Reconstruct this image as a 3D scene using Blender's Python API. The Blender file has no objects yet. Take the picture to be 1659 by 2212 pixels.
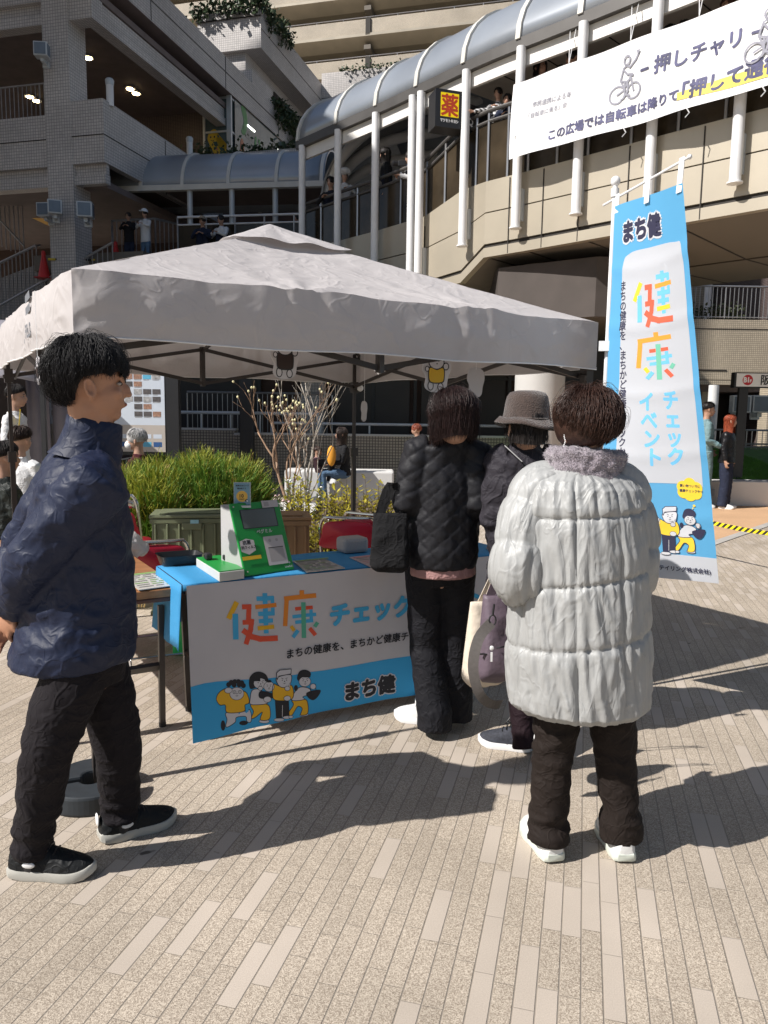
import bpy, bmesh, math, random
import numpy as np
from mathutils import Vector, Matrix, noise
R = math.radians
rnd = random.Random(7)
S = bpy.context.scene
COL = S.collection
# ---------------------------------------------------------------- camera
EYE = 1.5
PITCH, ROLL, FR = R(7.2), R(0.8), 0.75
IW, IH = 1659.0, 2212.0
_f = Vector((0, math.cos(PITCH), -math.sin(PITCH)))
_r0 = Vector((1, 0, 0)); _u0 = Vector((0, math.sin(PITCH), math.cos(PITCH)))
_r = _r0 * math.cos(ROLL) + _u0 * math.sin(ROLL)
_u = -_r0 * math.sin(ROLL) + _u0 * math.cos(ROLL)
cam = bpy.data.cameras.new('camera'); camo = bpy.data.objects.new('camera', cam); COL.objects.link(camo)
cam.sensor_fit = 'VERTICAL'; cam.sensor_height = 24; cam.lens = 24 * FR
cam.clip_start = 0.05; cam.clip_end = 500
m = Matrix((_r, _u, -_f)).transposed().to_4x4(); m.translation = (0, 0, EYE)
camo.matrix_world = m
S.camera = camo
def ray(x, y): return _f + _r * ((x - IW / 2) / (IH * FR)) - _u * ((y - IH / 2) / (IH * FR))
def gz(x, y, z=0.0):
    d = ray(x, y); return Vector((0, 0, EYE)) + d * ((z - EYE) / d.z)
def gy(x, y, Y):
    d = ray(x, y); return Vector((0, 0, EYE)) + d * (Y / d.y)
# ---------------------------------------------------------------- light
SUN = Vector((-0.90, -0.43, 0.95)).normalized()
w = bpy.data.worlds.new("World"); S.world = w; w.use_nodes = True
nt = w.node_tree; bg = nt.nodes['Background']
sky = nt.nodes.new('ShaderNodeTexSky'); sky.sky_type = 'NISHITA'; sky.sun_disc = False
sky.sun_elevation = math.asin(SUN.z); sky.sun_rotation = math.atan2(SUN.x, SUN.y)
nt.links.new(sky.outputs[0], bg.inputs[0]); bg.inputs[1].default_value = 0.062
sl = bpy.data.lights.new('sun', 'SUN'); sl.energy = 5.0; sl.angle = R(0.5); sl.color = (1.0, 0.955, 0.905)
so = bpy.data.objects.new('sun', sl); COL.objects.link(so); so.rotation_euler = SUN.to_track_quat('Z', 'Y').to_euler()
so.location = (-20, -10, 30)
S.view_settings.view_transform = 'Standard'; S.view_settings.look = 'None'
S.view_settings.exposure = 0.36; S.view_settings.gamma = 1.0
S.render.engine = 'CYCLES'; S.cycles.max_bounces = 6; S.cycles.diffuse_bounces = 3
# ---------------------------------------------------------------- frame of the buildings (pavers run along BV)
TH = R(14.5)
BU = Vector((math.cos(TH), -math.sin(TH), 0)); BV = Vector((math.sin(TH), math.cos(TH), 0)); UP = Vector((0, 0, 1))
def bp(U, Vv, z=0.0): return BU * U + BV * Vv + UP * z
# ---------------------------------------------------------------- materials
_m = {}
def srgb(h):
    h = h.lstrip('#'); c = [int(h[i:i+2], 16) / 255 for i in (0, 2, 4)]
    return tuple(((x + .055) / 1.055) ** 2.4 if x > .04045 else x / 12.92 for x in c)
def N(nt, t, **k):
    n = nt.nodes.new('ShaderNode' + t)
    for a, b in k.items(): setattr(n, a, b)
    return n
def ramp(nt, src, c0, c1, p0=0.3, p1=0.7):
    r = N(nt, 'ValToRGB'); e = r.color_ramp.elements
    e[0].position = p0; e[1].position = p1
    e[0].color = tuple(c0) + (1,); e[1].color = tuple(c1) + (1,)
    nt.links.new(src, r.inputs[0]); return r.outputs[0]
def mix(nt, fac, a, b, mode='MIX'):
    x = N(nt, 'Mix', data_type='RGBA', blend_type=mode)
    for i, v in ((0, fac), (6, a), (7, b)):
        if hasattr(v, 'links') or isinstance(v, bpy.types.NodeSocket): nt.links.new(v, x.inputs[i])
        else: x.inputs[i].default_value = v if i == 0 else (tuple(v) + (1,) if len(v) == 3 else v)
    return x.outputs[2]
def mat(name, col=(.5, .5, .5), rough=.6, metal=0.0, var=0.12, scale=3.0, bump=0.0, bscale=40.0, detail=4, emit=None, alpha=None, trans=0.0, sheen=0.0, spec=0.5, kind=None, aniso=None, coord='Object', transl=0.0, crease=0.0, cscale=4.0):
    if name in _m: return _m[name]
    m = bpy.data.materials.new(name); m.use_nodes = True; nt = m.node_tree
    b = nt.nodes['Principled BSDF']; L = nt.links.new
    tc = N(nt, 'TexCoord'); mp = N(nt, 'Mapping'); L(tc.outputs[coord], mp.inputs[0])
    if aniso: mp.inputs['Scale'].default_value = aniso
    if var > 0:
        n = N(nt, 'TexNoise'); n.inputs['Scale'].default_value = scale; n.inputs['Detail'].default_value = detail
        L(mp.outputs[0], n.inputs['Vector'])
        lo = [max(0, c * (1 - var)) for c in col]; hi = [min(1, c * (1 + var)) for c in col]
        L(ramp(nt, n.outputs[0], lo, hi), b.inputs['Base Color'])
    else: b.inputs['Base Color'].default_value = tuple(col) + (1,)
    b.inputs['Roughness'].default_value = rough; b.inputs['Metallic'].default_value = metal
    b.inputs['Specular IOR Level'].default_value = spec
    if sheen: b.inputs['Sheen Weight'].default_value = sheen
    if trans: b.inputs['Transmission Weight'].default_value = trans
    if alpha is not None: b.inputs['Alpha'].default_value = alpha
    if emit: b.inputs['Emission Color'].default_value = tuple(emit[:3]) + (1,); b.inputs['Emission Strength'].default_value = emit[3]
    if bump > 0:
        n2 = N(nt, 'TexNoise'); n2.inputs['Scale'].default_value = bscale; n2.inputs['Detail'].default_value = 5
        L(mp.outputs[0], n2.inputs['Vector'])
        bu = N(nt, 'Bump'); bu.inputs['Strength'].default_value = bump; bu.inputs['Distance'].default_value = 0.02
        L(n2.outputs[0], bu.inputs['Height']); L(bu.outputs[0], b.inputs['Normal'])
    if crease > 0:   # thin sharp fold lines, two sizes
        h_ = None
        for k, (sc_, di) in enumerate(((cscale, 1.2), (cscale * 2.7, .8))):
            n3 = N(nt, 'TexNoise'); n3.inputs['Scale'].default_value = sc_; n3.inputs['Detail'].default_value = 1.5; n3.inputs['Distortion'].default_value = di; L(mp.outputs[0], n3.inputs['Vector'])
            a1 = N(nt, 'Math', operation='SUBTRACT'); L(n3.outputs[0], a1.inputs[0]); a1.inputs[1].default_value = .5
            a2 = N(nt, 'Math', operation='ABSOLUTE'); L(a1.outputs[0], a2.inputs[0])
            a3 = N(nt, 'MapRange', interpolation_type='SMOOTHSTEP'); L(a2.outputs[0], a3.inputs[0]); a3.inputs[1].default_value = 0; a3.inputs[2].default_value = .07; a3.inputs[3].default_value = 1.0 / (k + 1); a3.inputs[4].default_value = 0
            if h_ is None: h_ = a3.outputs[0]
            else:
                a4 = N(nt, 'Math', operation='ADD'); L(h_, a4.inputs[0]); L(a3.outputs[0], a4.inputs[1]); h_ = a4.outputs[0]
        b3 = N(nt, 'Bump'); b3.inputs['Strength'].default_value = crease; b3.inputs['Distance'].default_value = .01; L(h_, b3.inputs['Height'])
        if b.inputs['Normal'].links: L(b.inputs['Normal'].links[0].from_socket, b3.inputs['Normal'])
        L(b3.outputs[0], b.inputs['Normal'])
    if transl > 0:
        t = N(nt, 'BsdfTranslucent'); t.inputs[0].default_value = tuple(col) + (1,)
        ms = N(nt, 'MixShader'); ms.inputs[0].default_value = transl
        L(b.outputs[0], ms.inputs[1]); L(t.outputs[0], ms.inputs[2])
        L(ms.outputs[0], nt.nodes['Material Output'].inputs[0])
    _m[name] = m; return m
def tile_mat(name, col, mortar, tw=.06, th=.06, ms=.006, rough=.45, joint=0.0, var=.08):
    """small square wall tiles, UV in metres"""
    if name in _m: return _m[name]
    m = bpy.data.materials.new(name); m.use_nodes = True; nt = m.node_tree; b = nt.nodes['Principled BSDF']; L = nt.links.new
    uv = N(nt, 'TexCoord')
    br = N(nt, 'TexBrick'); br.offset = 0.0; br.squash = 1.0
    br.inputs['Scale'].default_value = 1; br.inputs['Brick Width'].default_value = tw; br.inputs['Row Height'].default_value = th
    br.inputs['Mortar Size'].default_value = ms; br.inputs['Mortar Smooth'].default_value = .1; br.inputs['Bias'].default_value = 0
    L(uv.outputs['UV'], br.inputs['Vector'])
    br.inputs['Color1'].default_value = tuple(c * (1 - var) for c in col) + (1,)
    br.inputs['Color2'].default_value = tuple(c * (1 + var) for c in col) + (1,)
    br.inputs['Mortar'].default_value = tuple(mortar) + (1,)
    n = N(nt, 'TexNoise'); n.inputs['Scale'].default_value = .5; n.inputs['Detail'].default_value = 6
    L(uv.outputs['UV'], n.inputs['Vector'])
    st = ramp(nt, n.outputs[0], (.8, .8, .8), (1.08, 1.08, 1.08))
    L(mix(nt, 1.0, br.outputs[0], st, 'MULTIPLY'), b.inputs['Base Color'])
    b.inputs['Roughness'].default_value = rough
    bu = N(nt, 'Bump'); bu.invert = True; bu.inputs['Strength'].default_value = .35; bu.inputs['Distance'].default_value = .01
    L(br.outputs['Fac'], bu.inputs['Height']); L(bu.outputs[0], b.inputs['Normal'])
    _m[name] = m; return m
# ---------------------------------------------------------------- mesh builder
_wl = {}
def _uvs(me):
    uvl = me.uv_layers.new(name='UVMap'); n = len(me.loops)
    if n == 0: return
    co = np.empty(len(me.vertices) * 3, 'f'); me.vertices.foreach_get('co', co); co = co.reshape(-1, 3)
    vi = np.empty(n, 'i'); me.loops.foreach_get('vertex_index', vi)
    nr = np.empty(len(me.polygons) * 3, 'f'); me.polygons.foreach_get('normal', nr); nr = nr.reshape(-1, 3)
    lt = np.empty(len(me.polygons), 'i'); me.polygons.foreach_get('loop_total', lt)
    ln = np.repeat(nr, lt, axis=0); p = co[vi]
    flat = np.abs(ln[:, 2]) > .75
    h = np.stack([-ln[:, 1], ln[:, 0]], 1); h /= np.maximum(np.linalg.norm(h, axis=1, keepdims=True), 1e-6)
    u = np.where(flat, p[:, 0] * BU.x + p[:, 1] * BU.y, p[:, 0] * h[:, 0] + p[:, 1] * h[:, 1])
    v = np.where(flat, p[:, 0] * BV.x + p[:, 1] * BV.y, p[:, 2])
    uvl.data.foreach_set('uv', np.stack([u, v], 1).astype('f').ravel())
class MB:
    def __init__(s): s.v = []; s.f = []; s.mi = []; s.cur = 0; s.pc = []
    def each(s, name, mats, parent=None, **k):
        out = []
        for i, (v0, f0) in enumerate(s.pc):
            v1, f1 = s.pc[i + 1] if i + 1 < len(s.pc) else (len(s.v), len(s.f))
            b = MB(); b.v = s.v[v0:v1]; b.f = [tuple(q - v0 for q in f) for f in s.f[f0:f1]]; b.mi = s.mi[f0:f1]; out.append(b.build(name, mats, parent, **k))
        return out
    def add(s, vs, fs):
        o = len(s.v); s.pc.append((o, len(s.f))); s.v.extend([tuple(p) for p in vs]); s.f.extend([tuple(i + o for i in f) for f in fs]); s.mi.extend([s.cur] * len(fs)); return s
    def obox(s, o, a, b, c):
        o, a, b, c = map(Vector, (o, a, b, c))
        vs = [o, o + a, o + a + b, o + b, o + c, o + a + c, o + a + b + c, o + b + c]
        fs = [(0, 3, 2, 1), (4, 5, 6, 7), (0, 1, 5, 4), (1, 2, 6, 5), (2, 3, 7, 6), (3, 0, 4, 7)]
        if a.cross(b).dot(c) < 0: fs = [f[::-1] for f in fs]
        return s.add(vs, fs)
    def bx(s, U0, V0, z0, U1, V1, z1):   # box in the building frame
        return s.obox(bp(U0, V0, z0), BU * (U1 - U0), BV * (V1 - V0), UP * (z1 - z0))
    def box(s, x0, y0, z0, x1, y1, z1): return s.obox((x0, y0, z0), (x1 - x0, 0, 0), (0, y1 - y0, 0), (0, 0, z1 - z0))
    def tube(s, pts, r, n=8, caps=True, close=False):
        pts = [Vector(p) for p in pts]; k = len(pts)
        rs = [r] * k if isinstance(r, (int, float)) else list(r)
        t0 = (pts[1] - pts[0]).normalized()
        a = t0.orthogonal().normalized()
        if abs(t0.z) < .9: a = t0.cross(UP).normalized()
        vs = []
        for i, p in enumerate(pts):
            if close: t = (pts[(i + 1) % k] - pts[i - 1]).normalized()
            else: t = (pts[min(i + 1, k - 1)] - pts[max(i - 1, 0)]).normalized()
            a = (a - t * a.dot(t)).normalized(); b = t.cross(a)
            for j in range(n):
                q = 2 * math.pi * j / n; vs.append(p + (a * math.cos(q) + b * math.sin(q)) * rs[i])
        fs = []
        for i in range(k if close else k - 1):
            i2 = (i + 1) % k
            for j in range(n): fs.append((i * n + j, i * n + (j + 1) % n, i2 * n + (j + 1) % n, i2 * n + j))
        if caps and not close: fs.append(tuple(range(n))[::-1]); fs.append(tuple((k - 1) * n + j for j in range(n)))
        return s.add(vs, fs)
    def bar(s, a, b, w, h, up=UP):   # rectangular bar
        a, b = Vector(a), Vector(b); t = (b - a).normalized(); sd = t.cross(Vector(up))
        if sd.length < 1e-3: sd = t.orthogonal()
        sd.normalize(); u2 = sd.cross(t)
        return s.obox(a - sd * w / 2 - u2 * h / 2, b - a, sd * w, u2 * h)
    def rings(s, rs, caps=True):
        n = len(rs[0]); vs = [p for r in rs for p in r]; fs = []
        for i in range(len(rs) - 1):
            for j in range(n): fs.append((i * n + j, i * n + (j + 1) % n, (i + 1) * n + (j + 1) % n, (i + 1) * n + j))
        if caps: fs.append(tuple(range(n))[::-1]); fs.append(tuple((len(rs) - 1) * n + j for j in range(n)))
        return s.add(vs, fs)
    def grid(s, P, flip=False, loop=False):   # P[i][j]
        n = len(P); mm = len(P[0]); vs = [p for r in P for p in r]; fs = []
        for i in range(n - 1):
            for j in range(mm if loop else mm - 1):
                j2 = (j + 1) % mm; q = (i * mm + j, i * mm + j2, (i + 1) * mm + j2, (i + 1) * mm + j)
                fs.append(q[::-1] if flip else q)
        return s.add(vs, fs)
    def lathe(s, o, prof, n=24, ax=UP):
        o = Vector(o); a = Vector(ax).orthogonal().normalized(); b = Vector(ax).cross(a).normalized(); ax = Vector(ax).normalized()
        return s.rings([[o + ax * z + (a * math.cos(2 * math.pi * j / n) + b * math.sin(2 * math.pi * j / n)) * r for j in range(n)] for r, z in prof])
    def ell(s, c, r, fr=None, n=16, mrg=10):
        c = Vector(c); fr = fr or (Vector((1, 0, 0)), Vector((0, 1, 0)), UP); P = []
        for i in range(mrg + 1):
            t = math.pi * i / mrg; z = -math.cos(t); q = max(math.sin(t), 1e-4)
            P.append([c + fr[0] * (r[0] * q * math.cos(2 * math.pi * j / n)) + fr[1] * (r[1] * q * math.sin(2 * math.pi * j / n)) + fr[2] * (r[2] * z) for j in range(n)])
        return s.rings(P)
    def prism(s, poly, z0, z1):
        n = len(poly); a = [Vector((p[0], p[1], z0)) for p in poly]; b = [Vector((p[0], p[1], z1)) for p in poly]
        ar = sum(a[i].x * a[(i + 1) % n].y - a[(i + 1) % n].x * a[i].y for i in range(n))
        if ar < 0: a.reverse(); b.reverse()
        return s.rings([a, b])
    def mesh(s, name, off=Vector((0, 0, 0)), smooth=False, auto=None):
        me = bpy.data.meshes.new(name)
        me.from_pydata([(p[0] - off.x, p[1] - off.y, p[2] - off.z) for p in s.v], [], s.f)
        if len(set(s.mi)) > 1: me.polygons.foreach_set('material_index', s.mi)
        me.update(); _uvs(me)
        if smooth:
            me.polygons.foreach_set('use_smooth', [True] * len(me.polygons))
            if smooth != 'all':
                try: me.set_sharp_from_angle(angle=R(38))
                except Exception: pass
        return me
    def build(s, name, mats, parent=None, smooth=False, bevel=0.0, solid=0.0, subsurf=0):
        off = _wl.get(parent, Vector((0, 0, 0))) if parent else Vector((0, 0, 0))
        o = bpy.data.objects.new(name, s.mesh(name, off, smooth))
        for mm in (mats if isinstance(mats, (list, tuple)) else [mats]): o.data.materials.append(mm)
        COL.objects.link(o)
        if parent: o.parent = parent
        _wl[o] = off
        if bevel:
            b = o.modifiers.new('bevel', 'BEVEL'); b.width = bevel; b.segments = 2; b.limit_method = 'ANGLE'; b.angle_limit = R(40)
        if subsurf:
            b = o.modifiers.new('sub', 'SUBSURF'); b.levels = b.render_levels = subsurf
        if solid:
            b = o.modifiers.new('solid', 'SOLIDIFY'); b.thickness = solid; b.offset = 0
        return o
def tag(o, label=None, cat=None, group=None, kind=None):
    if label: o['label'] = label
    if cat: o['category'] = cat
    if group: o['group'] = group
    if kind: o['kind'] = kind
    return o
def thing(name, label, cat, loc=(0, 0, 0), group=None):
    o = bpy.data.objects.new(name, None); COL.objects.link(o); o.location = loc; o.empty_display_size = .1
    _wl[o] = Vector(loc); return tag(o, label, cat, group)
def local(name, label, cat, group=None):      # built round its own origin, moved afterwards
    o = thing(name, label, cat, (0, 0, 0), group); return o
def put(o, loc, rz=0.0): o.location = loc; o.rotation_euler = (0, 0, rz); return o
def copy_tree(o, parent=None, label=None):
    c = o.copy(); COL.objects.link(c); c.parent = parent
    if label: c['label'] = label
    for ch in list(o.children): copy_tree(ch, c)
    return c
def struct(o): o['kind'] = 'structure'; return o
# ---------------------------------------------------------------- remeshed soft forms
def fbm(p, o=3):
    s = 0; a = 1
    for _ in range(o): s += a * noise.noise(p); p = p * 2.03; a *= .5
    return s
def soft(mb, name, mats, parent=None, vox=.012, smooth_it=2, fn=None, off=None, extra=None, link=True, top=None):
    """voxel-union of the shells in mb, smoothed, then displaced along the normal by fn(co, n)"""
    me0 = mb.mesh('tmp'); o = bpy.data.objects.new('tmp', me0); COL.objects.link(o)
    md = o.modifiers.new('r', 'REMESH'); md.mode = 'VOXEL'; md.voxel_size = vox
    if smooth_it:
        ms = o.modifiers.new('s', 'SMOOTH'); ms.factor = .6; ms.iterations = smooth_it
    dg = bpy.context.evaluated_depsgraph_get(); me = bpy.data.meshes.new_from_object(o.evaluated_get(dg))
    bpy.data.objects.remove(o); bpy.data.meshes.remove(me0)
    me.name = name
    if fn:
        n = len(me.vertices); co = [v.co.copy() for v in me.vertices]; no = [v.normal.copy() for v in me.vertices]
        out = []
        for c, nn in zip(co, no):
            d = fn(c, nn); q = c + nn * d; out += (q.x, q.y, q.z)
        me.vertices.foreach_set('co', out)
    if extra:   # further shells in their own material slots, same mesh
        bm = bmesh.new(); bm.from_mesh(me)
        for k, e in extra:
            m2 = e.mesh('e'); n0 = len(bm.faces); bm.from_mesh(m2); bm.faces.ensure_lookup_table()
            for f in bm.faces[n0:]: f.material_index = k
        bm.to_mesh(me); bm.free()
    base = _wl.get(parent, Vector((0, 0, 0))) if parent else (Vector(top) if top is not None else Vector((0, 0, 0)))
    me.transform(Matrix.Translation(-base)); me.update()
    me.polygons.foreach_set('use_smooth', [True] * len(me.polygons))
    ob = bpy.data.objects.new(name, me); COL.objects.link(ob)
    for mm in (mats if isinstance(mats, (list, tuple)) else [mats]): me.materials.append(mm)
    _wl[ob] = base
    if parent: ob.parent = parent
    elif top is not None: ob.location = base
    return ob
# ---------------------------------------------------------------- printed cloth / signs: flat artwork mapped on a surface
def text_poly(txt, size=1.0, bold=0.0, align='LEFT', spacing=1.0):
    cu = bpy.data.curves.new('t', 'FONT'); cu.body = txt; cu.size = size; cu.offset = bold; cu.align_x = align; cu.resolution_u = 3
    cu.space_character = spacing
    o = bpy.data.objects.new('t', cu); COL.objects.link(o)
    dg = bpy.context.evaluated_depsgraph_get(); me = bpy.data.meshes.new_from_object(o.evaluated_get(dg))
    vs = [(v.co.x, v.co.y) for v in me.vertices]; fs = [tuple(p.vertices) for p in me.polygons]
    bpy.data.objects.remove(o); bpy.data.curves.remove(cu); bpy.data.meshes.remove(me)
    return vs, fs
def smooth_poly(pts, n=6):
    k = len(pts); out = []
    for i in range(k):
        p0, p1, p2, p3 = pts[i - 1], pts[i], pts[(i + 1) % k], pts[(i + 2) % k]
        for j in range(n):
            t = j / n; out.append(tuple(.5 * ((2 * p1[a]) + (-p0[a] + p2[a]) * t + (2 * p0[a] - 5 * p1[a] + 4 * p2[a] - p3[a]) * t * t + (-p0[a] + 3 * p1[a] - 3 * p2[a] + p3[a]) * t ** 3) for a in (0, 1)))
    return out
class Art:
    """layers of flat polygons; x right, y up, metres"""
    def __init__(s): s.l = []; s.T = lambda x, y: (x, y); s.lay = 1
    def raw(s, vs, fs, c, dl=1):
        s.l.append(([s.T(*v) for v in vs], fs, c, s.lay)); s.lay += dl; return s
    def poly(s, pts, c, dl=1): return s.raw(pts, [tuple(range(len(pts)))], c, dl)
    def ell(s, x, y, rx, ry, c, n=22, dl=1): return s.poly([(x + rx * math.cos(6.2832 * i / n), y + ry * math.sin(6.2832 * i / n)) for i in range(n)], c, dl)
    def rect(s, x0, y0, x1, y1, c, r=0.0, dl=1):
        if r <= 0: return s.poly([(x0, y0), (x1, y0), (x1, y1), (x0, y1)], c, dl)
        p = []
        for cx, cy, a0 in ((x1 - r, y0 + r, -90), (x1 - r, y1 - r, 0), (x0 + r, y1 - r, 90), (x0 + r, y0 + r, 180)):
            for k in range(7): a = R(a0 + 15 * k); p.append((cx + r * math.cos(a), cy + r * math.sin(a)))
        return s.poly(p, c, dl)
    def line(s, pts, w, c, dl=1, cap=True, seg=.03):
        vs = []; fs = []
        for i in range(len(pts) - 1):
            (x0, y0), (x1, y1) = pts[i], pts[i + 1]; L = math.hypot(x1 - x0, y1 - y0) or 1e-6
            dx, dy = (x1 - x0) / L, (y1 - y0) / L; nx, ny = -dy * w / 2, dx * w / 2
            e = w * .35 if (cap and len(pts) > 2) else 0
            o = len(vs); vs += [(x0 - nx - dx * e, y0 - ny - dy * e), (x1 - nx + dx * e, y1 - ny + dy * e), (x1 + nx + dx * e, y1 + ny + dy * e), (x0 + nx - dx * e, y0 + ny - dy * e)]; fs.append((o, o + 1, o + 2, o + 3))
        # every segment on its own thin layer so none coincide
        for k, f in enumerate(fs): s.l.append(([s.T(*vs[i]) for i in f], [(0, 1, 2, 3)], c, s.lay + k * seg))
        s.lay += dl + len(fs) * seg; return s
    def text(s, txt, x, y, size, c, bold=0.0, align='LEFT', rot=0.0, sx=1.0, dl=1, spacing=1.0):
        vs, fs = text_poly(txt, size, 0, align, spacing); ca, sa = math.cos(rot), math.sin(rot)
        n = 1 if bold <= 0 else (5 if bold < .004 else 8)   # heavier strokes: the same glyph laid again slightly shifted
        for k in range(n):
            ox, oy = (0, 0) if n == 1 else (bold * math.cos(6.283 * k / n), bold * math.sin(6.283 * k / n))
            s.raw([(x + ox + (vx * sx) * ca - vy * sa, y + oy + (vx * sx) * sa + vy * ca) for vx, vy in vs], fs, c, .1)
        s.lay += dl - n * .1 if dl > n * .1 else 0
        if dl == 0: s.lay -= n * .1
        return s
    def vtext(s, txt, x, y, size, step, c, bold=0.0, dl=1):
        for k, ch in enumerate(txt): s.text(ch, x, y - k * step, size, c, bold, 'CENTER', dl=0)
        s.lay += dl; return s
    def build(s, name, fn, w, h, mats, parent=None, step=.0006, cell=.06, nrm=None, back=True):
        """fn(x,y)->(Vector pos, Vector normal); base sheet w x h cut on the same grid as the print"""
        nx, ny = max(1, int(w / cell)), max(1, int(h / cell))
        keys = list(mats); bm = bmesh.new(); mxl = max([q[3] for q in s.l] + [1]); step = min(step, (.006 if w < 4 else .02) / mxl); lift = (.0007 if w < 4 else .006) if w > .3 else .0003
        def addlayer(vs, fs, c, lay):
            b = bmesh.new(); bv = [b.verts.new((x, y, 0)) for x, y in vs]
            for f in fs:
                try: b.faces.new([bv[i] for i in f])
                except Exception: pass
            if any(len(f.verts) > 4 for f in b.faces): bmesh.ops.triangulate(b, faces=[f for f in b.faces if len(f.verts) > 4])
            xs = [v.co.x for v in b.verts]; ys = [v.co.y for v in b.verts]
            if not xs: b.free(); return
            for i in range(1, nx):
                gx = w * i / nx
                if min(xs) < gx < max(xs): bmesh.ops.bisect_plane(b, geom=b.verts[:] + b.edges[:] + b.faces[:], plane_co=(gx, 0, 0), plane_no=(1, 0, 0))
            for i in range(1, ny):
                gyy = h * i / ny
                if min(ys) < gyy < max(ys): bmesh.ops.bisect_plane(b, geom=b.verts[:] + b.edges[:] + b.faces[:], plane_co=(0, gyy, 0), plane_no=(0, 1, 0))
            b.verts.index_update(); vm = {}
            for v in b.verts:
                p, n = fn(v.co.x, v.co.y); vm[v.index] = bm.verts.new(p + n * (lay * step + (lift if lay > 0 else 0)))
            for f in b.faces:
                flip = f.normal.z < 0
                q = [vm[v.index] for v in f.verts]
                try:
                    nf = bm.faces.new(q[::-1] if flip else q); nf.material_index = keys.index(c); nf.smooth = True
                except Exception: pass
            b.free()
        addlayer([(0, 0), (w, 0), (w, h), (0, h)], [(0, 1, 2, 3)], keys[0], 0)
        for vs, fs, c, lay in s.l: addlayer(vs, fs, c, lay)
        me = bpy.data.meshes.new(name); bm.normal_update(); bm.to_mesh(me); bm.free()
        off = _wl.get(parent, Vector((0, 0, 0))) if parent else Vector((0, 0, 0))
        me.transform(Matrix.Translation(-off))
        for k in keys: me.materials.append(mats[k])
        o = bpy.data.objects.new(name, me); COL.objects.link(o); _wl[o] = off
        if parent: o.parent = parent
        return o
def flat_fn(o, ax, ay):
    o, ax, ay = Vector(o), Vector(ax).normalized(), Vector(ay).normalized(); n = ax.cross(ay)
    return lambda x, y: (o + ax * x + ay * y, n)
def chain(mb, pts, rs, n=12): return mb.tube(pts, rs, n)
def bez(a, b, c, n=8):
    a, b, c = Vector(a), Vector(b), Vector(c); return [a * (1 - t) ** 2 + b * 2 * t * (1 - t) + c * t * t for t in [i / n for i in range(n + 1)]]
# ================================================================ materials of the place
M = {}
M['tileA'] = tile_mat('tile_pale', (.63, .595, .57), (.31, .295, .29), .075, .075, .007)
M['tileB'] = tile_mat('tile_brown', (.40, .345, .275), (.10, .085, .07), .06, .06, .008)
M['tileC'] = tile_mat('tile_cream', (.56, .48, .36), (.27, .23, .18), .055, .055, .007)
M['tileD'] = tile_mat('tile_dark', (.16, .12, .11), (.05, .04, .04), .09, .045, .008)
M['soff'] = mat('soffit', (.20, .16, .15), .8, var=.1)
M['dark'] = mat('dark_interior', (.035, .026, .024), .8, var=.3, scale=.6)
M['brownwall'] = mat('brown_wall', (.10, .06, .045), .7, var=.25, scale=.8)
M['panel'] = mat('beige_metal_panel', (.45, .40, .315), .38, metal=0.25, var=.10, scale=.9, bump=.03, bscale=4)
M['groove'] = mat('dark_gasket', (.03, .025, .02), .7, var=0)
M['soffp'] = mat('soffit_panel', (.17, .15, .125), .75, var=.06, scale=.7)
M['white'] = mat('white_paint', (.78, .78, .78), .4, var=.05, scale=4)
M['wbeam'] = mat('white_beam', (.74, .72, .68), .5, var=.04)
M['steel'] = mat('steel_rail', (.42, .42, .43), .35, metal=.7, var=.1)
M['roof'] = mat('polycarb_roof', (.33, .36, .40), .28, metal=.35, var=.12, scale=.9, spec=.6)
M['rooffr'] = mat('roof_edge', (.10, .095, .09), .5, metal=.4, var=.1)
M['rib'] = mat('roof_rib', (.62, .60, .55), .45, var=.06)
M['roofin'] = mat('roof_underside', (.36, .36, .36), .6, var=.08)
M['bglass'] = mat('bronze_glass', (.040, .030, .019), .16, var=.7, scale=1.3, spec=.3)
M['glass'] = mat('window_glass', (.10, .14, .15), .08, var=.4, scale=.7, spec=.8)
M['conc'] = mat('concrete', (.52, .51, .49), .8, var=.08, scale=2, bump=.1, bscale=60)
M['wconc'] = mat('white_concrete', (.66, .65, .63), .7, var=.06, scale=2)
M['lamp'] = mat('lit_lamp', (1, .85, .6), .5, var=0, emit=(1, .72, .38, 18))
M['tube'] = mat('lit_tube', (1, 1, 1), .5, var=0, emit=(.95, .95, .85, 6))
M['black'] = mat('black_metal', (.02, .02, .022), .4, var=.1)
M['floorm'] = mat('deck_floor', (.3, .28, .25), .8, var=.1)
M['lampbox'] = mat('lamp_housing', (.55, .58, .60), .4, metal=.2, var=.05)
M['lampglass'] = mat('lamp_glass', (.16, .20, .25), .15, var=.1)
M['amber'] = mat('amber_lit_soffit', (.40, .24, .10), .7, var=.1, emit=(.9, .5, .15, .10))

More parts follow.
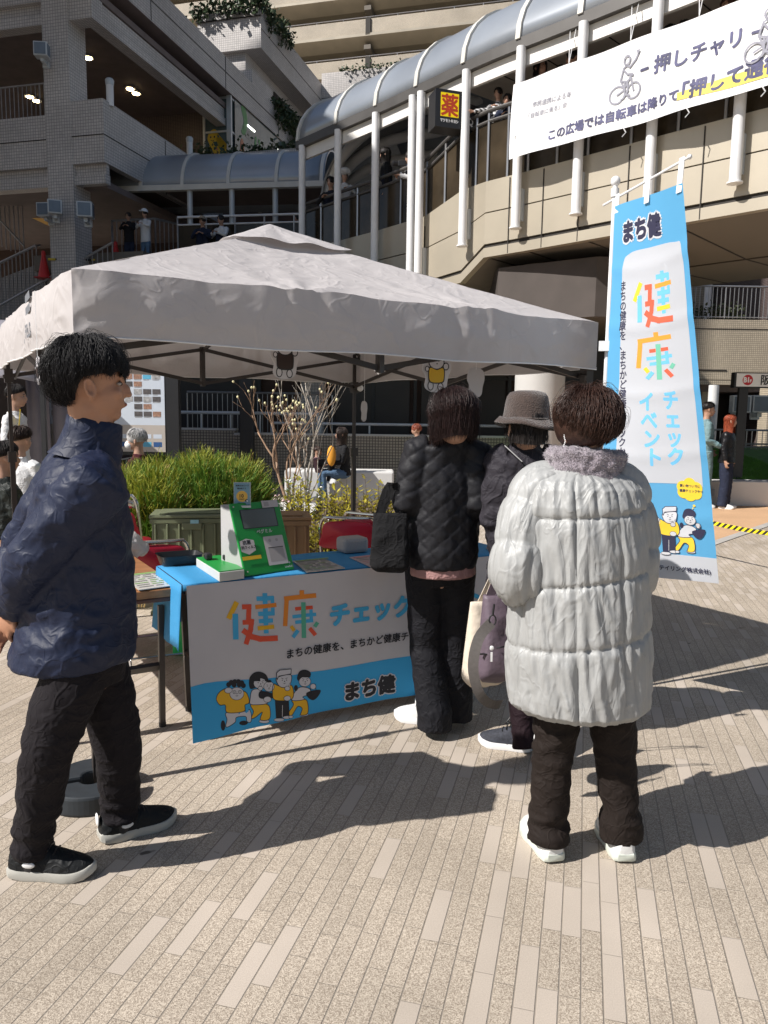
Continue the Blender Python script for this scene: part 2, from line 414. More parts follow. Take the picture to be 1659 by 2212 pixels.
# ---------------------------------------------------------------- ground
def paving():
    m = bpy.data.materials.new('paving_strips'); m.use_nodes = True; nt = m.node_tree; b = nt.nodes['Principled BSDF']; L = nt.links.new
    tc = N(nt, 'TexCoord'); mp = N(nt, 'Mapping'); mp.vector_type = 'TEXTURE'; mp.inputs['Rotation'].default_value = (0, 0, -TH); L(tc.outputs['Object'], mp.inputs[0])
    sp = N(nt, 'SeparateXYZ'); L(mp.outputs[0], sp.inputs[0])
    def mth(op, a, b2=None, c=None):
        n = N(nt, 'Math', operation=op)
        for i, v in enumerate((a, b2, c)):
            if v is None: continue
            if isinstance(v, (int, float)): n.inputs[i].default_value = v
            else: L(v, n.inputs[i])
        return n.outputs[0]
    W_, L_ = .0565, .245
    xr = mth('DIVIDE', sp.outputs[0], W_); row = mth('FLOOR', xr); fx = mth('SUBTRACT', xr, row)
    wn = N(nt, 'TexWhiteNoise', noise_dimensions='1D'); L(row, wn.inputs['W'])
    yr = mth('ADD', mth('DIVIDE', sp.outputs[1], L_), mth('MULTIPLY', wn.outputs['Value'], 7.3)); cl = mth('FLOOR', yr); fy = mth('SUBTRACT', yr, cl)
    cv = N(nt, 'CombineXYZ'); L(row, cv.inputs[0]); L(cl, cv.inputs[1])
    w2 = N(nt, 'TexWhiteNoise', noise_dimensions='2D'); L(cv.outputs[0], w2.inputs['Vector'])
    cell = w2.outputs['Value']
    ex = mth('MULTIPLY', mth('MINIMUM', fx, mth('SUBTRACT', 1, fx)), W_); ey = mth('MULTIPLY', mth('MINIMUM', fy, mth('SUBTRACT', 1, fy)), L_)
    wob = N(nt, 'TexNoise'); wob.inputs['Scale'].default_value = 60; L(mp.outputs[0], wob.inputs['Vector'])
    wo = mth('MULTIPLY', wob.outputs[0], .0016)
    jx = N(nt, 'MapRange', interpolation_type='SMOOTHSTEP'); L(mth('SUBTRACT', ex, wo), jx.inputs[0]); jx.inputs[1].default_value = .0002; jx.inputs[2].default_value = .0024
    jy = N(nt, 'MapRange', interpolation_type='SMOOTHSTEP'); L(mth('SUBTRACT', ey, wo), jy.inputs[0]); jy.inputs[1].default_value = -.0004; jy.inputs[2].default_value = .0018
    flat = mth('MULTIPLY', jx.outputs[0], mth('ADD', mth('MULTIPLY', jy.outputs[0], .6), .4))
    smoothm = mth('GREATER_THAN', cell, .77)       # smooth pale pieces
    v1 = N(nt, 'TexVoronoi'); v1.inputs['Scale'].default_value = 340; L(mp.outputs[0], v1.inputs['Vector'])
    sv = N(nt, 'SeparateColor'); L(v1.outputs['Color'], sv.inputs[0])
    agg = ramp(nt, sv.outputs[0], (.29, .24, .19), (.61, .535, .44), .05, .95)
    n1 = N(nt, 'TexNoise'); n1.inputs['Scale'].default_value = 300; n1.inputs['Detail'].default_value = 2; L(mp.outputs[0], n1.inputs['Vector'])
    pale = ramp(nt, n1.outputs[0], (.42, .365, .31), (.505, .445, .38), .3, .7)
    c = mix(nt, smoothm, agg, pale)
    tone = N(nt, 'MapRange'); L(cell, tone.inputs[0]); tone.inputs[3].default_value = .92; tone.inputs[4].default_value = 1.07
    c = mix(nt, 1.0, c, tone.outputs[0], 'MULTIPLY')
    ns = N(nt, 'TexNoise'); ns.inputs['Scale'].default_value = 1.3; ns.inputs['Detail'].default_value = 5; L(mp.outputs[0], ns.inputs['Vector'])
    c = mix(nt, 1.0, c, ramp(nt, ns.outputs[0], (.80, .79, .77), (1.07, 1.06, 1.05)), 'MULTIPLY')
    dk = N(nt, 'TexNoise'); dk.inputs['Scale'].default_value = 9; dk.inputs['Detail'].default_value = 2; L(mp.outputs[0], dk.inputs['Vector'])
    c = mix(nt, ramp(nt, dk.outputs[0], (0, 0, 0), (1, 1, 1), .74, .77), c, (.12, .10, .08))
    c = mix(nt, flat, (.29, .25, .205), c)
    L(c, b.inputs['Base Color']); b.inputs['Roughness'].default_value = .8; b.inputs['Specular IOR Level'].default_value = .3
    hh = mth('ADD', mth('MULTIPLY', flat, 1.0), mth('MULTIPLY', mth('MULTIPLY', sv.outputs[1], mth('SUBTRACT', 1, smoothm)), .55))
    bu = N(nt, 'Bump'); bu.inputs['Strength'].default_value = .7; bu.inputs['Distance'].default_value = .003
    L(hh, bu.inputs['Height']); L(bu.outputs[0], b.inputs['Normal'])
    return m
M['paving'] = paving()
g = MB(); g.add([(-60, -25, 0), (60, -25, 0), (60, 90, 0), (-60, 90, 0)], [(0, 1, 2, 3)])
struct(g.build('ground', M['paving']))
M['tan'] = mat('tan_resin_paving', (.56, .35, .20), .85, var=.10, scale=1.2, bump=.3, bscale=250)
pts = [gz(x, y, .004) for x, y in ((1750, 1098), (1440, 1205), (1200, 1180), (1040, 1128), (960, 1088))]
pts += [bp(-2.0, 13.6, .004), bp(14, 20, .004), Vector((16, 14, .004))]
g = MB(); g.add(pts, [tuple(range(len(pts)))]); struct(g.build('path', M['tan']))
g = MB(); a, b2 = gz(1440, 1208, .008), gz(1750, 1101, .008); d = (b2 - a).normalized(); nn = Vector((-d.y, d.x, 0)) * .06
g.add([a - nn, b2 - nn, b2 + nn, a + nn], [(0, 1, 2, 3)]); struct(g.build('path_edging', mat('edging_stone', (.42, .40, .37), .8, bump=.2)))

def simple(name, label, cat, mb, m, group=None, **k):
    o = mb.build(name, m, **k); return tag(o, label, cat, group)
def railing(name, label, pts, h, sp, m, r=.022, rb=.011, base=.08, group=None, bot=True):
    """pts: floor-level polyline (z varies); posts at corners, bars between"""
    t = thing(name, label, 'railing', pts[0], group)
    hr = MB(); hr.tube([Vector(p) + UP * h for p in pts], r, 8); hr.build('handrail', m, t, smooth=True)
    bs = MB()
    for i in range(len(pts) - 1):
        a, b = Vector(pts[i]), Vector(pts[i + 1]); L = (b - a).length; n = max(1, int(L / sp))
        for k in range(n + 1):
            p = a.lerp(b, k / n); bs.tube([p + UP * (base * .6), p + UP * (h - r)], rb if (k % 12 and k != n) else rb * 1.9, 6)
        if bot: bs.tube([a + UP * base, b + UP * base], rb * 1.2, 6)
    bs.build('bars', m, t, smooth=True); return t

# ================================================================ left building (in shade)
t = thing('tiled_building', 'pale tiled multi-storey building with receding balcony parapets at the left', 'building', bp(-13, 18, 0))
P = lambda nm, mb, m, **k: (mb.each if nm in ('panel_joint', 'window_pane') else mb.build)(nm, m, t, **k)
w_ = MB(); w_.bx(-13.55, 17.66, 0, -12.81, 18.36, 15); P('pillar', w_, M['tileA'])
for (z0, z1, rl) in ((7.67, 8.92, 7.18), (11.60, 14.5, 11.08)):
    a = MB(); a.bx(-24, 17.72, z0, -13.55, 18.1, z1); a.bx(-24, 17.86, rl + .26, -13.55, 18.1, z0); a.bx(-24, 17.76, rl, -13.55, 18.1, rl + .24); P('spandrel', a, M['tileA'])
a = MB(); a.bx(-12.81, 17.68, 7.67, -11.9, 17.95, 9.13); a.bx(-12.81, 17.82, 7.42, -11.95, 17.95, 7.67); a.bx(-12.81, 17.74, 7.18, -11.93, 17.95, 7.40)
a.bx(-12.1, 17.95, 7.67, -11.9, 33.8, 9.13); P('balcony_parapet', a, M['tileA'])
a = MB(); a.bx(-12.105, 17.9, 9.13, -11.895, 33.8, 9.17); a.bx(-12.81, 17.675, 9.13, -11.895, 17.9, 9.17); P('coping', a, M['tileA'])
a = MB()
a.bx(-24, 17.705, 8.32, -13.55, 17.719, 8.34); a.bx(-12.81, 17.665, 8.32, -11.9, 17.679, 8.34); a.bx(-11.899, 17.68, 8.32, -11.887, 33.8, 8.34)
for u in (-16.2, -20.1): a.bx(u, 17.705, 7.18, u + .02, 17.72, 8.92)
for v in (20.6, 24.6, 29): a.bx(-11.899, v, 7.67, -11.887, v + .02, 9.13)
P('panel_joint', a, M['groove'])
a = MB(); a.bx(-12.81, 17.70, 11.07, -12.15, 18.15, 11.62); a.bx(-12.5, 18.15, 11.07, -12.15, 25.0, 11.30); a.bx(-12.5, 18.15, 11.35, -12.20, 25.0, 11.62); a.bx(-12.81, 17.75, 11.7, -12.15, 18.15, 12.9); P('beam', a, M['tileA'])
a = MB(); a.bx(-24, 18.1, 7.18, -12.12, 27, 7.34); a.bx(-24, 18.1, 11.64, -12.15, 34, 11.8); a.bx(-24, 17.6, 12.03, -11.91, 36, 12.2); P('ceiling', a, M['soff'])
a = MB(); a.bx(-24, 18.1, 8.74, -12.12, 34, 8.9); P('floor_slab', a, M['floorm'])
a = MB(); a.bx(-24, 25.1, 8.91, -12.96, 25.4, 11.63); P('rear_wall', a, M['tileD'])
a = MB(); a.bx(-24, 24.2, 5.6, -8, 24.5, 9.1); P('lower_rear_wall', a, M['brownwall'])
a = MB(); a.bx(-12.4, 16.2, 12.04, -11.9, 36, 13.04); P('upper_band', a, M['tileA'])
a = MB(); a.bx(-11.899, 16.2, 12.55, -11.888, 36, 12.57)
for v in (20, 24.5, 29, 33): a.bx(-11.899, v, 12.05, -11.887, v + .02, 13.03)
P('panel_joint', a, M['groove'])
a = MB(); a.bx(-14.4, 27.4, 14.55, -11.9, 36.4, 15.92); P('upper_balcony', a, M['tileA'])
a = MB(); a.bx(-14.4, 27.6, 13.05, -12.6, 36.4, 14.55); a.bx(-14.4, 27.5, 12.9, -12.3, 29.3, 13.9); P('upper_wall', a, M['tileA'])
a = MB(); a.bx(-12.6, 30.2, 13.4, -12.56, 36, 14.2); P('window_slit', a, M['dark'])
a = MB(); a.bx(-14.45, 27.35, 15.62, -11.88, 27.41, 15.64); a.bx(-11.9, 27.4, 15.2, -11.888, 36.4, 15.22); P('panel_joint', a, M['groove'])
a = MB(); a.bx(-11.9, 34.0, 5.6, 9, 34.6, 16.35); P('courtyard_wall', a, M['tileA'])
a = MB(); a.bx(-11.89, 33.985, 15.3, 9, 33.999, 15.32)
for u in (-8.6, -4.9, -1.2, 2.5): a.bx(u, 33.985, 6, u + .02, 33.999, 16.35)
P('panel_joint', a, M['groove'])
# windows
a = MB(); a.bx(-12.93, 25.02, 9.8, -12.03, 25.06, 12.03); P('window_pane', a, M['glass'])
a = MB(); a.bx(-12.06, 25.1, 9.8, -12.03, 34, 12.03); P('window_pane', a, M['glass'])
a = MB()
for u0, u1 in ((-12.98, -12.90), (-12.10, -11.94)): a.bx(u0, 24.96, 9.0, u1, 25.06, 12.04)
for z in (9.8, 10.9, 11.97): a.bx(-12.98, 24.97, z - .03, -12.0, 25.05, z + .03); a.bx(-12.07, 25.1, z - .03, -11.97, 34, z + .03)
for v in (26.1, 27.2, 28.3, 29.4, 30.5, 31.6, 32.7): a.bx(-12.07, v, 9.8, -11.96, v + .08, 12.03)
P('window_frame', a, M['lampbox'])
# generic stickers on the panes
ar = Art(); kc = {'g': M['glass'], 'y': mat('sticker_yellow', (.62, .42, .03), .5, var=.1), 'k': M['black'], 'gr': mat('sticker_green', (.12, .34, .12), .5, var=.1), 'or': mat('sticker_orange', (.55, .2, .1), .5, var=.1), 'wh': M['white']}
ar.poly(smooth_poly([(.12, .95), (.05, .75), (.12, .55), (.08, .3), (.2, .12), (.25, .0), (.32, .1), (.45, .0), (.5, .12), (.8, .3), (.86, .42), (.6, .38), (.42, .5), (.38, .75), (.42, .95), (.3, 1.05)]), 'y')
ar.ell(.17, .8, .03, .035, 'k'); ar.ell(.31, .8, .03, .035, 'k'); ar.line([(.18, .7), (.24, .67), (.30, .7)], .02, 'k'); ar.ell(.4, .4, .04, .04, 'or'); ar.ell(.3, .25, .03, .03, 'or')
st = ar.build('sticker', flat_fn(bp(-12.88, 25.0, 9.95), BU, UP), .86, 1.08, kc, t, cell=2)
ar = Art()
ar.poly(smooth_poly([(.5, 1.3), (.7, 1.7), (.5, 2.1), (.8, 2.2), (1.0, 1.8), (.8, 1.3)]), 'gr'); ar.ell(.55, .75, .16, .34, 'or'); ar.ell(1.6, .35, .35, .25, 'gr')
for k, (ch, cc_) in enumerate(zip('ハいヒア', ('gr', 'wh', 'wh', 'or'))): ar.text(ch, 1.3 + k * 1.55, .75, 1.1, cc_, .03)
ar.build('sticker', flat_fn(bp(-11.955, 25.3, 9.85), BV, UP), 7.0, 2.4, kc, t, cell=9)
a = MB()
for (u, v, z) in ((-11.95, 26.3, 11.5), (-11.95, 28.9, 11.55), (-11.95, 31.2, 11.6)): a.bx(u, v, z, u + .02, v + .6, z + .05)
a.each('tube_lamp', M['tube'], t)
# ceiling lamps seen in the openings
def downlight(x, y, z, lab):
    p = gz(x, y, z); o = thing('ceiling_lamp', lab, 'ceiling light', p, 'small round ceiling lamps in the left building')
    a = MB(); a.lathe(p, [(.14, .02), (.16, .0), (.16, -.03), (.12, -.03)], 14); a.build('lamp_ring', M['lampbox'], o, smooth=True)
    a = MB(); a.lathe(p, [(.11, -.028), (.11, -.05), (.06, -.06)], 12); a.build('bulb', M['lamp'], o)
downlight(190, 123, 11.63, 'round lit ceiling lamp just right of the tiled pillar top')
downlight(281, 190, 11.63, 'round lit ceiling lamp, left one of the close pair in the dark opening')
downlight(294, 200, 11.63, 'round lit ceiling lamp, right one of the close pair in the dark opening')
downlight(64, 207, 11.63, 'round lit ceiling lamp, left one of the pair behind the upper railing')
downlight(79, 216, 11.63, 'round lit ceiling lamp, right one of the pair behind the upper railing')
railing('balcony_railing', 'grey barred railing across the upper left opening beside the tiled pillar', [bp(-22, 18.2, 8.9), bp(-13.58, 18.2, 8.9)], 1.0, .13, M['steel'])
# posts with pale caps on the parapet
for k, (x, y) in enumerate(((238, 205), (410, 322))):
    p = gz(x, y + 16, 9.2); o = thing('vent_pipe', 'short white vent pipe on the balcony parapet, ' + ('nearer one by the pillar' if k == 0 else 'farther one above the curved canopy'), 'pipe', p)
    a = MB(); a.lathe(p - UP * .1, [(.09, 0), (.09, .5)], 12); a.build('pipe', M['white'], o, smooth=True)
    a = MB(); a.lathe(p + UP * .4, [(.1, 0), (.11, .12), (.08, .16)], 12); a.build('cap', M['lampbox'], o, smooth=True)

# flood lamps on the pillar
def flood(x, y, d, sz, rz, lab, arm=True):
    p = gy(x, y, d); o = thing('flood_lamp', lab, 'lamp', (0, 0, 0), 'box-shaped flood lamps on the building')
    _wl[o] = Vector((0, 0, 0)); s = sz / 2
    a = MB(); a.box(-s, -s, -s, s, s * .7, s); a.build('housing', M['lampbox'], o, bevel=.01)
    a = MB(); a.box(-s * .82, -s - .012, -s * .82, s * .82, -s + .002, s * .82); a.box(s - .002, -s * .8, -s * .8, s + .01, s * .5, s * .8); a.build('lens', M['lampglass'], o)
    a = MB(); a.box(-s * .25, -s * .2, -s * 1.5, s * .25, s * 1.6, -s * 1.02); a.box(-s * .5, s * 1.5, -s * 1.8, s * .5, s * 1.9, -s * .9); a.build('bracket', M['lampbox'], o)
    put(o, p, rz)
flood(119, 449, 19.9, .33, R(20), 'box flood lamp on the front of the tiled pillar')
flood(99, 455, 20.2, .33, R(-5), 'box flood lamp on the left side of the tiled pillar')
flood(185, 455, 19.6, .36, R(10), 'box flood lamp on the right side of the tiled pillar')
flood(91, 110, 20.0, .32, R(5), 'box flood lamp high on the left of the tiled pillar')

# ---------------------------------------------------------------- ivy
M['ivy'] = mat('ivy_leaf', (.035, .060, .022), .55, var=.45, scale=9)
M['stem'] = mat('plant_stem', (.10, .07, .04), .8)
def leaves(mb, c, r, n, sz, rng, droop=0.0):
    for _ in range(n):
        p = Vector(c) + Vector((rng.gauss(0, r[0]), rng.gauss(0, r[1]), rng.gauss(0, r[2])))
        a = Vector((rng.uniform(-1, 1), rng.uniform(-1, 1), rng.uniform(-.6, .9) - droop)).normalized(); b = a.orthogonal().normalized()
        b = (Matrix.Rotation(rng.uniform(0, 6.28), 3, a) @ b); s = sz * rng.uniform(.6, 1.3)
        mb.add([p, p + a * s * .5 + b * s * .32, p + a * s, p + a * s * .5 - b * s * .32], [(0, 1, 2, 3)])
def ivy(label, a, b, h, dens, seed, sz=.11, drop=.5, out=Vector((0, 0, 0))):
    rg = random.Random(seed); t = thing('ivy_plant', label, 'climbing plant', a, 'ivy trailing over the parapets')
    mb = MB(); st = MB(); a, b = Vector(a), Vector(b); L = (b - a).length; k = int(L / .16)
    for i in range(k + 1):
        p = a.lerp(b, i / k); hh = h * (0.45 + .9 * abs(noise.noise(Vector((i * .21, seed, 0)))) * 2)
        leaves(mb, p + UP * hh * .25, (.13, .13, hh * .35), int(dens), sz, rg)
        dr = drop * max(0, noise.noise(Vector((i * .35, seed + 9, 0))) + .35)
        q = 0
        while q < dr: leaves(mb, p + out - UP * q, (.08, .08, .08), int(dens * .35), sz, rg, .5); q += .14
        if dr > .1: st.tube([p + UP * .05, p + out, p + out - UP * dr], .012, 4)
    mb.build('foliage', M['ivy'], t)
    if st.v: st.each('stem', M['stem'], t)
ivy('ivy along the low planter behind the curved canopy roof', bp(-12.9, 23.9, 9.7), bp(-9.0, 23.9, 9.75), .5, 20, 1, .15, .3, BV * -.12)
ivy('ivy draped down the band between the two tiled wings', bp(-11.85, 28.6, 13.05), bp(-11.8, 34.0, 12.95), .5, 24, 2, .17, 1.6, BU * .12)
ivy('ivy hanging over the top edge of the uppermost balcony', bp(-14.4, 27.3, 15.97), bp(-11.85, 27.3, 15.97), .5, 24, 3, .17, .5, BV * -.1)
ivy('ivy on the side edge of the uppermost balcony', bp(-11.85, 27.4, 15.95), bp(-11.85, 30, 15.95), .5, 20, 5, .17, .7, BU * .1)
ivy('low planting along the top of the far courtyard wall', bp(-11, 34.0, 16.36), bp(2, 34.0, 16.36), .22, 10, 4, .14, .1, BV * -.1)
a = MB(); a.bx(-12.9, 23.6, 8.9, -8.8, 24.3, 9.7); simple('planter', 'long tiled planter behind the curved canopy roof', 'planter', a, M['tileA'])

# ================================================================ far car park with horizontal decks
t = thing('parking_building', 'sunlit multi-level car park with long horizontal parapets at the top', 'building', bp(0, 56, 0))
for k in range(4):
    z = 29.29 - 2.6 * (k - 2)
    a = MB(); a.bx(-40, 56, z - .97, 30, 56.2, z); a.build('deck_parapet', M['tileC'], t)
    a = MB(); a.rings([[bp(u, 55.9, z - .98), bp(u, 55.9, z - 1.16), bp(u, 57.0, z - 1.61), bp(u, 70, z - 1.61), bp(u, 70, z - .98)] for u in (-40, 30)]); a.build('deck_slab', M['panel'], t)
    a = MB(); a.tube([bp(-24, 56.1, z + .16), bp(30, 56.1, z + .16)], .035, 6)
    for i in range(28): a.tube([bp(-24 + 2 * i, 56.1, z - .02), bp(-24 + 2 * i, 56.1, z + .16)], .03, 5)
    a.build('top_rail', M['steel'], t)
    a = MB()
    for u in (-16.3, 1.5, 19.3): a.bx(u, 55.9, z - 1.1, u + .35, 56.0, z + .02)
    a.each('expansion_joint', M['groove'], t)
    for i, u in enumerate((-16.5, -7.5, 1.2, 10, 19)):
        a = MB(); a.rings([[bp(u + du, 56.2, z - 1.6), bp(u + du, 56.2, z - 1.9), bp(u + du, 60, z - 2.9), bp(u + du, 60, z - 1.6)] for du in (0, .5)]); a.build('bracket', M['soffp'], t)
a = MB(); a.bx(-44, 60.5, 10, 30, 61, 44); a.build('inner_wall', M['brownwall'], t)

# ================================================================ curved footbridge
GZ = 7.25
def cat(pts, n=6):
    o = []
    for i in range(len(pts) - 1):
        p0, p1, p2, p3 = pts[max(i - 1, 0)], pts[i], pts[i + 1], pts[min(i + 2, len(pts) - 1)]
        for j in range(n):
            q = j / n; o.append(tuple(.5 * (2 * p1[a] + (-p0[a] + p2[a]) * q + (2 * p0[a] - 5 * p1[a] + 4 * p2[a] - p3[a]) * q * q + (-p0[a] + 3 * p1[a] - 3 * p2[a] + p3[a]) * q ** 3) for a in range(len(p1))))
    o.append(tuple(pts[-1])); return o
GUT = cat([(-2.02, 17.72), (-.31, 15.75), (.72, 14.5), (1.67, 13.35), (2.87, 12.13), (4.78, 10.10), (8.6, 5.95)], 5)
EDG = [(-1.90, 17.80), (-1.05, 16.80), (-.25, 15.88), (.68, 14.75), (1.30, 14.0), (1.64, 13.52), (2.22, 12.95), (2.98, 12.15), (3.95, 11.12), (4.85, 10.2), (5.7, 9.3), (8.8, 5.9)]
ET = [-.29, -.29, -.29, -.27, 0, 0, 0, 0, 0, 0, 0, 0]      # the left part of the deck lies a few steps lower
EB = [-.42, -.42, -.42, -.42, -.34, 0, 0, 0, 0, 0, 0, 0]
def inw(pts, i):
    a = Vector(pts[max(i - 1, 0)]); b = Vector(pts[min(i + 1, len(pts) - 1)]); d = (b - a).normalized(); return Vector((-d.y, d.x, 0))
def off(pts, r, z): return [Vector((p[0], p[1], z)) + inw(pts, i) * r for i, p in enumerate(pts)]
def strip(mb, pts, r0, z0, r1, z1): a, b = off(pts, r0, z0), off(pts, r1, z1); mb.grid([a, b]); return mb
def band(mb, pts, r0, r1, z0, z1):
    q = [off(pts, r0, z0), off(pts, r1, z0), off(pts, r1, z1), off(pts, r0, z1)]
    mb.rings([[c[i] for c in q] for i in range(len(pts))]); return mb
def bandE(mb, r0, r1, z0, z1, w0=0, w1=1):
    dz = lambda i, w: UP * (ET[i] * w + EB[i] * (1 - w) if w <= 1 else ET[i] * w)
    f = lambda r, z, w: [p + dz(i, w) for i, p in enumerate(off(EDG, r, z))]
    q = [f(r0, z0, w0), f(r1, z0, w0), f(r1, z1, w1), f(r0, z1, w1)]; mb.rings([[c[i] for c in q] for i in range(len(EDG))]); return mb
t = thing('footbridge', 'curved covered footbridge with beige panels, bronze glass and half-barrel roof', 'footbridge', (2.2, 12.7, 4.2))
a = MB(); bandE(a, 0, .12, 4.92, 5.42, .5, 1); a.build('fascia_panel', M['panel'], t)
a = MB(); bandE(a, 0, .12, 4.40, 4.90, 0, .5); a.build('fascia_panel', M['panel'], t)
a = MB(); bandE(a, -.01, .12, 4.18, 4.335, 0, 0); a.build('fascia_lip', M['panel'], t)
a = MB(); bandE(a, .03, .11, 4.3, 5.38); a.build('gasket', M['groove'], t)
a = MB()   # vertical panel joints
for i, sx in ((1, 0), (2, 0), (3, 0), (5, .6), (6, .3), (6, .9), (7, .5), (8, .3), (9, .1), (9, .9), (10, .3)):
    p, q = Vector(EDG[i]), Vector(EDG[i + 1]); c = p.lerp(q, sx); n_ = inw(EDG, i); dd = (q - p).normalized(); dz = EB[i] * (1 - sx) + EB[i + 1] * sx
    a.obox(Vector((c.x, c.y, 4.19 + dz)) - n_ * .014, Vector((dd.x, dd.y, 0)) * .014, n_ * .02, UP * 1.2)
a.each('panel_joint', M['groove'], t)
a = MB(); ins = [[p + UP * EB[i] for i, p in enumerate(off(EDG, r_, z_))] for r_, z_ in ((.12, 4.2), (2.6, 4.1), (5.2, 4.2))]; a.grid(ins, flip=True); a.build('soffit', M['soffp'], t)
a = MB()
for i in (3, 5, 6, 7, 8, 9, 10): a.tube([p[i] - UP * .006 for p in ins], .012, 4)
a.tube([p - UP * .006 for p in ins[1]], .014, 4); a.each('soffit_joint', M['groove'], t)
a = MB(); band(a, EDG, .13, 5.2, 4.9, 5.0); a.build('deck_floor', M['floorm'], t)
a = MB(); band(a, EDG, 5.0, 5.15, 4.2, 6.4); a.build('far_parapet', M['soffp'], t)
a = MB(); bandE(a, .05, .075, 5.43, 6.36, 1, 1.4); a.build('glass_panel', M['bglass'], t)
a = MB(); pp = cat(EDG, 1); a.tube([p + UP * ET[i] * 1.5 for i, p in enumerate(off(EDG, .04, 6.39))], .03, 8); a.tube([p + UP * ET[i] * 1.5 for i, p in enumerate(off(EDG, .02, 6.55))], .035, 8); a.build('handrail', M['rooffr'], t, smooth=True)
a = MB()
for i, (x, y) in enumerate(EDG[:-1]):
    for s in (0, .5):
        p = Vector(EDG[i]).lerp(Vector(EDG[i + 1]), s); n_ = inw(EDG, i); e_ = ET[i] * (1 - s) + ET[i + 1] * s; q = Vector((p.x, p.y, 5.42 + e_)) + n_ * .03
        a.tube([q, q + UP * (1.12 + e_ * .5)], .022, 6)
a.each('rail_post', M['steel'], t)
# posts
def on_line(L_, px, py):
    d_ = ray(px, py); tt = d_.x / d_.y
    for i in range(len(L_) - 1):
        p, q = Vector(L_[i]), Vector(L_[i + 1])
        if p.x / p.y <= tt < q.x / q.y:
            s = (tt - p.x / p.y) / (q.x / q.y - p.x / p.y); s = s * p.y / (s * p.y + (1 - s) * q.y); return p.lerp(q, s), inw(L_, i)
def on_gut(px, py=200): return on_line(GUT, px, py)
for px, py, zb in ((655, 400, 4.0), (732, 400, 4.0), (813, 380, 4.0), (892, 350, 3.95), (910, 350, 3.95), (1006, 340, 4.42), (1122, 300, 4.53), (1253, 300, 4.56), (1412, 250, 4.56), (1597, 280, 4.54)):
    p, n_ = on_gut(px, py); c = Vector((p.x, p.y, 0)) - n_ * .03
    a = MB(); a.tube([c + UP * zb, c + UP * (GZ + .02)], .075, 14); a.lathe(c + UP * (zb - .012), [(.10, 0), (.10, .02)], 14)
    a.build('post', M['white'], t, smooth=True)
    if px > 880: a = MB(); a.obox(c + n_ * .07 + UP * (zb + .12), n_ * .22, n_.cross(UP) * .05, UP * .5); a.build('post_bracket', M['lampbox'], t)
# gutter and roof
a = MB(); band(a, GUT, -.04, .10, GZ, GZ + .17); a.build('gutter', M['rooffr'], t)
def barrel(pts, w, h, n=10, t0=0.0):
    P = []
    for k in range(n + 1):
        q = math.pi * (t0 + k / n * (1 - t0)); P.append([p for p in off(pts, w / 2 - w / 2 * math.cos(q), 0)]); P[-1] = [p + UP * (GZ + .15 + h * math.sin(q)) for p in P[-1]]
    return P
a = MB(); a.grid(barrel(GUT, 3.2, 1.2, 16), flip=True); a.build('roof', M['roof'], t, smooth='all', solid=.05)
a = MB()
def ribpts(p, n_, w, h, ex=.04):
    return [Vector((p.x, p.y, GZ + .15)) + n_ * (w / 2 - (w / 2 + ex) * math.cos(math.pi * k / 16)) + UP * ((h + ex) * math.sin(math.pi * k / 16)) for k in range(17)]
def flatrib(mb, pts, tang, wd, th):
    r = []
    for i, p in enumerate(pts):
        d = (pts[min(i + 1, len(pts) - 1)] - pts[max(i - 1, 0)]).normalized(); o_ = tang.cross(d).normalized()
        r.append([p - tang * wd / 2 - o_ * th / 2, p + tang * wd / 2 - o_ * th / 2, p + tang * wd / 2 + o_ * th / 2, p - tang * wd / 2 + o_ * th / 2])
    mb.rings(r)
for px, py in ((646, 322), (728, 277), (814, 247), (902, 200), (1004, 157), (1122, 107), (1257, 43), (1390, 5), (1560, -60)):
    q = on_gut(px, py)
    if not q: continue
    p, n_ = q; a = MB(); flatrib(a, ribpts(p, n_, 3.2, 1.2), n_.cross(UP), .09, .05); a.build('roof_rib', M['rib'], t)
a = MB(); band(a, GUT, .055, .12, GZ - .24, GZ - .004); a.build('inner_beam', M['wbeam'], t)
a = MB(); band(a, GUT, 2.95, 3.15, GZ - .25, GZ + .2); a.build('far_beam', M['wbeam'], t)
gi = GUT[11:]
a = MB(); band(a, gi, .23, 3.2, GZ + .045, GZ + .09); a.build('ceiling', mat('taupe_ceiling', (.62, .54, .46), .7, var=.05), t)
a = MB(); band(a, gi, 3.2, 3.3, 5.0, GZ + .05); a.build('rear_wall', mat('taupe_wall', (.52, .45, .38), .7, var=.08), t)
a = MB()
for i in range(3, len(gi), 3): q = off(gi, .25, GZ + .04); q2 = off(gi, 3.15, GZ + .04); a.tube([q[i], q2[i]], .012, 4)
a.each('ceiling_joint', M['groove'], t)
# supporting column under the bridge
p = Vector((2.75, 13.9, 0))
o = thing('round_column', 'thick round white column standing under the footbridge', 'column', p)
a = MB(); a.lathe(p, [(.44, 0), (.44, 3.3)], 40); a.build('shaft', M['conc'], o, smooth=True)
a = MB(); a.lathe(p, [(.46, 3.3), (.47, 3.6), (.46, 4.1)], 40); a.build('capital', M['soffp'], o, smooth=True)

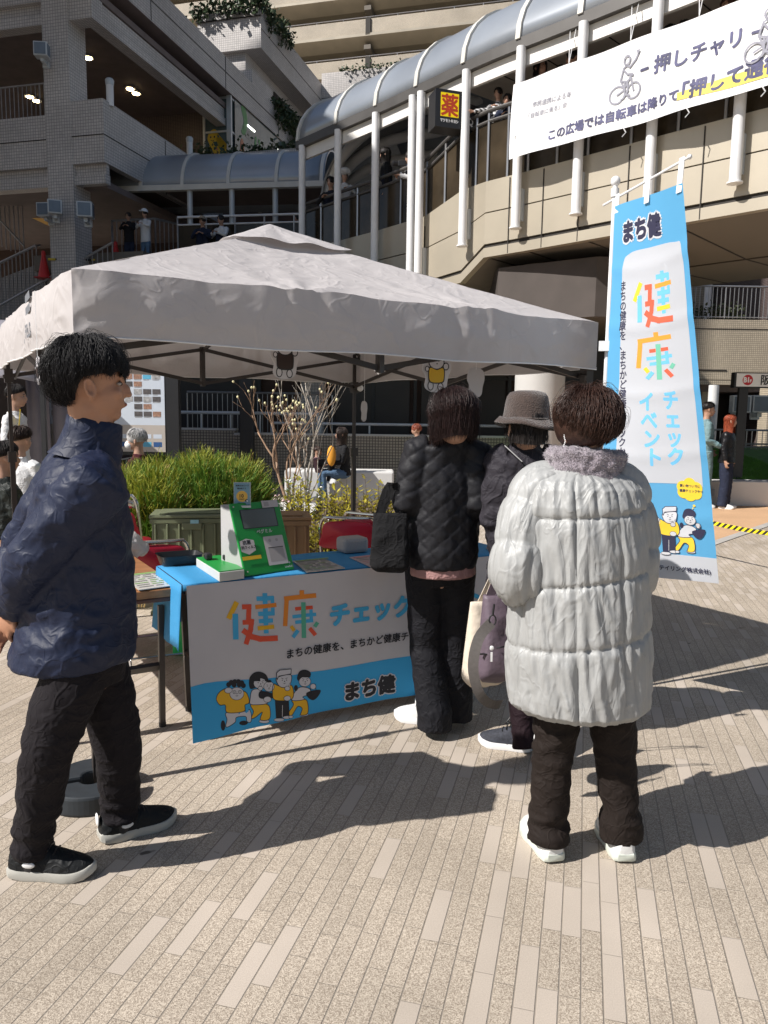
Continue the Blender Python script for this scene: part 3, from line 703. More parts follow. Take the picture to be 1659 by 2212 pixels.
# branch canopy meeting the bridge at the back left: tubes and vault
t = thing('branch_canopy', 'vaulted canopy with curved white tube ribs seen beneath the bridge roof', 'canopy', (0, 19, 6))
for k, (w2, h2, y0) in enumerate(((2.6, 1.55, 18.2), (2.3, 1.25, 18.9), (2.0, .95, 19.6), (1.8, .7, 20.4))):
    a = MB(); pts = [Vector((-1.45 + w2 - (w2) * math.cos(math.pi * .5 * j / 14), y0 - .22 * w2 * j / 14, 6.1 + (h2 + .5) * math.sin(math.pi * .5 * j / 14))) for j in range(15)]
    pts += [pts[-1] + Vector((1.6, -.4, .2))]; a.tube(pts, .12, 10); a.build('tube_rib', M['white'], t, smooth=True)
a = MB(); P_ = []
for yy in (17.9, 20, 22, 24): P_.append([Vector((-1.5 + 3.4 * (1 - math.cos(math.pi * .5 * j / 12)), yy, 6.2 + 2.3 * math.sin(math.pi * .5 * j / 12))) for j in range(13)] + [Vector((3.2, yy, 8.8))])
a.grid(P_); a.build('vault', M['roofin'], t, smooth='all', solid=.04)
a = MB(); a.box(-1.8, 24.5, 4.0, 3.4, 24.8, 9.0); a.build('end_wall', M['soffp'], t)
a = MB(); a.box(-1.75, 24.2, 5.5, 3.2, 24.49, 6.9); a.build('end_panel', M['lampbox'], t)

# ---------------------------------------------------------------- low barrel canopy on the left
CZ = 7.42
c0, c1 = gz(214, 417, CZ), gz(700, 404, CZ); cd = (c1 - c0).normalized()
CP = [tuple((c0 + cd * s)[:2]) for s in np.linspace(0, (c1 - c0).length, 9)]
t = thing('barrel_canopy', 'grey half-barrel walkway canopy on white posts above the landing', 'canopy', c0)
def brl(w, h, n=14):
    return [[p + UP * (CZ + .12 + h * math.sin(math.pi * k / n)) for p in off(CP, w / 2 - w / 2 * math.cos(math.pi * k / n), 0)] for k in range(n + 1)]
a = MB(); a.grid(brl(2.8, 1.15), flip=True); a.build('roof', M['roof'], t, smooth='all', solid=.05)
a = MB(); band(a, CP, -.1, .08, CZ, CZ + .14); a.build('gutter', M['rib'], t)
nI = inw(CP, 2)
for px in (222, 238, 318, 404, 498, 597, 690):
    s = None
    for i in range(400):
        q = c0 + cd * (i * .02)
        if (q.x / q.y) * 1660 + 830 >= px: s = q; break
    if s is None: continue
    a = MB(); flatrib(a, [Vector((s.x, s.y, CZ + .12)) + nI * (1.4 - 1.44 * math.cos(math.pi * k / 16)) + UP * (1.19 * math.sin(math.pi * k / 16)) for k in range(17)], cd, .09, .05); a.build('roof_rib', M['rib'], t)
a = MB(); s = c0 - cd * .05; a.add([Vector((s.x, s.y, CZ + .12)) + nI * (1.4 - 1.42 * math.cos(math.pi * k / 16)) + UP * (1.17 * math.sin(math.pi * k / 16)) for k in range(17)], [tuple(range(17))]); a.build('end_hood', M['roof'], t)
a = MB(); p = gz(165, 414, CZ); a.tube([p, c0 + Vector((.1, .1, .1))], .06, 10); a.build('tie_pipe', M['white'], t, smooth=True)
for px, py in ((409, 412), (500, 409), (594, 407)):
    p = gz(px, py, CZ); a = MB(); a.tube([Vector((p.x, p.y + .05, 5.5)), Vector((p.x, p.y + .05, CZ + .02))], .075, 12); a.build('post', M['lampbox'], t, smooth=True)
a = MB(); band(a, CP, .2, 2.7, CZ + .3, CZ + .34); a.build('ceiling', M['soff'], t)

# ---------------------------------------------------------------- landing, stairs and rails
L0, L1 = gz(244, 566, 5.6), gz(337, 563, 5.6)
t = thing('raised_landing', 'dark raised landing floor under the barrel canopy', 'landing', (-6, 21, 5.6))
a = MB(); a.bx(-14.5, 18.2, 5.2, -11.2, 24.2, 5.6); q = [L0 - UP * .01, L1 - UP * .01, gz(420, 565, 5.59), gz(690, 560, 5.59)]
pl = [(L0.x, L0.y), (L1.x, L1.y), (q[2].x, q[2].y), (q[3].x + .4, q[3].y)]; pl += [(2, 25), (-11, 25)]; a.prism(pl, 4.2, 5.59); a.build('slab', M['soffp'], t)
railing('landing_railing', 'steel barred railing round the corner of the landing where two children lean', [L0, L1, L1 + Vector((1.25, 1.6, 0))], 1.1, .145, M['steel'], r=.03, rb=.014)
q0, q1 = gz(385, 562, 5.6), gz(700, 556, 5.6)
t = thing('glass_balustrade', 'low steel balustrade with dark glass under the barrel canopy', 'railing', q0)
a = MB(); a.tube([q0 + UP * 1.12, q1 + UP * 1.12], .03, 8); a.tube([q0 + UP * .92, q1 + UP * .92], .022, 8); a.build('handrail', M['white'], t, smooth=True)
a = MB(); a.obox(q0 + UP * .1, q1 - q0, Vector((0, .02, 0)), UP * .8); a.build('glass_panel', M['bglass'], t)
a = MB()
for k in range(6): p = q0.lerp(q1, k / 5); a.tube([p, p + UP * 1.1], .025, 6)
a.each('rail_post', M['steel'], t)
# main flight: wall with slanting rail
s0, s1 = gy(243, 590, 20.6), gy(-60, 760, 21.4)
t = thing('staircase', 'tiled staircase climbing to the landing behind the tent', 'stairs', s1)
a = MB(); dW = Vector((0, 2.2, 0)); b0, b1 = Vector((s0.x + .1, s0.y, 5.3)), Vector((s1.x - .5, s1.y, 3.2))
a.rings([[Vector((p.x, p.y, 0)), Vector((p.x, p.y, p.z)), Vector((p.x, p.y + .25, p.z)), Vector((p.x, p.y + .25, 0))] for p in (b1, b0)]); a.bx(-11.5, 18.9, 0, -6, 19.2, 5.2); a.build('side_wall', M['tileA'], t)
a = MB()
for k in range(14):
    f = k / 14; p = b1.lerp(b0, f); a.box(p.x, p.y + .25, 0.5, p.x + (b0.x - b1.x) / 14, p.y + 2.4, p.z)
a.build('steps', M['conc'], t)
ra, rb_ = gy(243, 524, 20.5), gy(-60, 694, 21.3)
t = thing('stair_railing', 'slanting steel stair railing running down to the left behind the tent', 'railing', ra)
a = MB(); a.tube([ra, rb_], .035, 8); a.tube([ra, L0 + UP * 1.1], .03, 8); a.build('handrail', M['steel'], t, smooth=True)
a = MB()
for k in range(30): p = ra.lerp(rb_, k / 29); a.tube([p, p - UP * .85], .014, 5)
a.build('bars', M['steel'], t)
# second flight farther left
c_, d_ = gy(78, 530, 21.5), gy(-50, 592, 22)
t = thing('stair_railing', 'short steel stair railing farther left, ending in front of the red cone', 'railing', c_)
a = MB(); a.tube([d_, c_, gy(86, 530, 21.7)], .035, 8); a.build('handrail', M['steel'], t, smooth=True)
a = MB()
for k in range(16): p = c_.lerp(d_, k / 15); a.tube([p, p - UP * 1.15], .016, 5)
a.build('bars', M['steel'], t)
c_, d_ = gy(48, 444, 22.5), gy(-60, 395, 22.5)
t = thing('stair_railing', 'tall barred railing of the upper flight at the left edge', 'railing', c_)
a = MB(); a.tube([d_, c_], .03, 8); a.tube([c_ - UP * 1.1, d_ - UP * .2], .03, 6); a.build('handrail', M['steel'], t, smooth=True)
a = MB()
for k in range(12): p = c_.lerp(d_, k / 11); a.tube([p, p - UP * 1.4], .016, 5)
a.build('bars', M['steel'], t)
a = MB(); p0 = gy(-40, 600, 22.2); a.obox(gy(-60, 720, 22.2), gy(100, 660, 22.2) - gy(-60, 720, 22.2), Vector((0, .2, 0)), UP * 1.2)
simple('stair_wall', 'tiled side wall of the lower stair flight at the left edge', 'wall', a, M['tileA'])
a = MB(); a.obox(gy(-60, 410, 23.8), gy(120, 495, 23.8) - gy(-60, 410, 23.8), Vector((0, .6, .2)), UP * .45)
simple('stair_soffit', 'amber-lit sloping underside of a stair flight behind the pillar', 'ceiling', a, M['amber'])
# ================================================================ off-frame block at the left whose shadow covers the left buildings
a = MB(); a.box(-34, 9.6, 0, -10.6, 17.2, 17.5); a.box(-34, 11.5, 17.5, -13, 17.2, 42)
simple('neighbouring_building', 'tall tiled block beyond the left edge that shades the courtyard wing', 'building', a, M['tileA'])
# ================================================================ undercroft behind the plants
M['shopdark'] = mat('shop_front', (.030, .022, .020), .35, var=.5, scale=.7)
t = thing('shop_front', 'dark shop fronts in the shade under the raised deck', 'shop', (0, 19.4, 0))
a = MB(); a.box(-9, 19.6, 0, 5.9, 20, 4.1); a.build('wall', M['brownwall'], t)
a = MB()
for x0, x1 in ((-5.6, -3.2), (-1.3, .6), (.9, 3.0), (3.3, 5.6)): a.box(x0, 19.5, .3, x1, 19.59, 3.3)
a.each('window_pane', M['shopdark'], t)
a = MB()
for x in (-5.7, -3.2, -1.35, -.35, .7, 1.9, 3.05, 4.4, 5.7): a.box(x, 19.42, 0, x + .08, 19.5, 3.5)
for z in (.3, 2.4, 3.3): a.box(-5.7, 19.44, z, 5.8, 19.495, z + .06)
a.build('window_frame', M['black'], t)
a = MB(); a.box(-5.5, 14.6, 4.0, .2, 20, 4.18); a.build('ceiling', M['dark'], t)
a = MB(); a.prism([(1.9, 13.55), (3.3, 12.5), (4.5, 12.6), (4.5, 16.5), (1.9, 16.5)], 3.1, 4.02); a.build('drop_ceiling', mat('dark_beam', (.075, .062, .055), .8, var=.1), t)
a = MB(); a.box(-2.05, 18.9, 0, -1.5, 19.4, 4.0); a.build('pillar', M['tileA'], t)
ar = Art(); ar.text('ETTE PL', 0, 0, .16, 'w', .003); ar.text('STORY', -.2, .55, .22, 'r', .004)
ar.build('lettering', flat_fn((3.35, 19.40, 2.05), (1, 0, 0), (0, 0, 1)), .02, .02, {'w': M['white'], 'r': mat('dull_red_letter', (.16, .05, .05), .5, var=0)}, t, cell=9)
# low tiled wall and railings
def lowwall(label, xa, xb, y, h, m):
    t = thing('tiled_wall', label, 'wall', (xa, y, 0))
    a = MB(); a.box(xa, y, 0, xb, y + .25, h); a.build('wall', m, t)
    a = MB(); a.box(xa - .01, y - .015, h, xb + .01, y + .265, h + .04); a.build('coping', M['conc'], t)
lowwall('low tiled wall left of the black pillar, behind the bush', -4.55, -3.1, 16.0, 1.14, M['tileB'])
lowwall('low brown tiled wall behind the bare shrubs and the bench', -2.72, 3.9, 16.0, 1.06, M['tileB'])
lowwall('short tiled pier just left of the black pillar', -3.08, -2.93, 15.8, 1.05, M['tileB'])
a = MB(); a.box(-2.92, 15.5, 0, -2.66, 15.76, 4.0); simple('black_pillar', 'slim black pillar between the two low tiled walls', 'pillar', a, M['black'], bevel=.01)
railing('wall_railing', 'pale round handrail above the low tiled wall at the left', [Vector((-4.5, 16.3, .95)), Vector((-1.4, 16.3, .95))], .55, .6, M['lampbox'], r=.035, rb=.02, bot=False)
railing('ramp_railing', 'dark barred ramp railing in the shade behind the low wall', [Vector((-4.4, 17.2, .95)), Vector((-1.2, 17.4, .95))], 1.0, .11, M['steel'], r=.025, rb=.009)
railing('wall_railing', 'slim handrail above the low tiled wall behind the bench', [Vector((-2.4, 16.35, 1.0)), Vector((3.8, 16.35, 1.0))], .30, .9, M['lampbox'], r=.03, rb=.02, bot=False)
# ---------------------------------------------------------------- notice board
bx0, bx1, by_ = (100 - 830) / 1660 * 11, (357 - 830) / 1660 * 11, 11.0
t = thing('notice_board', 'large white notice board covered with rows of small photo cards in a black frame', 'notice board', (bx0, by_, .9))
a = MB(); a.box(bx0 - .05, by_ + .03, .88, bx1 + .2, by_ + .12, 2.6); a.box(bx1 + .02, by_ - .02, 0, bx1 + .2, by_ + .12, 2.9); a.box(bx0 - .2, by_ - .02, 0, bx0 - .05, by_ + .12, 2.9); a.build('frame', M['black'], t)
kc = {'w': mat('board_white', (.62, .68, .76), .5, var=.02), 'b': mat('board_beige', (.50, .45, .40), .5, var=0), 'k': mat('card_dark', (.10, .09, .09), .5, var=.3, scale=30), 'g': mat('card_grey', (.38, .38, .38), .5, var=.4, scale=25), 'r': mat('card_red', (.62, .04, .04), .5, var=0), 'y': mat('card_yellow', (.70, .55, .05), .5, var=0), 'n': mat('card_brown', (.35, .20, .14), .5, var=.4, scale=30), 'u': mat('card_navy', (.03, .10, .28), .5, var=0), 'c': mat('card_sky', (.12, .45, .65), .5, var=0)}
ar = Art(); BW, BH = bx1 - bx0, 1.66
ar.rect(0, 0, BW, .38, 'b')
rg = random.Random(5)
for r_ in range(11):
    for c_ in range(12):
        if rg.random() < .30 + (.3 if r_ in (0, 4) else 0): continue
        x = BW - .17 - c_ * .131; y = .50 + r_ * .105
        ar.rect(x, y, x + .115, y + .072, rg.choice('kgnkgngkgycr' if rg.random() < .5 else 'kgnggn'), dl=0)
        ar.rect(x + .005, y - .014, x + .07 + rg.random() * .04, y - .006, 'g', dl=0)
ar.lay += 1
for c_, k in enumerate('ucwuwrwcw'):
    ar.rect(BW - .17 - c_ * .15, .07, BW - .05 - c_ * .15, .14, k, dl=0)
    ar.rect(BW - .17 - c_ * .15, .19, BW - .05 - c_ * .15, .25, 'w', dl=0)
ar.build('poster', flat_fn((bx0, by_, .93), (1, 0, 0), (0, 0, 1)), BW, BH, kc, t, cell=5)
# ---------------------------------------------------------------- neighbouring stall at the left edge
t = thing('background_tent', 'grey tent roof edge with grey fabric panels at the left edge behind the young man', 'tent', (-6, 9.4, 0))
a = MB(); fa = mat('grey_tent_fabric', (.34, .33, .37), .8, var=.08, scale=2, bump=.2, bscale=6)
P_ = []
for j in range(5): P_.append([Vector((-9 + 5.0 * i / 12, 9.2, 2.02 - .045 * j + .012 * math.sin(i * 1.9) * j)) for i in range(13)])
a.grid(P_, flip=True); a.grid([[Vector((-9 + 5.0 * i / 12, 9.2, 2.02)) for i in range(13)], [Vector((-8 + 3.0 * i / 12, 10.6, 2.7)) for i in range(13)]], flip=True); a.build('canopy', fa, t, smooth='all', solid=.004)
a = MB(); a.box(-4.08, 9.15, 0, -4.03, 9.2, 2.0); a.box(-4.08, 11.6, 0, -4.03, 11.65, 2.0); a.each('leg', M['black'], t)
a = MB()
for k, (x0, x1) in enumerate(((-5.05, -4.72), (-4.70, -4.25))): a.grid([[Vector((x0 + (x1 - x0) * i / 8, 10.9 + .03 * math.sin(i * 1.3 + k), z)) for i in range(9)] for z in (0.0, 1.0, 2.0)])
a.each('side_panel', mat('side_panel_fabric', (.20, .18, .20), .8, var=.1), t, smooth='all', solid=.004)
a = MB(); a.box(-9, 12.2, 0, -5.0, 12.3, 2.4); simple('dark_screen', 'dark screen panel behind the person in the white hoodie', 'screen', a, M['dark'])
# ---------------------------------------------------------------- planting
M['soil'] = mat('soil', (.16, .12, .085), .95, var=.35, scale=14, bump=.8, bscale=60)
a = MB(); P_ = []
for i in range(31):
    row = []
    for j in range(31):
        x = -3.2 + 4.3 * i / 30; y = 5.95 + 6.0 * j / 30; e = min(i, 30 - i, j, 30 - j) / 5
        row.append(Vector((x, y, -.02 + .30 * min(1, e) + .025 * noise.noise(Vector((x * 2, y * 2, 0))))))
    P_.append(row)
a.grid(P_); struct(a.build('soil', M['soil'], smooth='all'))
M['gravel'] = mat('white_gravel', (.72, .70, .67), .9, var=.25, scale=60, bump=.9, bscale=90)
a = MB(); a.poly = None
P_ = []
for i in range(13):
    P_.append([Vector((-1.85 + 1.0 * j / 14 + .05 * math.sin(i * 2.1), 8.9 + 1.5 * i / 12 + .06 * math.sin(j * 1.7), .30 + .05 * math.sin(math.pi * i / 12) + .012 * noise.noise(Vector((i * .7, j * .7, 3))))) for j in range(15)])
a.grid(P_, flip=True); struct(a.build('gravel', M['gravel'], smooth='all'))
def pebbles():
    rg = random.Random(3); a = MB()
    for _ in range(420):
        x, y = rg.uniform(-1.9, .6), rg.uniform(6.6, 9.2); a.ell((x, y, .29), [rg.uniform(.012, .03) for _ in range(2)] + [.012], n=6, mrg=4)
    o = a.build('pebbles', M['conc'], smooth='all'); o['kind'] = 'stuff'; tag(o, 'pale pebbles scattered over the planting soil', 'pebbles')
pebbles()
def heath(label, cx, cy, rx, ry, h, n, seed):
    rg = random.Random(seed); t = thing('evergreen_shrub', label, 'shrub', (cx, cy, .25))
    mats = [mat('needle_green', (.12, .23, .028), .6, var=.35, scale=5, transl=.25), mat('needle_yellow', (.34, .36, .045), .6, var=.25, scale=6, transl=.25), mat('needle_dry', (.30, .17, .06), .7, var=.3, scale=6)]
    mb = MB(); stm = MB()
    for k in range(n):
        u = rg.uniform(0, 6.283); q = math.sqrt(rg.random()); ex, ey = q * math.cos(u), q * math.sin(u)
        top = h * (1 - .42 * q ** 2.4) * (1 + .20 * noise.noise(Vector((ex * 2.2, ey * 2.2, seed))))
        z0 = top * rg.uniform(.05, .86) if rg.random() < .75 else top * .8
        p = Vector((cx + ex * rx * .92, cy + ey * ry * .92, .25 + z0))
        L = rg.uniform(.14, .34); lean = Vector((ex * .55 + rg.gauss(0, .22), ey * .55 + rg.gauss(0, .22), 1)).normalized()
        q1 = p + lean * L * .5; q2 = q1 + (lean + Vector((rg.gauss(0, .25), rg.gauss(0, .25), -.05))).normalized() * L * .5
        sd = lean.cross(Vector((rg.uniform(-1, 1), rg.uniform(-1, 1), .1))).normalized() * .0045
        mb.cur = 2 if rg.random() < .03 else (1 if (noise.noise(Vector((p.x * 2.1, p.y * 2.1, p.z * 2.5 + seed))) + rg.gauss(0, .3) + (z0 / h - .55) * .9) > .12 else 0)
        mb.add([p - sd, p + sd, q1 + sd * 1.1, q2, q1 - sd * 1.1], [(0, 1, 2, 3, 4)])
        for b_ in range(3):   # side needles
            f = rg.uniform(.25, .9); c = p.lerp(q2, f); d = (lean + Vector((rg.gauss(0, .7), rg.gauss(0, .7), rg.gauss(0, .2)))).normalized() * .07
            mb.add([c, c + d * .5 + sd * .7, c + d, c + d * .5 - sd * .7], [(0, 1, 2, 3)])
    for k in range(40):
        u = rg.uniform(0, 6.283); q = rg.random() * .7; b = Vector((cx + .25 * q * math.cos(u), cy + .25 * q * math.sin(u), .22)); stm.tube([b, b + Vector((math.cos(u) * q * rx * .9, math.sin(u) * q * ry * .9, h * .7))], .006, 4)
    mb.build('foliage', mats, t); stm.build('stem', M['stem'], t)
heath('low feathery yellow-green evergreen shrub beside the old person in the mask', -2.08, 7.0, .50, .5, .70, 7500, 11)
heath('taller feathery green evergreen shrub behind the green crates', -1.62, 7.2, .52, .5, .78, 7500, 12)
a = MB()
for k in range(9):
    u = k * .8; b = Vector((-1.98 + .02 * k, 5.72, .02)); a.tube([b, b + Vector((.05 * math.cos(u), .03 * math.sin(u), .22)), b + Vector((.14 * math.cos(u), .08 * math.sin(u), .20 + .06 * (k % 3)))], [.006, .009, .002], 5)
simple('dry_weed', 'dry straw-coloured weed below the feathery shrub beside the chair', 'weed', a, mat('straw', (.55, .42, .2), .8, var=.2), smooth='all')
def shrub(label, cx, cy, rx, h, n, col, sz, seed, flowers=None):
    rg = random.Random(seed); t = thing('leafy_shrub', label, 'shrub', (cx, cy, .25)); mb = MB(); st = MB(); fl = MB()
    for k in range(n):
        u = rg.uniform(0, 6.283); q = math.sqrt(rg.random()); b = Vector((cx + .1 * math.cos(u), cy + .1 * math.sin(u), .24))
        tp = Vector((cx + rx * q * math.cos(u), cy + rx * .8 * q * math.sin(u), .25 + h * rg.uniform(.45, 1.0) * (1 - .25 * q))); md = b.lerp(tp, .5) + Vector((math.cos(u), math.sin(u), 0)) * .04
        st.tube([b, md, tp], [.006, .005, .002], 4)
        for j in range(13):
            f = .25 + .75 * j / 12; p = b.lerp(md, f * 2) if f < .5 else md.lerp(tp, f * 2 - 1); a2 = j * 2.4 + k
            d = Vector((math.cos(a2), math.sin(a2), rg.uniform(.15, .9))).normalized(); s = sz * rg.uniform(.7, 1.25); sd = d.cross(UP).normalized(); nn_ = sd.cross(d)
            mb.cur = 1 if rg.random() < .35 else 0
            c1 = p + d * s * .5 - nn_ * s * .06
            mb.add([p, c1 + sd * s * .2 + nn_ * s * .05, p + d * s, c1 - sd * s * .2 + nn_ * s * .05, c1], [(0, 4, 1), (4, 2, 1), (0, 3, 4), (4, 3, 2)])
        if flowers and rg.random() < .6: fl.ell(tp + UP * .01, (.018, .018, .014), n=7, mrg=5)
    mb.build('foliage', [mat('leaf_' + str(seed), col, .45, var=.25, scale=12, transl=.35), mat('leaf_b' + str(seed), tuple(c * .6 for c in col), .45, var=.25, scale=12, transl=.3)], t)
    st.build('stem', M['stem'], t)
    if flowers: fl.build('blossom', flowers, t, smooth='all')
shrub('bright yellow-green leafy shrub left of the rear tent leg', -.62, 7.0, .34, .80, 60, (.52, .46, .05), .075, 21)
shrub('bright yellow-green leafy shrub right of the rear tent leg', -.22, 7.3, .34, .74, 60, (.50, .43, .05), .075, 22)
shrub('low yellow-green shrub in front behind the brown crate', -.55, 6.45, .25, .45, 34, (.45, .40, .06), .07, 23)
shrub('small green shrub with pink-white buds at the foot of the bare shrub', -1.28, 8.6, .22, .48, 26, (.16, .24, .07), .05, 24, mat('pink_blossom', (.75, .5, .5), .6, var=.1))
shrub('green leafy shrub behind the yellow shrubs below the seated woman', -.95, 8.9, .25, .62, 26, (.14, .22, .06), .06, 25, M['white'])
def bare(label, base, stems, seed, bark, buds, lv=4, spread=.55, up=.35):
    rg = random.Random(seed); t = thing('bare_shrub', label, 'shrub', base); mb = MB(); bd = MB()
    def grow(p, d, L, r, k):
        q = p; pts = [p]; n = 4
        for i in range(n): d = (d + Vector((rg.gauss(0, .12), rg.gauss(0, .12), rg.gauss(0, .06) + .04))).normalized(); q = q + d * (L / n); pts.append(q)
        mb.tube(pts, [r * (1 - .4 * i / n) for i in range(n + 1)], 6 if k < 2 else 4)
        if k >= lv:
            if buds and rg.random() < .62: bd.ell(q, (.015, .015, .018), n=7, mrg=5)
            return
        for j in range(rg.choice((2, 2, 3))):
            s = Vector((rg.gauss(0, 1), rg.gauss(0, .8), rg.gauss(0, .3))).normalized()
            grow(pts[rg.choice((2, 3, 4)) if j else 4], (d * .9 + s * spread + UP * up * .4).normalized(), L * rg.uniform(.6, .85), r * .58, k + 1)
    for d, L, r in stems: grow(Vector(base), Vector(d).normalized(), L, r, 0)
    mb.build('branches', bark, t, smooth='all')
    if buds:
        n_ = min(100, len(bd.pc)); b1_, b2_ = MB(), MB(); cut = bd.pc[n_] if n_ < len(bd.pc) else (len(bd.v), len(bd.f))
        b1_.v, b1_.f, b1_.mi, b1_.pc = bd.v[:cut[0]], bd.f[:cut[1]], bd.mi[:cut[1]], bd.pc[:n_]; b1_.each('bud', buds, t, smooth='all')
        if n_ < len(bd.pc): b2_.v = bd.v[cut[0]:]; b2_.f = [tuple(q - cut[0] for q in f) for f in bd.f[cut[1]:]]; b2_.mi = bd.mi[cut[1]:]; o = b2_.build('buds', buds, t, smooth='all'); o['kind'] = 'stuff'
bark1 = mat('reddish_bark', (.30, .19, .12), .7, var=.2, scale=20); bark2 = mat('grey_bark', (.36, .32, .27), .8, var=.2, scale=20)
budm = mat('cream_bud', (.78, .72, .42), .6, var=.15, scale=30)
b0 = gz(628, 1096, .3)
bare('bare shrub with pale yellow buds leaning left behind the green device', b0, [((-.55, -.1, 1), .62, .026), ((-.12, .05, 1), .62, .02), ((.25, .1, 1), .55, .016)], 31, bark1, budm, 4, .60)
b1 = gz(664, 1092, .3)
bare('tall bare grey twiggy shrub beside the budded one', b1, [((-.10, 0, 1), .85, .018), ((.10, .05, 1), .9, .02), ((.02, -.05, 1), .8, .015), ((.22, .1, 1), .75, .012), ((-.2, 0, 1), .75, .012)], 44, bark2, None, 3, .28, .7)
# ---------------------------------------------------------------- bench, grass mound, kerb
a = MB(); a.box(-1.62, 12.4, 0, -1.35, 12.9, .6); a.box(-1.35, 12.3, 0, .15, 12.9, .6); simple('bench', 'white concrete bench block under the seated woman', 'bench', a, M['wconc'], bevel=.03)
a = MB(); a.box(-.25, 12.27, .12, .0, 12.302, .2); simple('bench_plate', 'small grey plate on the front of the white bench', 'plate', a, M['lampbox'], bevel=.005)
M['grass'] = mat('lawn', (.07, .17, .025), .9, var=.3, scale=8, bump=.8, bscale=120)
a = MB(); P_ = []
for i in range(25):
    row = []
    for j in range(25):
        x = 1.2 + 9.5 * i / 24; y = 13.75 + (6.0 if x > 5 else 2.2) * j / 24 ; z = .42 + (.38 * math.sin(min(1, j / 16) * math.pi / 2) if x > 4.8 else .1 * j / 24) - (.35 if i == 0 else 0)
        row.append(Vector((x, y, z)))
    P_.append(row)
a.grid(P_); struct(a.build('lawn', M['grass'], smooth='all'))
def blades():
    rg = random.Random(8); a = MB()
    for _ in range(16000):
        if rg.random() < .8: x = rg.uniform(5.6, 7.6); y = rg.uniform(13.8, 18)
        else: x = rg.uniform(1.4, 2.4); y = rg.uniform(13.8, 15.5)
        j = (y - 13.75) / (6.0 if x > 5 else 2.2) * 24; z = .42 + (.38 * math.sin(min(1, j / 16) * math.pi / 2) if x > 4.8 else .1 * j / 24)
        d = Vector((rg.gauss(0, .02), rg.gauss(0, .02), .055)); a.add([Vector((x - .006, y, z)), Vector((x + .006, y, z)), Vector((x, y, z)) + d], [(0, 1, 2)])
    o = a.build('grass', mat('grass_blade', (.10, .24, .03), .7, var=.35, scale=5, transl=.3)); tag(o, 'short green grass on the mound behind the white kerb', 'grass', kind='stuff')
blades()
a = MB(); a.box(5.35, 13.35, 0, 12, 13.8, .44); simple('kerb_wall', 'low white kerb wall in front of the lawn behind the red-haired woman', 'kerb', a, M['wconc'], bevel=.02)
a = MB(); a.box(1.2, 13.4, 0, 2.6, 13.8, .44); simple('kerb_wall', 'short pale kerb in front of the grass strip behind the queue', 'kerb', a, M['wconc'], bevel=.02)
a = MB(); a.box(5.55, 13.30, .18, 5.75, 13.352, .30); simple('kerb_socket', 'small grey socket box on the front of the white kerb', 'socket', a, M['lampbox'], bevel=.004)
# hazard tape
def tape():
    p, q = gz(1535, 1126, .45), gz(1700, 1153, .45); n = 26; a = MB(); a.cur = 0; d = q - p
    t_ = (q - p).normalized(); up = Vector((0, -.25, 1)).normalized() * .045
    P0 = p - d * .5
    for i in range(n * 2):
        f0, f1 = i / n, (i + 1) / n; sag = lambda f: UP * (-.05 * math.sin(math.pi * min(1, f / 2)))
        sh = t_ * .04; A, B = P0 + d * f0 + sag(f0), P0 + d * f1 + sag(f1); a.cur = i % 2
        a.add([A, B, B + up + sh, A + up + sh], [(0, 1, 2, 3)])
    o = a.build('hazard_tape', [mat('tape_yellow', (.85, .68, .02), .4, var=0), M['black']]); tag(o, 'yellow and black hazard tape strung low across the tan paving at the right edge', 'tape')
tape()
# ================================================================ buildings at the right behind the flag
t = thing('balcony_building', 'sunlit cream tiled balcony wall beyond the flag at the right', 'building', (9, 22, 0))
a = MB(); a.box(6.5, 22, 2.62, 10.85, 22.3, 4.28); a.box(6.5, 21.98, 2.48, 10.6, 22.3, 2.60); a.build('balcony_wall', M['tileC'], t)
a = MB(); a.box(6.5, 21.985, 2.86, 9.6, 21.999, 2.90); a.box(8.0, 21.985, 2.62, 8.02, 21.999, 4.28); a.box(6.5, 21.985, 4.02, 10.85, 21.999, 4.035); a.each('panel_joint', M['groove'], t)
a = MB(); a.box(6.5, 26.5, 0, 14, 27, 9.0); a.build('back_wall', mat('shutter_wall', (.50, .49, .46), .6, var=.06), t)
a = MB()
for k in range(34): a.box(6.5, 26.46, 4.4 + k * .1, 9.9, 26.5, 4.46 + k * .1)
a.each('louvres', M['wbeam'], t)
a = MB(); a.box(9.95, 25.9, 4.2, 10.45, 26.4, 9); a.build('pillar', M['tileC'], t)
a = MB(); a.lathe((9.75, 24.0, 4.2), [(.11, 0), (.11, 4.5)], 16); a.build('pipe', M['white'], t, smooth=True)
a = MB(); a.box(10.87, 22.4, 0, 16, 30, 9); a.build('side_block', M['tileD'], t)
a = MB(); a.box(6.5, 22.3, 2.3, 14, 26.5, 2.48); a.build('soffit', M['soff'], t)
a = MB(); a.box(5.6, 24.2, 0, 14, 24.5, 2.35); a.build('shop_wall', M['shopdark'], t)
a = MB(); a.box(6.6, 22.9, 1.95, 9.3, 22.95, 2.42); a.build('sign_band', mat('sign_band', (.20, .16, .13), .6, var=.05), t)
ar = Art(); ar.text('753−3173', 0, 0, .34, 'k', .006); ar.build('lettering', flat_fn((7.65, 22.89, 2.06), (1, 0, 0), (0, 0, 1)), .02, .02, {'k': M['black']}, t, cell=9)
a = MB(); a.box(9.2, 22.6, 0, 9.42, 22.9, 2.5); a.build('pillar', mat('cream_post', (.55, .48, .36), .6, var=.05), t)
a = MB(); a.box(10.05, 20.4, 0, 10.85, 20.9, 2.35); a.build('lamp_pillar', M['tileC'], t)
railing('balcony_railing', 'thin grey railing on top of the cream balcony wall', [Vector((6.6, 22.1, 4.28)), Vector((10.8, 22.1, 4.28))], .92, .12, M['steel'], r=.025, rb=.01)
a = MB(); rg = random.Random(17)
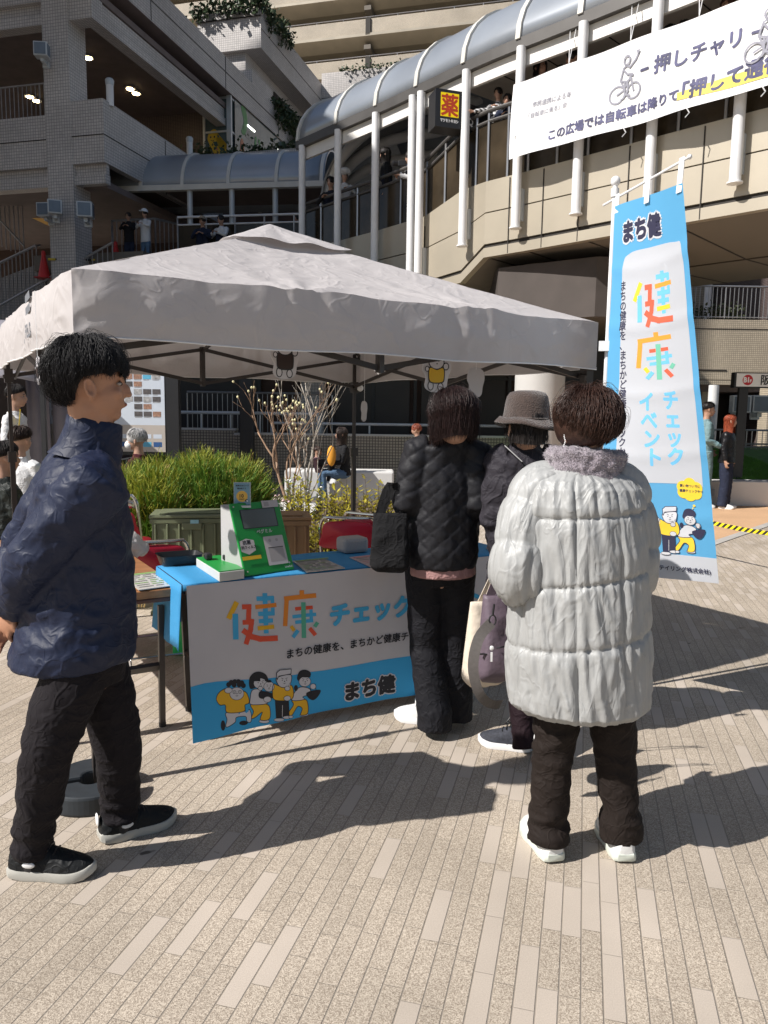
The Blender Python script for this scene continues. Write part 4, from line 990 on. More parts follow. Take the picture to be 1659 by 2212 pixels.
for i in range(26): leaves(a, (7.8 + i * .09, 22.35, 4.42 + .12 * abs(math.sin(i * .9))), (.07, .06, .11), 36, .09, rg)
simple('balcony_shrub', 'clipped dark green shrub behind the railing on the cream balcony', 'shrub', a, mat('shrub_leaf', (.07, .085, .04), .5, var=.4, scale=9))
flood(1598, 873, 19.0, .42, R(-10), 'white box flood lamp on the cream pillar below the station sign')
flood(1641, 873, 19.0, .42, R(-10), 'white box flood lamp right of the one on the cream pillar')
a = MB(); p = gy(1535, 945, 20.5); a.lathe((p.x, p.y, 0), [(.13, 0), (.13, 2.4)], 16); simple('white_pole', 'short thick white pole left of the station sign post', 'pole', a, M['white'], smooth=True)
railing('ramp_railing', 'grey railing behind the lawn to the right of the flag', [Vector((5.6, 19.3, .3)), Vector((13, 19.3, .3))], .95, .13, M['steel'])
a = MB()
for k in range(9): a.box(5.6, 18.55, .35 + k * .07, 13, 18.6, .39 + k * .07)
for x in (5.9, 7.6, 9.3): a.box(x, 18.6, 0, x + .06, 18.66, 1.0)
simple('slat_fence', 'low grey slatted fence behind the lawn', 'fence', a, mat('slat_grey', (.20, .19, .18), .6, var=.1))
# station sign
s0 = gy(1588, 836, 13.8); t = thing('station_sign', 'white lightbox sign with a red round floor mark on dark posts at the right edge', 'sign', (s0.x, 13.8, 0))
a = MB(); a.box(s0.x - .02, 13.8, s0.z - .01, s0.x + 2.6, 13.95, s0.z + .26); a.build('sign_box', M['black'], t, bevel=.005)
ar = Art(); kc = {'w': mat('sign_white', (.85, .85, .83), .4, var=0), 'r': mat('sign_red', (.55, .02, .03), .4, var=0), 'k': M['black']}
ar.ell(.20, .115, .092, .092, 'r', 30); ar.text('B1', .125, .075, .125, 'w', .006, sx=.85); ar.text('F', .235, .075, .07, 'w', .004); ar.text('阪急', .42, .05, .19, 'k', .004, spacing=1.1); ar.text('線', .95, .05, .19, 'k', .004)
ar.build('sign_face', flat_fn((s0.x + .01, 13.79, s0.z + .01), (1, 0, 0), (0, 0, 1)), 2.55, .23, kc, t, cell=9)
a = MB(); a.box(s0.x + .10, 13.84, 0, s0.x + .26, 13.92, s0.z); a.build('post', M['black'], t)
a = MB(); a.box(s0.x + 1.2, 13.84, 0, s0.x + 1.36, 13.92, s0.z); a.build('post', M['black'], t)
# ================================================================ signs on the bridge
p = gy(962, 240, 13.2); t = thing('drugstore_sign', 'black box sign with a yellow panel and a red kanji hanging under the bridge roof', 'sign', p)
ax = Vector((.93, .22, -.03)).normalized(); s = 13.2 / 1660 * 1.0
x0 = gy(940, 268, 13.6)
bxv = ax * (.42); a = MB(); a.obox(x0 + Vector((0, .02, -.02)), ax * .50, Vector((-.1, .35, 0)), UP * .60); a.build('sign_box', M['black'], t, bevel=.008)
kc = {'k': M['black'], 'y': mat('panel_yellow', (.80, .58, .0), .4, var=0, emit=(.8, .55, 0, .25)), 'r': mat('kanji_red', (.55, .06, .02), .4, var=0), 'w': M['white']}
ar = Art(); ar.rect(.09, .17, .41, .55, 'y'); ar.text('薬', .095, .215, .37, 'r', .010, sx=.84); ar.text('マツモトキヨシ', .085, .085, .062, 'w', .003, sx=.75)
ar.build('sign_face', flat_fn(x0 + Vector((0, .015, -.02)), ax, UP), .50, .60, kc, t, cell=5)
a = MB(); a.obox(x0 + ax * .50 + Vector((0, .06, .0)), ax * .75 + Vector((0, .4, 0)), Vector((-.1, .3, 0)), UP * .45); a.build('side_box', M['black'], t)
ar = Art(); ar.text('Q', 0, 0, .16, 'w', .006); ar.text('ds', .30, 0, .14, 'w', .006); ar.build('lettering', flat_fn(x0 + ax * .58 + Vector((0, .08, .10)), ax + Vector((0, .5, 0)), UP), .02, .02, {'w': M['white']}, t, cell=9)
# ================================================================ canopy tent
TA = R(31.4); TU = Vector((math.cos(TA), math.sin(TA), 0)); TV = Vector((-math.sin(TA), math.cos(TA), 0))
TN = Vector((-1.15, 2.88, 0)); TS = 2.70; EZ, VZ, PZ = 2.012, 1.768, 2.57
CORN = [TN, TN + TU * TS, TN + TU * TS + TV * TS, TN + TV * TS]; TC = TN + (TU + TV) * TS / 2
tent = thing('canopy_tent', 'pale grey pop-up canopy tent with dark folding frame over the stall', 'tent', TC)
M['tentf'] = mat('tent_fabric', (.55, .52, .515), .65, var=.03, scale=5, bump=.12, bscale=14, transl=.18, crease=.24, cscale=2.6)
M['tframe'] = mat('tent_frame', (.030, .024, .022), .45, var=.1)
def rid(p, f): return 1 - abs(noise.noise(p * f)) * 2
PEAK = TC + UP * PZ
def hang(a, b, u):   # tension points along an eave
    return abs(math.sin(math.pi * u * 3))
for s in range(4):
    A, B = CORN[s] + UP * EZ, CORN[(s + 1) % 4] + UP * EZ; nrm = (B - A).cross(UP).normalized(); nu, nv = 110, 46
    P_ = []
    for j in range(nv + 1):
        v = j / nv; row = []
        for i in range(nu + 1):
            u = i / nu; p = A.lerp(B, u).lerp(PEAK, v)
            e = math.sin(math.pi * u) * (1 - v)
            d = -.035 * math.sin(math.pi * u) * math.sin(math.pi * v)
            q = Vector((u * (1 - v) * 7, v * 9, s * 3.1)); q2 = Vector((u * (1 - v) * 3.2 + v * 2, v * 7 + u * 1.5, s))
            wv = .006 * (rid(q2, 1.1) - .5) + .004 * (rid(q, 1.0) - .5) + .003 * (rid(q, 2.6) - .5)
            # folds radiating from the truss contact points
            for uc in (.34, .68):
                dx, dy = (u - uc) * 2.7, v * 1.5; r_ = math.hypot(dx, dy); an = math.atan2(dx, dy + .04)
                wv += .010 * math.exp(-r_ / .40) * math.sin(an * 9 + uc * 5) * min(1, r_ * 8)
                wv += .006 * math.exp(-(r_ / .2) ** 2)
            fl = .010 * max(0, 1 - v * 8) * math.sin(u * 21 + s)
            cf = min(1, min(u, 1 - u) / .04 + v * 6); p = p + nrm * (wv * .9 * cf) + UP * (d + wv * min(1, 4 * min(u, 1 - u) + v * .3 + .15) + fl * .4)
            p += nrm * (.022 * max(0, 1 - v * 9) * cf)
            row.append(p)
        P_.append(row)
    a = MB(); a.grid(P_); a.build('roof_panel', M['tentf'], tent, smooth='all')
    P2 = []
    for j in range(13):
        v = j / 12; row = []
        for i in range(nu + 1):
            u = i / nu; p = P_[0][i].copy(); q = Vector((u * 9, v * 1.6 + .2, s * 5.7)); am = min(1, v * 1.6)
            ed = min(u, 1 - u); z = EZ - (EZ - VZ) * v
            wv = .008 * (rid(q, .9) - .5) * am + .005 * (rid(q, 2.7) - .5) * am + .004 * math.sin(u * 13 + s) * am
            if ed < .12: wv += .006 * math.sin(v * 14 + ed * 60 + s) * (1 - ed / .12) * am
            cf = min(1, ed / .035); p = p + nrm * ((wv + .012 * math.sin(v * math.pi)) * cf); p.z = P_[0][i].z * (1 - v) + (VZ + .005 * math.sin(u * 17 + s)) * v
            row.append(p)
        P2.append(row)
    a = MB(); a.grid(P2, flip=True); a.build('valance', M['tentf'], tent, smooth='all')
    a = MB(); a.tube([p + nrm * .001 for p in P2[-1]], .0035, 5); a.build('hem', M['white'], tent, smooth=True)
# cap
P_ = []
for j in range(12):
    v = j / 11; row = []
    for i in range(64):
        q = 2 * math.pi * i / 64; cx, cy = math.cos(q), math.sin(q); m_ = max(abs(cx), abs(cy)); r_ = .36 * v / m_ * (1 + 0)
        c, s_ = cx * r_, cy * r_; z = PZ + .045 - .47 * max(abs(c), abs(s_)) + .008 * math.sin(i * .9) * v + .005 * noise.noise(Vector((c * 7, s_ * 7, 2)))
        row.append(TC + TU * c + TV * s_ + UP * z)
    P_.append(row)
a = MB(); a.grid(P_, loop=True); a.build('vent_cap', M['tentf'], tent, smooth='all')
# printed logo lettering on the left valance
ar = Art(); kc = {'g': mat('grey_print', (.16, .17, .19), .6, var=0)}
nrmL = (CORN[0] - CORN[3]).cross(UP).normalized(); 
oL = CORN[3].lerp(CORN[0], .60) + UP * (VZ + .05) + nrmL * .042
for k in range(2): ar.poly([(.10, .12 + .055 * k), (.27, .13 + .055 * k), (.25, .165 + .055 * k), (.10, .155 + .055 * k)], 'g', 0)
ar.text('FIELD', .05, .02, .085, 'g', .003)
ar.build('lettering', flat_fn(oL, CORN[0] - CORN[3], UP), .02, .02, kc, tent, cell=9)
for k, c in enumerate(CORN):
    inn = (TC - c); inn.z = 0; inn = inn.normalized() * .05; c = c + inn
    a = MB(); w2 = TU * .032; h2 = TV * .032
    a.obox(c - w2 / 2 - h2 / 2 + UP * .02, w2, h2, UP * 1.2); a.obox(c - w2 * .36 - h2 * .36 + UP * 1.1, w2 * .72, h2 * .72, UP * .9)
    a.obox(c - w2 - h2, w2 * 2, h2 * 2, UP * .012); lg = a.build('leg', M['tframe'], tent)
    a = MB(); a.obox(c - w2 * .8 - h2 * .8 + UP * 1.15, w2 * 1.6, h2 * 1.6, UP * .07); a.obox(c - w2 * .8 - h2 * .8 + UP * 1.68, w2 * 1.6, h2 * 1.6, UP * .09); a.each('bracket', M['tframe'], tent)
    if k == 2:
        a = MB(); a.ell(c + Vector((.05, -.04, 1.72)), (.028, .01, .028), n=10, mrg=6); a.build('white_clip', M['white'], tent, smooth='all')
for s in range(4):
    A, B = CORN[s], CORN[(s + 1) % 4]; nr = (B - A).cross(UP).normalized() * -.06
    zt, zb = 1.965, 1.715
    for k in range(2):
        p, q = A.lerp(B, k / 2) + nr, A.lerp(B, (k + 1) / 2) + nr
        if s == 2: q, p = q, p
        a = MB(); a.bar(p + UP * zt, q + UP * zb, .012, .026); a.build('truss_bar', M['tframe'], tent)
        a = MB(); a.bar(p + nr * .3 + UP * zb, q + nr * .3 + UP * zt, .012, .026); a.build('truss_bar', M['tframe'], tent)
    a = MB(); mid = A.lerp(B, .5) + nr; a.bar(mid + UP * (zb - .02), mid + UP * (zt + .02), .03, .03); a.build('truss_joint', M['tframe'], tent)
    a = MB(); a.bar(mid + UP * 1.95, TC + UP * 2.25, .012, .026); a.build('truss_bar', M['tframe'], tent)
    a = MB(); a.bar(A + nr + UP * 1.98, PEAK - UP * .12, .012, .022); a.build('roof_bar', M['tframe'], tent)
a = MB(); a.tube([TC + UP * 2.15, PEAK - UP * .05], .016, 8); a.build('centre_pole', M['tframe'], tent)
# leg weights
def weight(px, py, rz, label):
    o = thing('tent_weight', label, 'weight', (0, 0, 0), 'round plastic tent leg weights'); _wl[o] = Vector((0, 0, 0))
    n = 26; out = [(.205 * math.cos(math.pi * i / n), .205 * math.sin(math.pi * i / n)) for i in range(n + 1)]; inn = [(.05 * math.cos(math.pi * i / 12), .05 * math.sin(math.pi * i / 12)) for i in range(12, -1, -1)]
    a = MB(); a.prism(out + inn, 0, .085); a.build('body', mat('weight_plastic', (.022, .028, .034), .6, var=.15, scale=20), o, bevel=.012)
    a = MB(); a.lathe((.16, .045, .083), [(.018, 0), (.018, .012), (.012, .016)], 10); a.lathe((-.16, .045, .083), [(.018, 0), (.018, .012), (.012, .016)], 10); a.each('cap', M['black'], o, smooth=True)
    put(o, gz(px, py, 0), rz); o.scale = (.78, .78, .9)
weight(198, 1722, R(205), 'nearer dark half-round plastic weight at the front left tent leg')
weight(202, 1712, R(25), 'farther dark half-round plastic weight at the front left tent leg')
# ================================================================ display table with banner
TL = .745; TF = Vector((-.87, 3.31, 0)); ta = Vector((.868, .497, 0)); tb = Vector((-.497, .868, 0)); TW, TD = 1.85, .46
def table_legs(t, o, ax, bx, w, d, h, m):
    for s in (0, 1):
        x = .12 if s == 0 else w - .12
        for q in (.04, d - .04):
            a = MB(); a.bar(o + ax * x + bx * q + UP * .01, o + ax * (x + (-.02 if s == 0 else .02)) + bx * q + UP * (h - .05), .026, .026, bx); a.build('leg', m, t)
            a = MB(); a.tube([o + ax * x + bx * q, o + ax * x + bx * q + UP * .02], .018, 8); a.build('leg_foot', M['black'], t)
        a = MB(); a.bar(o + ax * x + bx * .04 + UP * .30, o + ax * x + bx * (d - .04) + UP * .30, .02, .045, bx); a.build('stretcher', m, t)
        a = MB(); sg = 1 if s == 0 else -1; a.bar(o + ax * x + bx * (d / 2) + UP * (h * .55), o + ax * (x + sg * .38) + bx * (d / 2) + UP * (h - .07), .014, .014, bx); a.build('brace', m, t)
M['tleg'] = mat('table_leg', (.07, .062, .058), .4, metal=.4, var=.1)
t = thing('folding_table', 'long folding table under the blue sheet carrying the health check banner', 'table', TF)
a = MB(); a.obox(TF + UP * (TL - .045), ta * TW, tb * TD, UP * .036); a.build('tabletop', mat('table_edge', (.10, .06, .045), .4), t)
table_legs(t, TF, ta, tb, TW, TD, TL - .045, M['tleg'])
# blue sheet
M['blue'] = mat('blue_sheet', (.035, .26, .52), .75, var=.05, scale=4, bump=.15, bscale=40, transl=.1)
P_ = []
sec = [(-.003, -.03), (-.004, -.004), (0, .0), (.1, .001), (.25, .001), (TD - .1, .001), (TD, 0), (TD + .006, -.01), (TD + .01, -.15), (TD + .012, -.30)]
for i in range(29):
    x = -.012 + (TW + .024) * i / 28; P_.append([TF + ta * x + tb * (y + .004 * math.sin(i * .8) * (z < -.05)) + UP * (TL + .004 + z + .0015 * math.sin(i * 1.1)) for y, z in sec])
a = MB(); a.grid(P_, flip=True)
for e, sg in ((0, -1), (28, 1)):
    x = -.012 if e == 0 else TW + .012
    a.grid([[TF + ta * (x + sg * (.004 + .02 * j / 6)) + tb * (TD * k / 8 - .0) + UP * (TL + .003 - .30 * j / 6 + (.0 if j else 0)) + ta * (.008 * math.sin(k * 1.4) * j / 6) for k in range(9)] for j in range(7)])
o = a.build('blue_sheet', M['blue'], None, smooth='all', solid=.002); tag(o, 'bright blue sheet spread over the display table', 'tablecloth')
# banner
BH = .70; BO = TF + UP * .045 - tb * .012
def ban_fn(x, y):
    f = 1 - y / BH
    d = .012 * f * math.sin(x * 5.1 + .8) + .006 * math.sin(x * 17 + y * 3) * f + .05 * f * math.exp(-x / .25) + .004 * noise.noise(Vector((x * 4, y * 4, 1)))
    for xc in (.36, .66, .97, 1.3): d += .003 * math.exp(-((x - xc) / .035) ** 2)
    p = BO + ta * x + UP * (y - .015 * f * x * 0) - tb * (.006 + d)
    return p, -tb
CAMP = Vector((0, 0, EYE))
def plane_xy(px, py, o, ax, ay):
    r_ = ray(px, py); n_ = ax.cross(ay); q = CAMP + r_ * ((o - CAMP).dot(n_) / r_.dot(n_)) - o; return q.dot(ax), q.dot(ay)
def crop2D(X, Y, ox, oy, k): return (ox + X / k) * .54004, (oy + Y / k) * .54004
def BT(ox, oy, k):
    def f(X, Y): return plane_xy(*crop2D(X, Y, ox, oy, k), BO - tb * .012, ta, UP)
    return f
kc = {'w': mat('banner_white', (.56, .53, .54), .8, var=.02, scale=6, bump=.08, bscale=300), 'b': mat('print_blue', (.04, .36, .68), .8, var=0), 'k': mat('print_black', (.02, .02, .025), .8, var=0), 'W': mat('print_white', (.60, .58, .60), .8, var=0),
      'r': mat('print_red', (.72, .09, .04), .8, var=0), 'o': mat('print_orange', (.78, .25, .03), .8, var=0), 'y': mat('print_yellow', (.78, .43, .02), .8, var=0), 'g': mat('print_green', (.10, .42, .28), .8, var=0), 'c': mat('print_sky', (.06, .40, .68), .8, var=0)}
def kenko(ar, w, off2=None):
    """the many-coloured first kanji, then the second, in photo-crop units; w scales stroke widths"""
    l0 = ar.lay
    for pts, ww, c in (([(1272, 478), (1280, 918)], 54, 'c'), ([(1180, 540), (1372, 533)], 50, 'c'), ([(1356, 515), (1360, 718)], 42, 'c'), ([(1195, 706), (1378, 700)], 48, 'c'), ([(1200, 786), (1358, 778)], 46, 'c'),
        ([(1165, 632), (1400, 608)], 46, 'o'), ([(1186, 863), (1370, 845)], 46, 'y'), ([(962, 575), (866, 760)], 56, 'y'), ([(942, 705), (944, 985)], 62, 'c'),
        ([(1018, 630), (1122, 627)], 54, 'r'), ([(1096, 605), (1086, 790)], 54, 'r'), ([(1022, 800), (1146, 795)], 52, 'r'), ([(1122, 780), (1108, 880), (1060, 1020)], 54, 'r'), ([(1038, 895), (1120, 955), (1210, 978), (1388, 972)], 60, 'r')):
        ar.line(pts, ww * w, c, .4, cap=len(pts) > 2)
    ar.lay = l0
def ko(ar, w):
    l0 = ar.lay
    for pts, ww, c in (([(258, 857), (402, 842)], 21, 'c'), ([(275, 890), (385, 880)], 21, 'c'), ([(370, 795), (374, 890)], 20, 'c'), ([(275, 810), (382, 800)], 22, 'r'), ([(325, 770), (328, 985)], 28, 'g'),
        ([(315, 697), (317, 745)], 28, 'o'), ([(208, 748), (402, 728)], 28, 'o'), ([(224, 748), (212, 912)], 27, 'o'), ([(248, 912), (268, 940)], 22, 'y'), ([(292, 938), (260, 980)], 23, 'c'), ([(410, 890), (392, 918)], 22, 'g'), ([(362, 925), (398, 968)], 24, 'r')):
        ar.line(pts, ww * w, c, .4, cap=len(pts) > 2)
    ar.lay = l0
def family(ar, K=1, first=True):
    l0 = ar.lay
    ol = lambda pts, c, wd=4.5: (ar.poly(pts, c, .5), ar.line(list(pts) + [pts[0]], wd, 'k', .3, seg=.006))
    sp = smooth_poly
    def el(x, y, rx, ry, c, o=True):
        if o: ar.ell(x, y, rx + 3, ry + 3, 'k', dl=.4)
        ar.ell(x, y, rx, ry, c, dl=.4)
    def face(x, y, s=1.0, brow=1):
        for d in (-1, 1): ar.ell(x + d * 15 * s, y, 3.4 * s, 3.4 * s, 'k', 8, 0); ar.line([(x + d * 22 * s, y - 15 * s), (x + d * 7 * s, y - 9 * s)], 3, 'k', 0, seg=0)
        ar.ell(x + 1, y + 8 * s, 4 * s, 4 * s, 'k', 8, 0); ar.line([(x - 6 * s, y + 20 * s), (x, y + 24 * s), (x + 7 * s, y + 19 * s)], 3, 'k', .4, seg=.02)
    if first:
        ol(sp([(330, 485), (455, 482), (485, 470), (500, 505), (497, 552), (470, 552), (465, 520), (430, 515), (395, 522), (388, 550), (340, 576), (322, 572), (332, 530)]), 'W')
        el(303, 566, 16, 33, 'k', False); el(446, 558, 30, 15, 'k', False)
        ol(sp([(262, 400), (272, 365), (305, 338), (345, 330), (450, 350), (480, 385), (485, 428), (458, 442), (455, 480), (395, 490), (330, 482), (322, 437), (285, 434)]), 'y')
        el(403, 366, 47, 40, 'W'); 
        for x, y in ((348, 305), (365, 292), (390, 288), (415, 288), (437, 296), (448, 314), (385, 308), (420, 308)): ar.ell(x, y, 17, 17, 'k', 14, .05)
        ar.lay += .4
        for q_, c_ in ((12, 'k'), (9, 'W'), (3, 'k')):
            for x in (387, 423): ar.ell(x, 355, q_, q_, c_, 16, .01)
            ar.lay += .4
        ar.ell(404, 366, 4, 4, 'k', 8); ar.line([(396, 378), (404, 382), (411, 377)], 3, 'k'); el(345, 342, 25, 17, 'W')
    ar.lay = l0 + .17
    el(585, 550, 33, 11, 'W'); ol(sp([(500, 440), (600, 436), (625, 475), (618, 535), (560, 540), (572, 490), (530, 522), (500, 530), (515, 485)]), 'y')
    ol(sp([(508, 345), (560, 342), (600, 395), (602, 432), (500, 440), (494, 400)]), 'W')
    ar.poly(sp([(486, 310), (490, 262), (518, 230), (555, 222), (592, 236), (611, 268), (608, 300), (550, 320), (500, 338)]), 'k'); el(560, 300, 42, 34, 'W'); ar.poly([(508, 262), (600, 262), (604, 284), (516, 286)], 'k'); face(561, 295)
    el(560, 332, 14, 12, 'W'); ar.poly(sp([(560, 350), (640, 365), (652, 395), (558, 398)]), 'k'); el(617, 320, 34, 32, 'W'); ar.poly(sp([(605, 280), (625, 276), (634, 290), (606, 292)]), 'k'); face(616, 318, .75)
    el(606, 404, 24, 18, 'W'); 
    ar.lay = l0 + 3.5
    el(684, 541, 33, 10, 'W'); el(738, 526, 26, 9, 'W'); el(765, 524, 14, 8, 'W')
    ar.poly([(657, 405), (752, 405), (755, 515), (712, 520), (700, 532), (664, 532)], 'k'); ar.line([(708, 445), (706, 520)], 3, 'W')
    ol(sp([(648, 305), (690, 318), (770, 316), (784, 388), (745, 414), (655, 408), (640, 362)]), 'y')
    ol(sp([(672, 262), (765, 246), (766, 300), (742, 324), (700, 326), (674, 300)]), 'W'); ol([(668, 232), (690, 213), (770, 208), (768, 240), (684, 252), (672, 276)], 'W'); face(722, 280)
    el(742, 335, 17, 14, 'W'); ar.line([(752, 328), (762, 300)], 10, 'k'); ar.line([(752, 328), (761, 302)], 6, 'W'); el(740, 400, 22, 15, 'W')
    ar.lay = l0 + .29
    el(860, 515, 30, 10, 'W'); ol(sp([(776, 415), (865, 412), (888, 450), (884, 510), (836, 515), (846, 474), (815, 458), (782, 503), (760, 520), (750, 496), (785, 445)]), 'y')
    ol(sp([(788, 372), (832, 332), (898, 345), (905, 382), (852, 396), (862, 415), (776, 416)]), 'W')
    el(803, 336, 14, 20, 'k', False); ar.poly(sp([(811, 272), (828, 228), (868, 217), (904, 235), (902, 262), (850, 262), (826, 290)]), 'k'); el(866, 296, 40, 32, 'W'); ar.poly(sp([(828, 262), (868, 235), (902, 256), (900, 268), (860, 268)]), 'k'); face(868, 290)
    ar.line([(905, 372), (908, 320), (938, 316), (943, 362)], 4, 'k'); ar.poly(sp([(878, 370), (968, 352), (962, 388), (928, 421), (892, 407)], 4), 'k'); el(922, 330, 18, 17, 'W')
ar = Art()
# blue lower field with its wavy top
ar.T = BT(700, 2550, 1.659)
wav = [ar.T(x, y) for x, y in ((93, 312), (180, 291), (270, 282), (380, 280), (600, 268), (800, 248), (1000, 222), (1595, 115))]
ar.T = lambda x, y: (x, y)
yb = wav[0][1]; pl = [(0, 0), (TW, 0), (TW, wav[-1][1])] + [(max(0, min(TW, x)), y) for x, y in wav[::-1]]; pl[-1] = (0, yb)
ar.poly(pl, 'b'); lay0 = ar.lay
ar.T = BT(600, 2200, 2.765); kenko(ar, 1); ar.T = BT(1000, 1900, 1.508); ko(ar, 1)
ar.T = BT(700, 2550, 1.659); family(ar)
ar.T = lambda x, y: (x, y)
f2 = BT(1000, 1900, 1.508); x0_, y0_ = f2(478, 905); x1_, y1_ = f2(945, 860)
ar.text('チェック', x0_, y0_, (x1_ - x0_) / 3.7, 'c', .0065, sx=1.0); ar.text('イベント', x1_ + .02, y0_ + .008, (x1_ - x0_) / 3.7, 'c', .0065, sx=.95)
x0_, y0_ = f2(212, 1105); x1_, y1_ = f2(985, 985); sz = (x1_ - x0_) / 14.6
ar.text('まちの健康を、まちかど健康チェックから', x0_, y0_, sz, 'k', .0012)
f2 = BT(700, 2550, 1.659); x0_, y0_ = f2(1112, 438); x1_, y1_ = f2(1452, 385)
for bo, c in ((.012, 'W'), (.0055, 'k')): ar.text('まち健', x0_ + .004, y0_ + .016, (x1_ - x0_) / 2.95, c, bo)
bn = ar.build('health_check_banner', ban_fn, TW, BH, kc, None, step=.00022, cell=.035)
tag(bn, 'white and blue printed banner with multicoloured kanji and cartoon family on the table', 'banner')
# ================================================================ wooden side table
W0 = gz(392, 1268, .70); W1 = gz(238, 1166, .70); wl = (W1 - W0).normalized(); wl.z = 0; ws = Vector((-wl.y, wl.x, 0))
if ws.x > 0: ws = -ws
t = thing('folding_table', 'brown wood-topped folding table at the left beside the young man', 'table', (W0.x, W0.y, 0))
O_ = Vector((W0.x, W0.y, 0))
a = MB(); a.obox(O_ + UP * .66, ws * .60, wl * 1.8, UP * .038); a.build('tabletop', mat('wood_top', (.32, .14, .055), .35, var=.3, scale=2, aniso=(1, 14, 14)), t, bevel=.004)
a = MB(); a.obox(O_ + UP * .64 + ws * .002 - wl * .003, ws * .60, wl * .02, UP * .02); a.obox(O_ - ws * .006 - wl * .006 + UP * .645, ws * .05, wl * .05, UP * .057); a.each('corner_guard', mat('brown_plastic', (.10, .035, .02), .4), t, bevel=.006)
table_legs(t, O_ + ws * .03, wl, ws, 1.75, .54, .65, M['tleg'])
# ================================================================ folding chairs
def make_chair():
    t = local('folding_chair', 'x', 'chair'); st = mat('chrome_tube', (.55, .54, .52), .18, metal=.9, var=.05)
    red = mat('red_vinyl', (.42, .012, .035), .35, var=.12, scale=5)
    for s in (-1, 1):
        a = MB(); a.tube([(s * .20, -.22, 0), (s * .20, .10, .40), (s * .20, .21, .72)] , .011, 8); a.build('leg', st, t, smooth=True)
        a = MB(); a.tube([(s * .18, .24, 0), (s * .18, -.16, .43)], .011, 8); a.build('leg', st, t, smooth=True)
    a = MB(); n = 16; a.tube([(-.20, .20, .70)] + [(-.20 * math.cos(math.pi * i / n) * (1.0), .21 + .02 * math.sin(math.pi * i / n), .72 + .085 * min(1, 1.9 * math.sin(math.pi * i / n))) for i in range(n + 1)] + [(.20, .20, .70)], .012, 8); a.build('back_frame', st, t, smooth=True)
    a = MB(); a.grid([[Vector((-.19 + .38 * i / 12, .205 + .02 * math.sin(math.pi * i / 12) + .01 * j, .715 + (.075 - .02 * abs(i - 6) / 6 * (abs(i - 6) > 4)) * j)) for i in range(13)] for j in range(2)]); a.build('back_plate', st, t, solid=.004, smooth='all')
    P = smooth_poly([(-.18, .50), (.18, .50), (.185, .60), (.165, .675), (.08, .695), (-.08, .695), (-.165, .675), (-.185, .60)], 4)
    a = MB(); a.rings([[Vector((x * k, .165 + (z - .5) * .22 + d - .02 * (1 - abs(x) / .2), .595 + (z - .595) * k)) for x, z in P] for k, d in ((.93, -.012), (1, 0), (1, .015), (.95, .022))]); a.build('backrest', red, t, smooth='all')
    P = smooth_poly([(-.19, -.20), (.19, -.20), (.18, .14), (-.18, .14)], 5)
    a = MB(); a.rings([[Vector((x * k, y * k, z)) for x, y in P] for k, z in ((.95, .405), (1, .415), (1, .43), (.94, .448))]); a.build('seat', red, t, smooth='all')
    a = MB(); a.tube([(-.18, .24, .06), (.18, .24, .06)], .009, 6); a.tube([(-.2, -.15, .09), (.2, -.15, .09)], .009, 6); a.each('stretcher', st, t, smooth=True)
    return t
ch = make_chair(); G = 'red padded steel folding chairs'
CH = [((gz(243, 1066, .80)), R(190), 'steel folding chair with red pads standing nearest the feathery shrubs'), ((gz(335, 1166, .80)), R(118), 'red folding chair between the wooden table and the green crates, its back turned sideways'),
      ((gz(752, 1122, .80)), R(172), 'dark red folding chair behind the display table next to the black tote bag'), ((gz(785, 1112, .80)), R(150), 'folding chair standing behind the dark red one, mostly hidden')]
CPOS = [(gy(232, 1066, 5.75), R(184), .865), (gy(338, 1164, 4.45), R(205), .74), (gz(752, 1120, .79), R(176), .79), (gz(792, 1112, .80), R(150), .80)]
for k, (p, rz, lab) in enumerate(CH):
    p, rz, tz = CPOS[k]; sc = tz / .80
    c = ch if k == 0 else copy_tree(ch); c['label'] = lab; c['group'] = G
    d = Matrix.Rotation(rz, 3, 'Z') @ Vector((0, .22 * sc, 0)); put(c, Vector((p.x, p.y, 0)) - d, rz); c.scale = (sc, sc, sc)
for c in [o for o in COL.objects if o.get('group') == G and ('dark red' in o['label'] or 'sideways' in o['label'])]:
    for q in list(c.children):
        if q.name.startswith('back_plate'): bpy.data.objects.remove(q)
        elif q.name.startswith('backrest'): q.location.z += .085; q.location.y += .02
# ================================================================ crates
def crate(label, o, ax, bx, w, d, z0, h, m, group):
    t = thing('folding_crate', label, 'crate', (o.x, o.y, z0), group); o = Vector((o.x, o.y, z0))
    a = MB(); a.obox(o + ax * .012 + bx * .012, ax * (w - .024), bx * (d - .024), UP * (h - .05)); a.build('body', m, t, bevel=.006)
    a = MB(); a.obox(o, ax * w, bx * d, UP * .03); a.obox(o + UP * (h - .075), ax * w, bx * d, UP * .035)
    for k in range(7): a.obox(o + ax * (w * (k + .35) / 7) - bx * .004 + UP * .03, ax * .015, bx * .016, UP * (h - .11))
    a.obox(o + ax * (w * .38) - bx * .012 + UP * (h - .12), ax * (w * .24), bx * .02, UP * .05)
    a.build('rim', m, t, bevel=.004)
    a = MB(); a.obox(o - ax * .005 - bx * .005 + UP * (h - .036), ax * (w + .01), bx * (d + .01), UP * .022); a.obox(o + ax * .06 + bx * .06 + UP * (h - .014), ax * (w - .12), bx * (d - .12), UP * .012); a.build('lid', m, t, bevel=.005)
    return t
og = mat('olive_plastic', (.15, .17, .10), .45, var=.1); bg_ = mat('brown_plastic_crate', (.30, .18, .09), .5, var=.1)
o1 = Vector((-1.72, 5.55, 0)); cx_ = Vector((.985, .17, 0)); cy_ = Vector((-.17, .985, 0))
crate('olive green folding crate, the lower of the two stacked', o1, cx_, cy_, .60, .38, 0, .375, og, 'stacked folding crates')
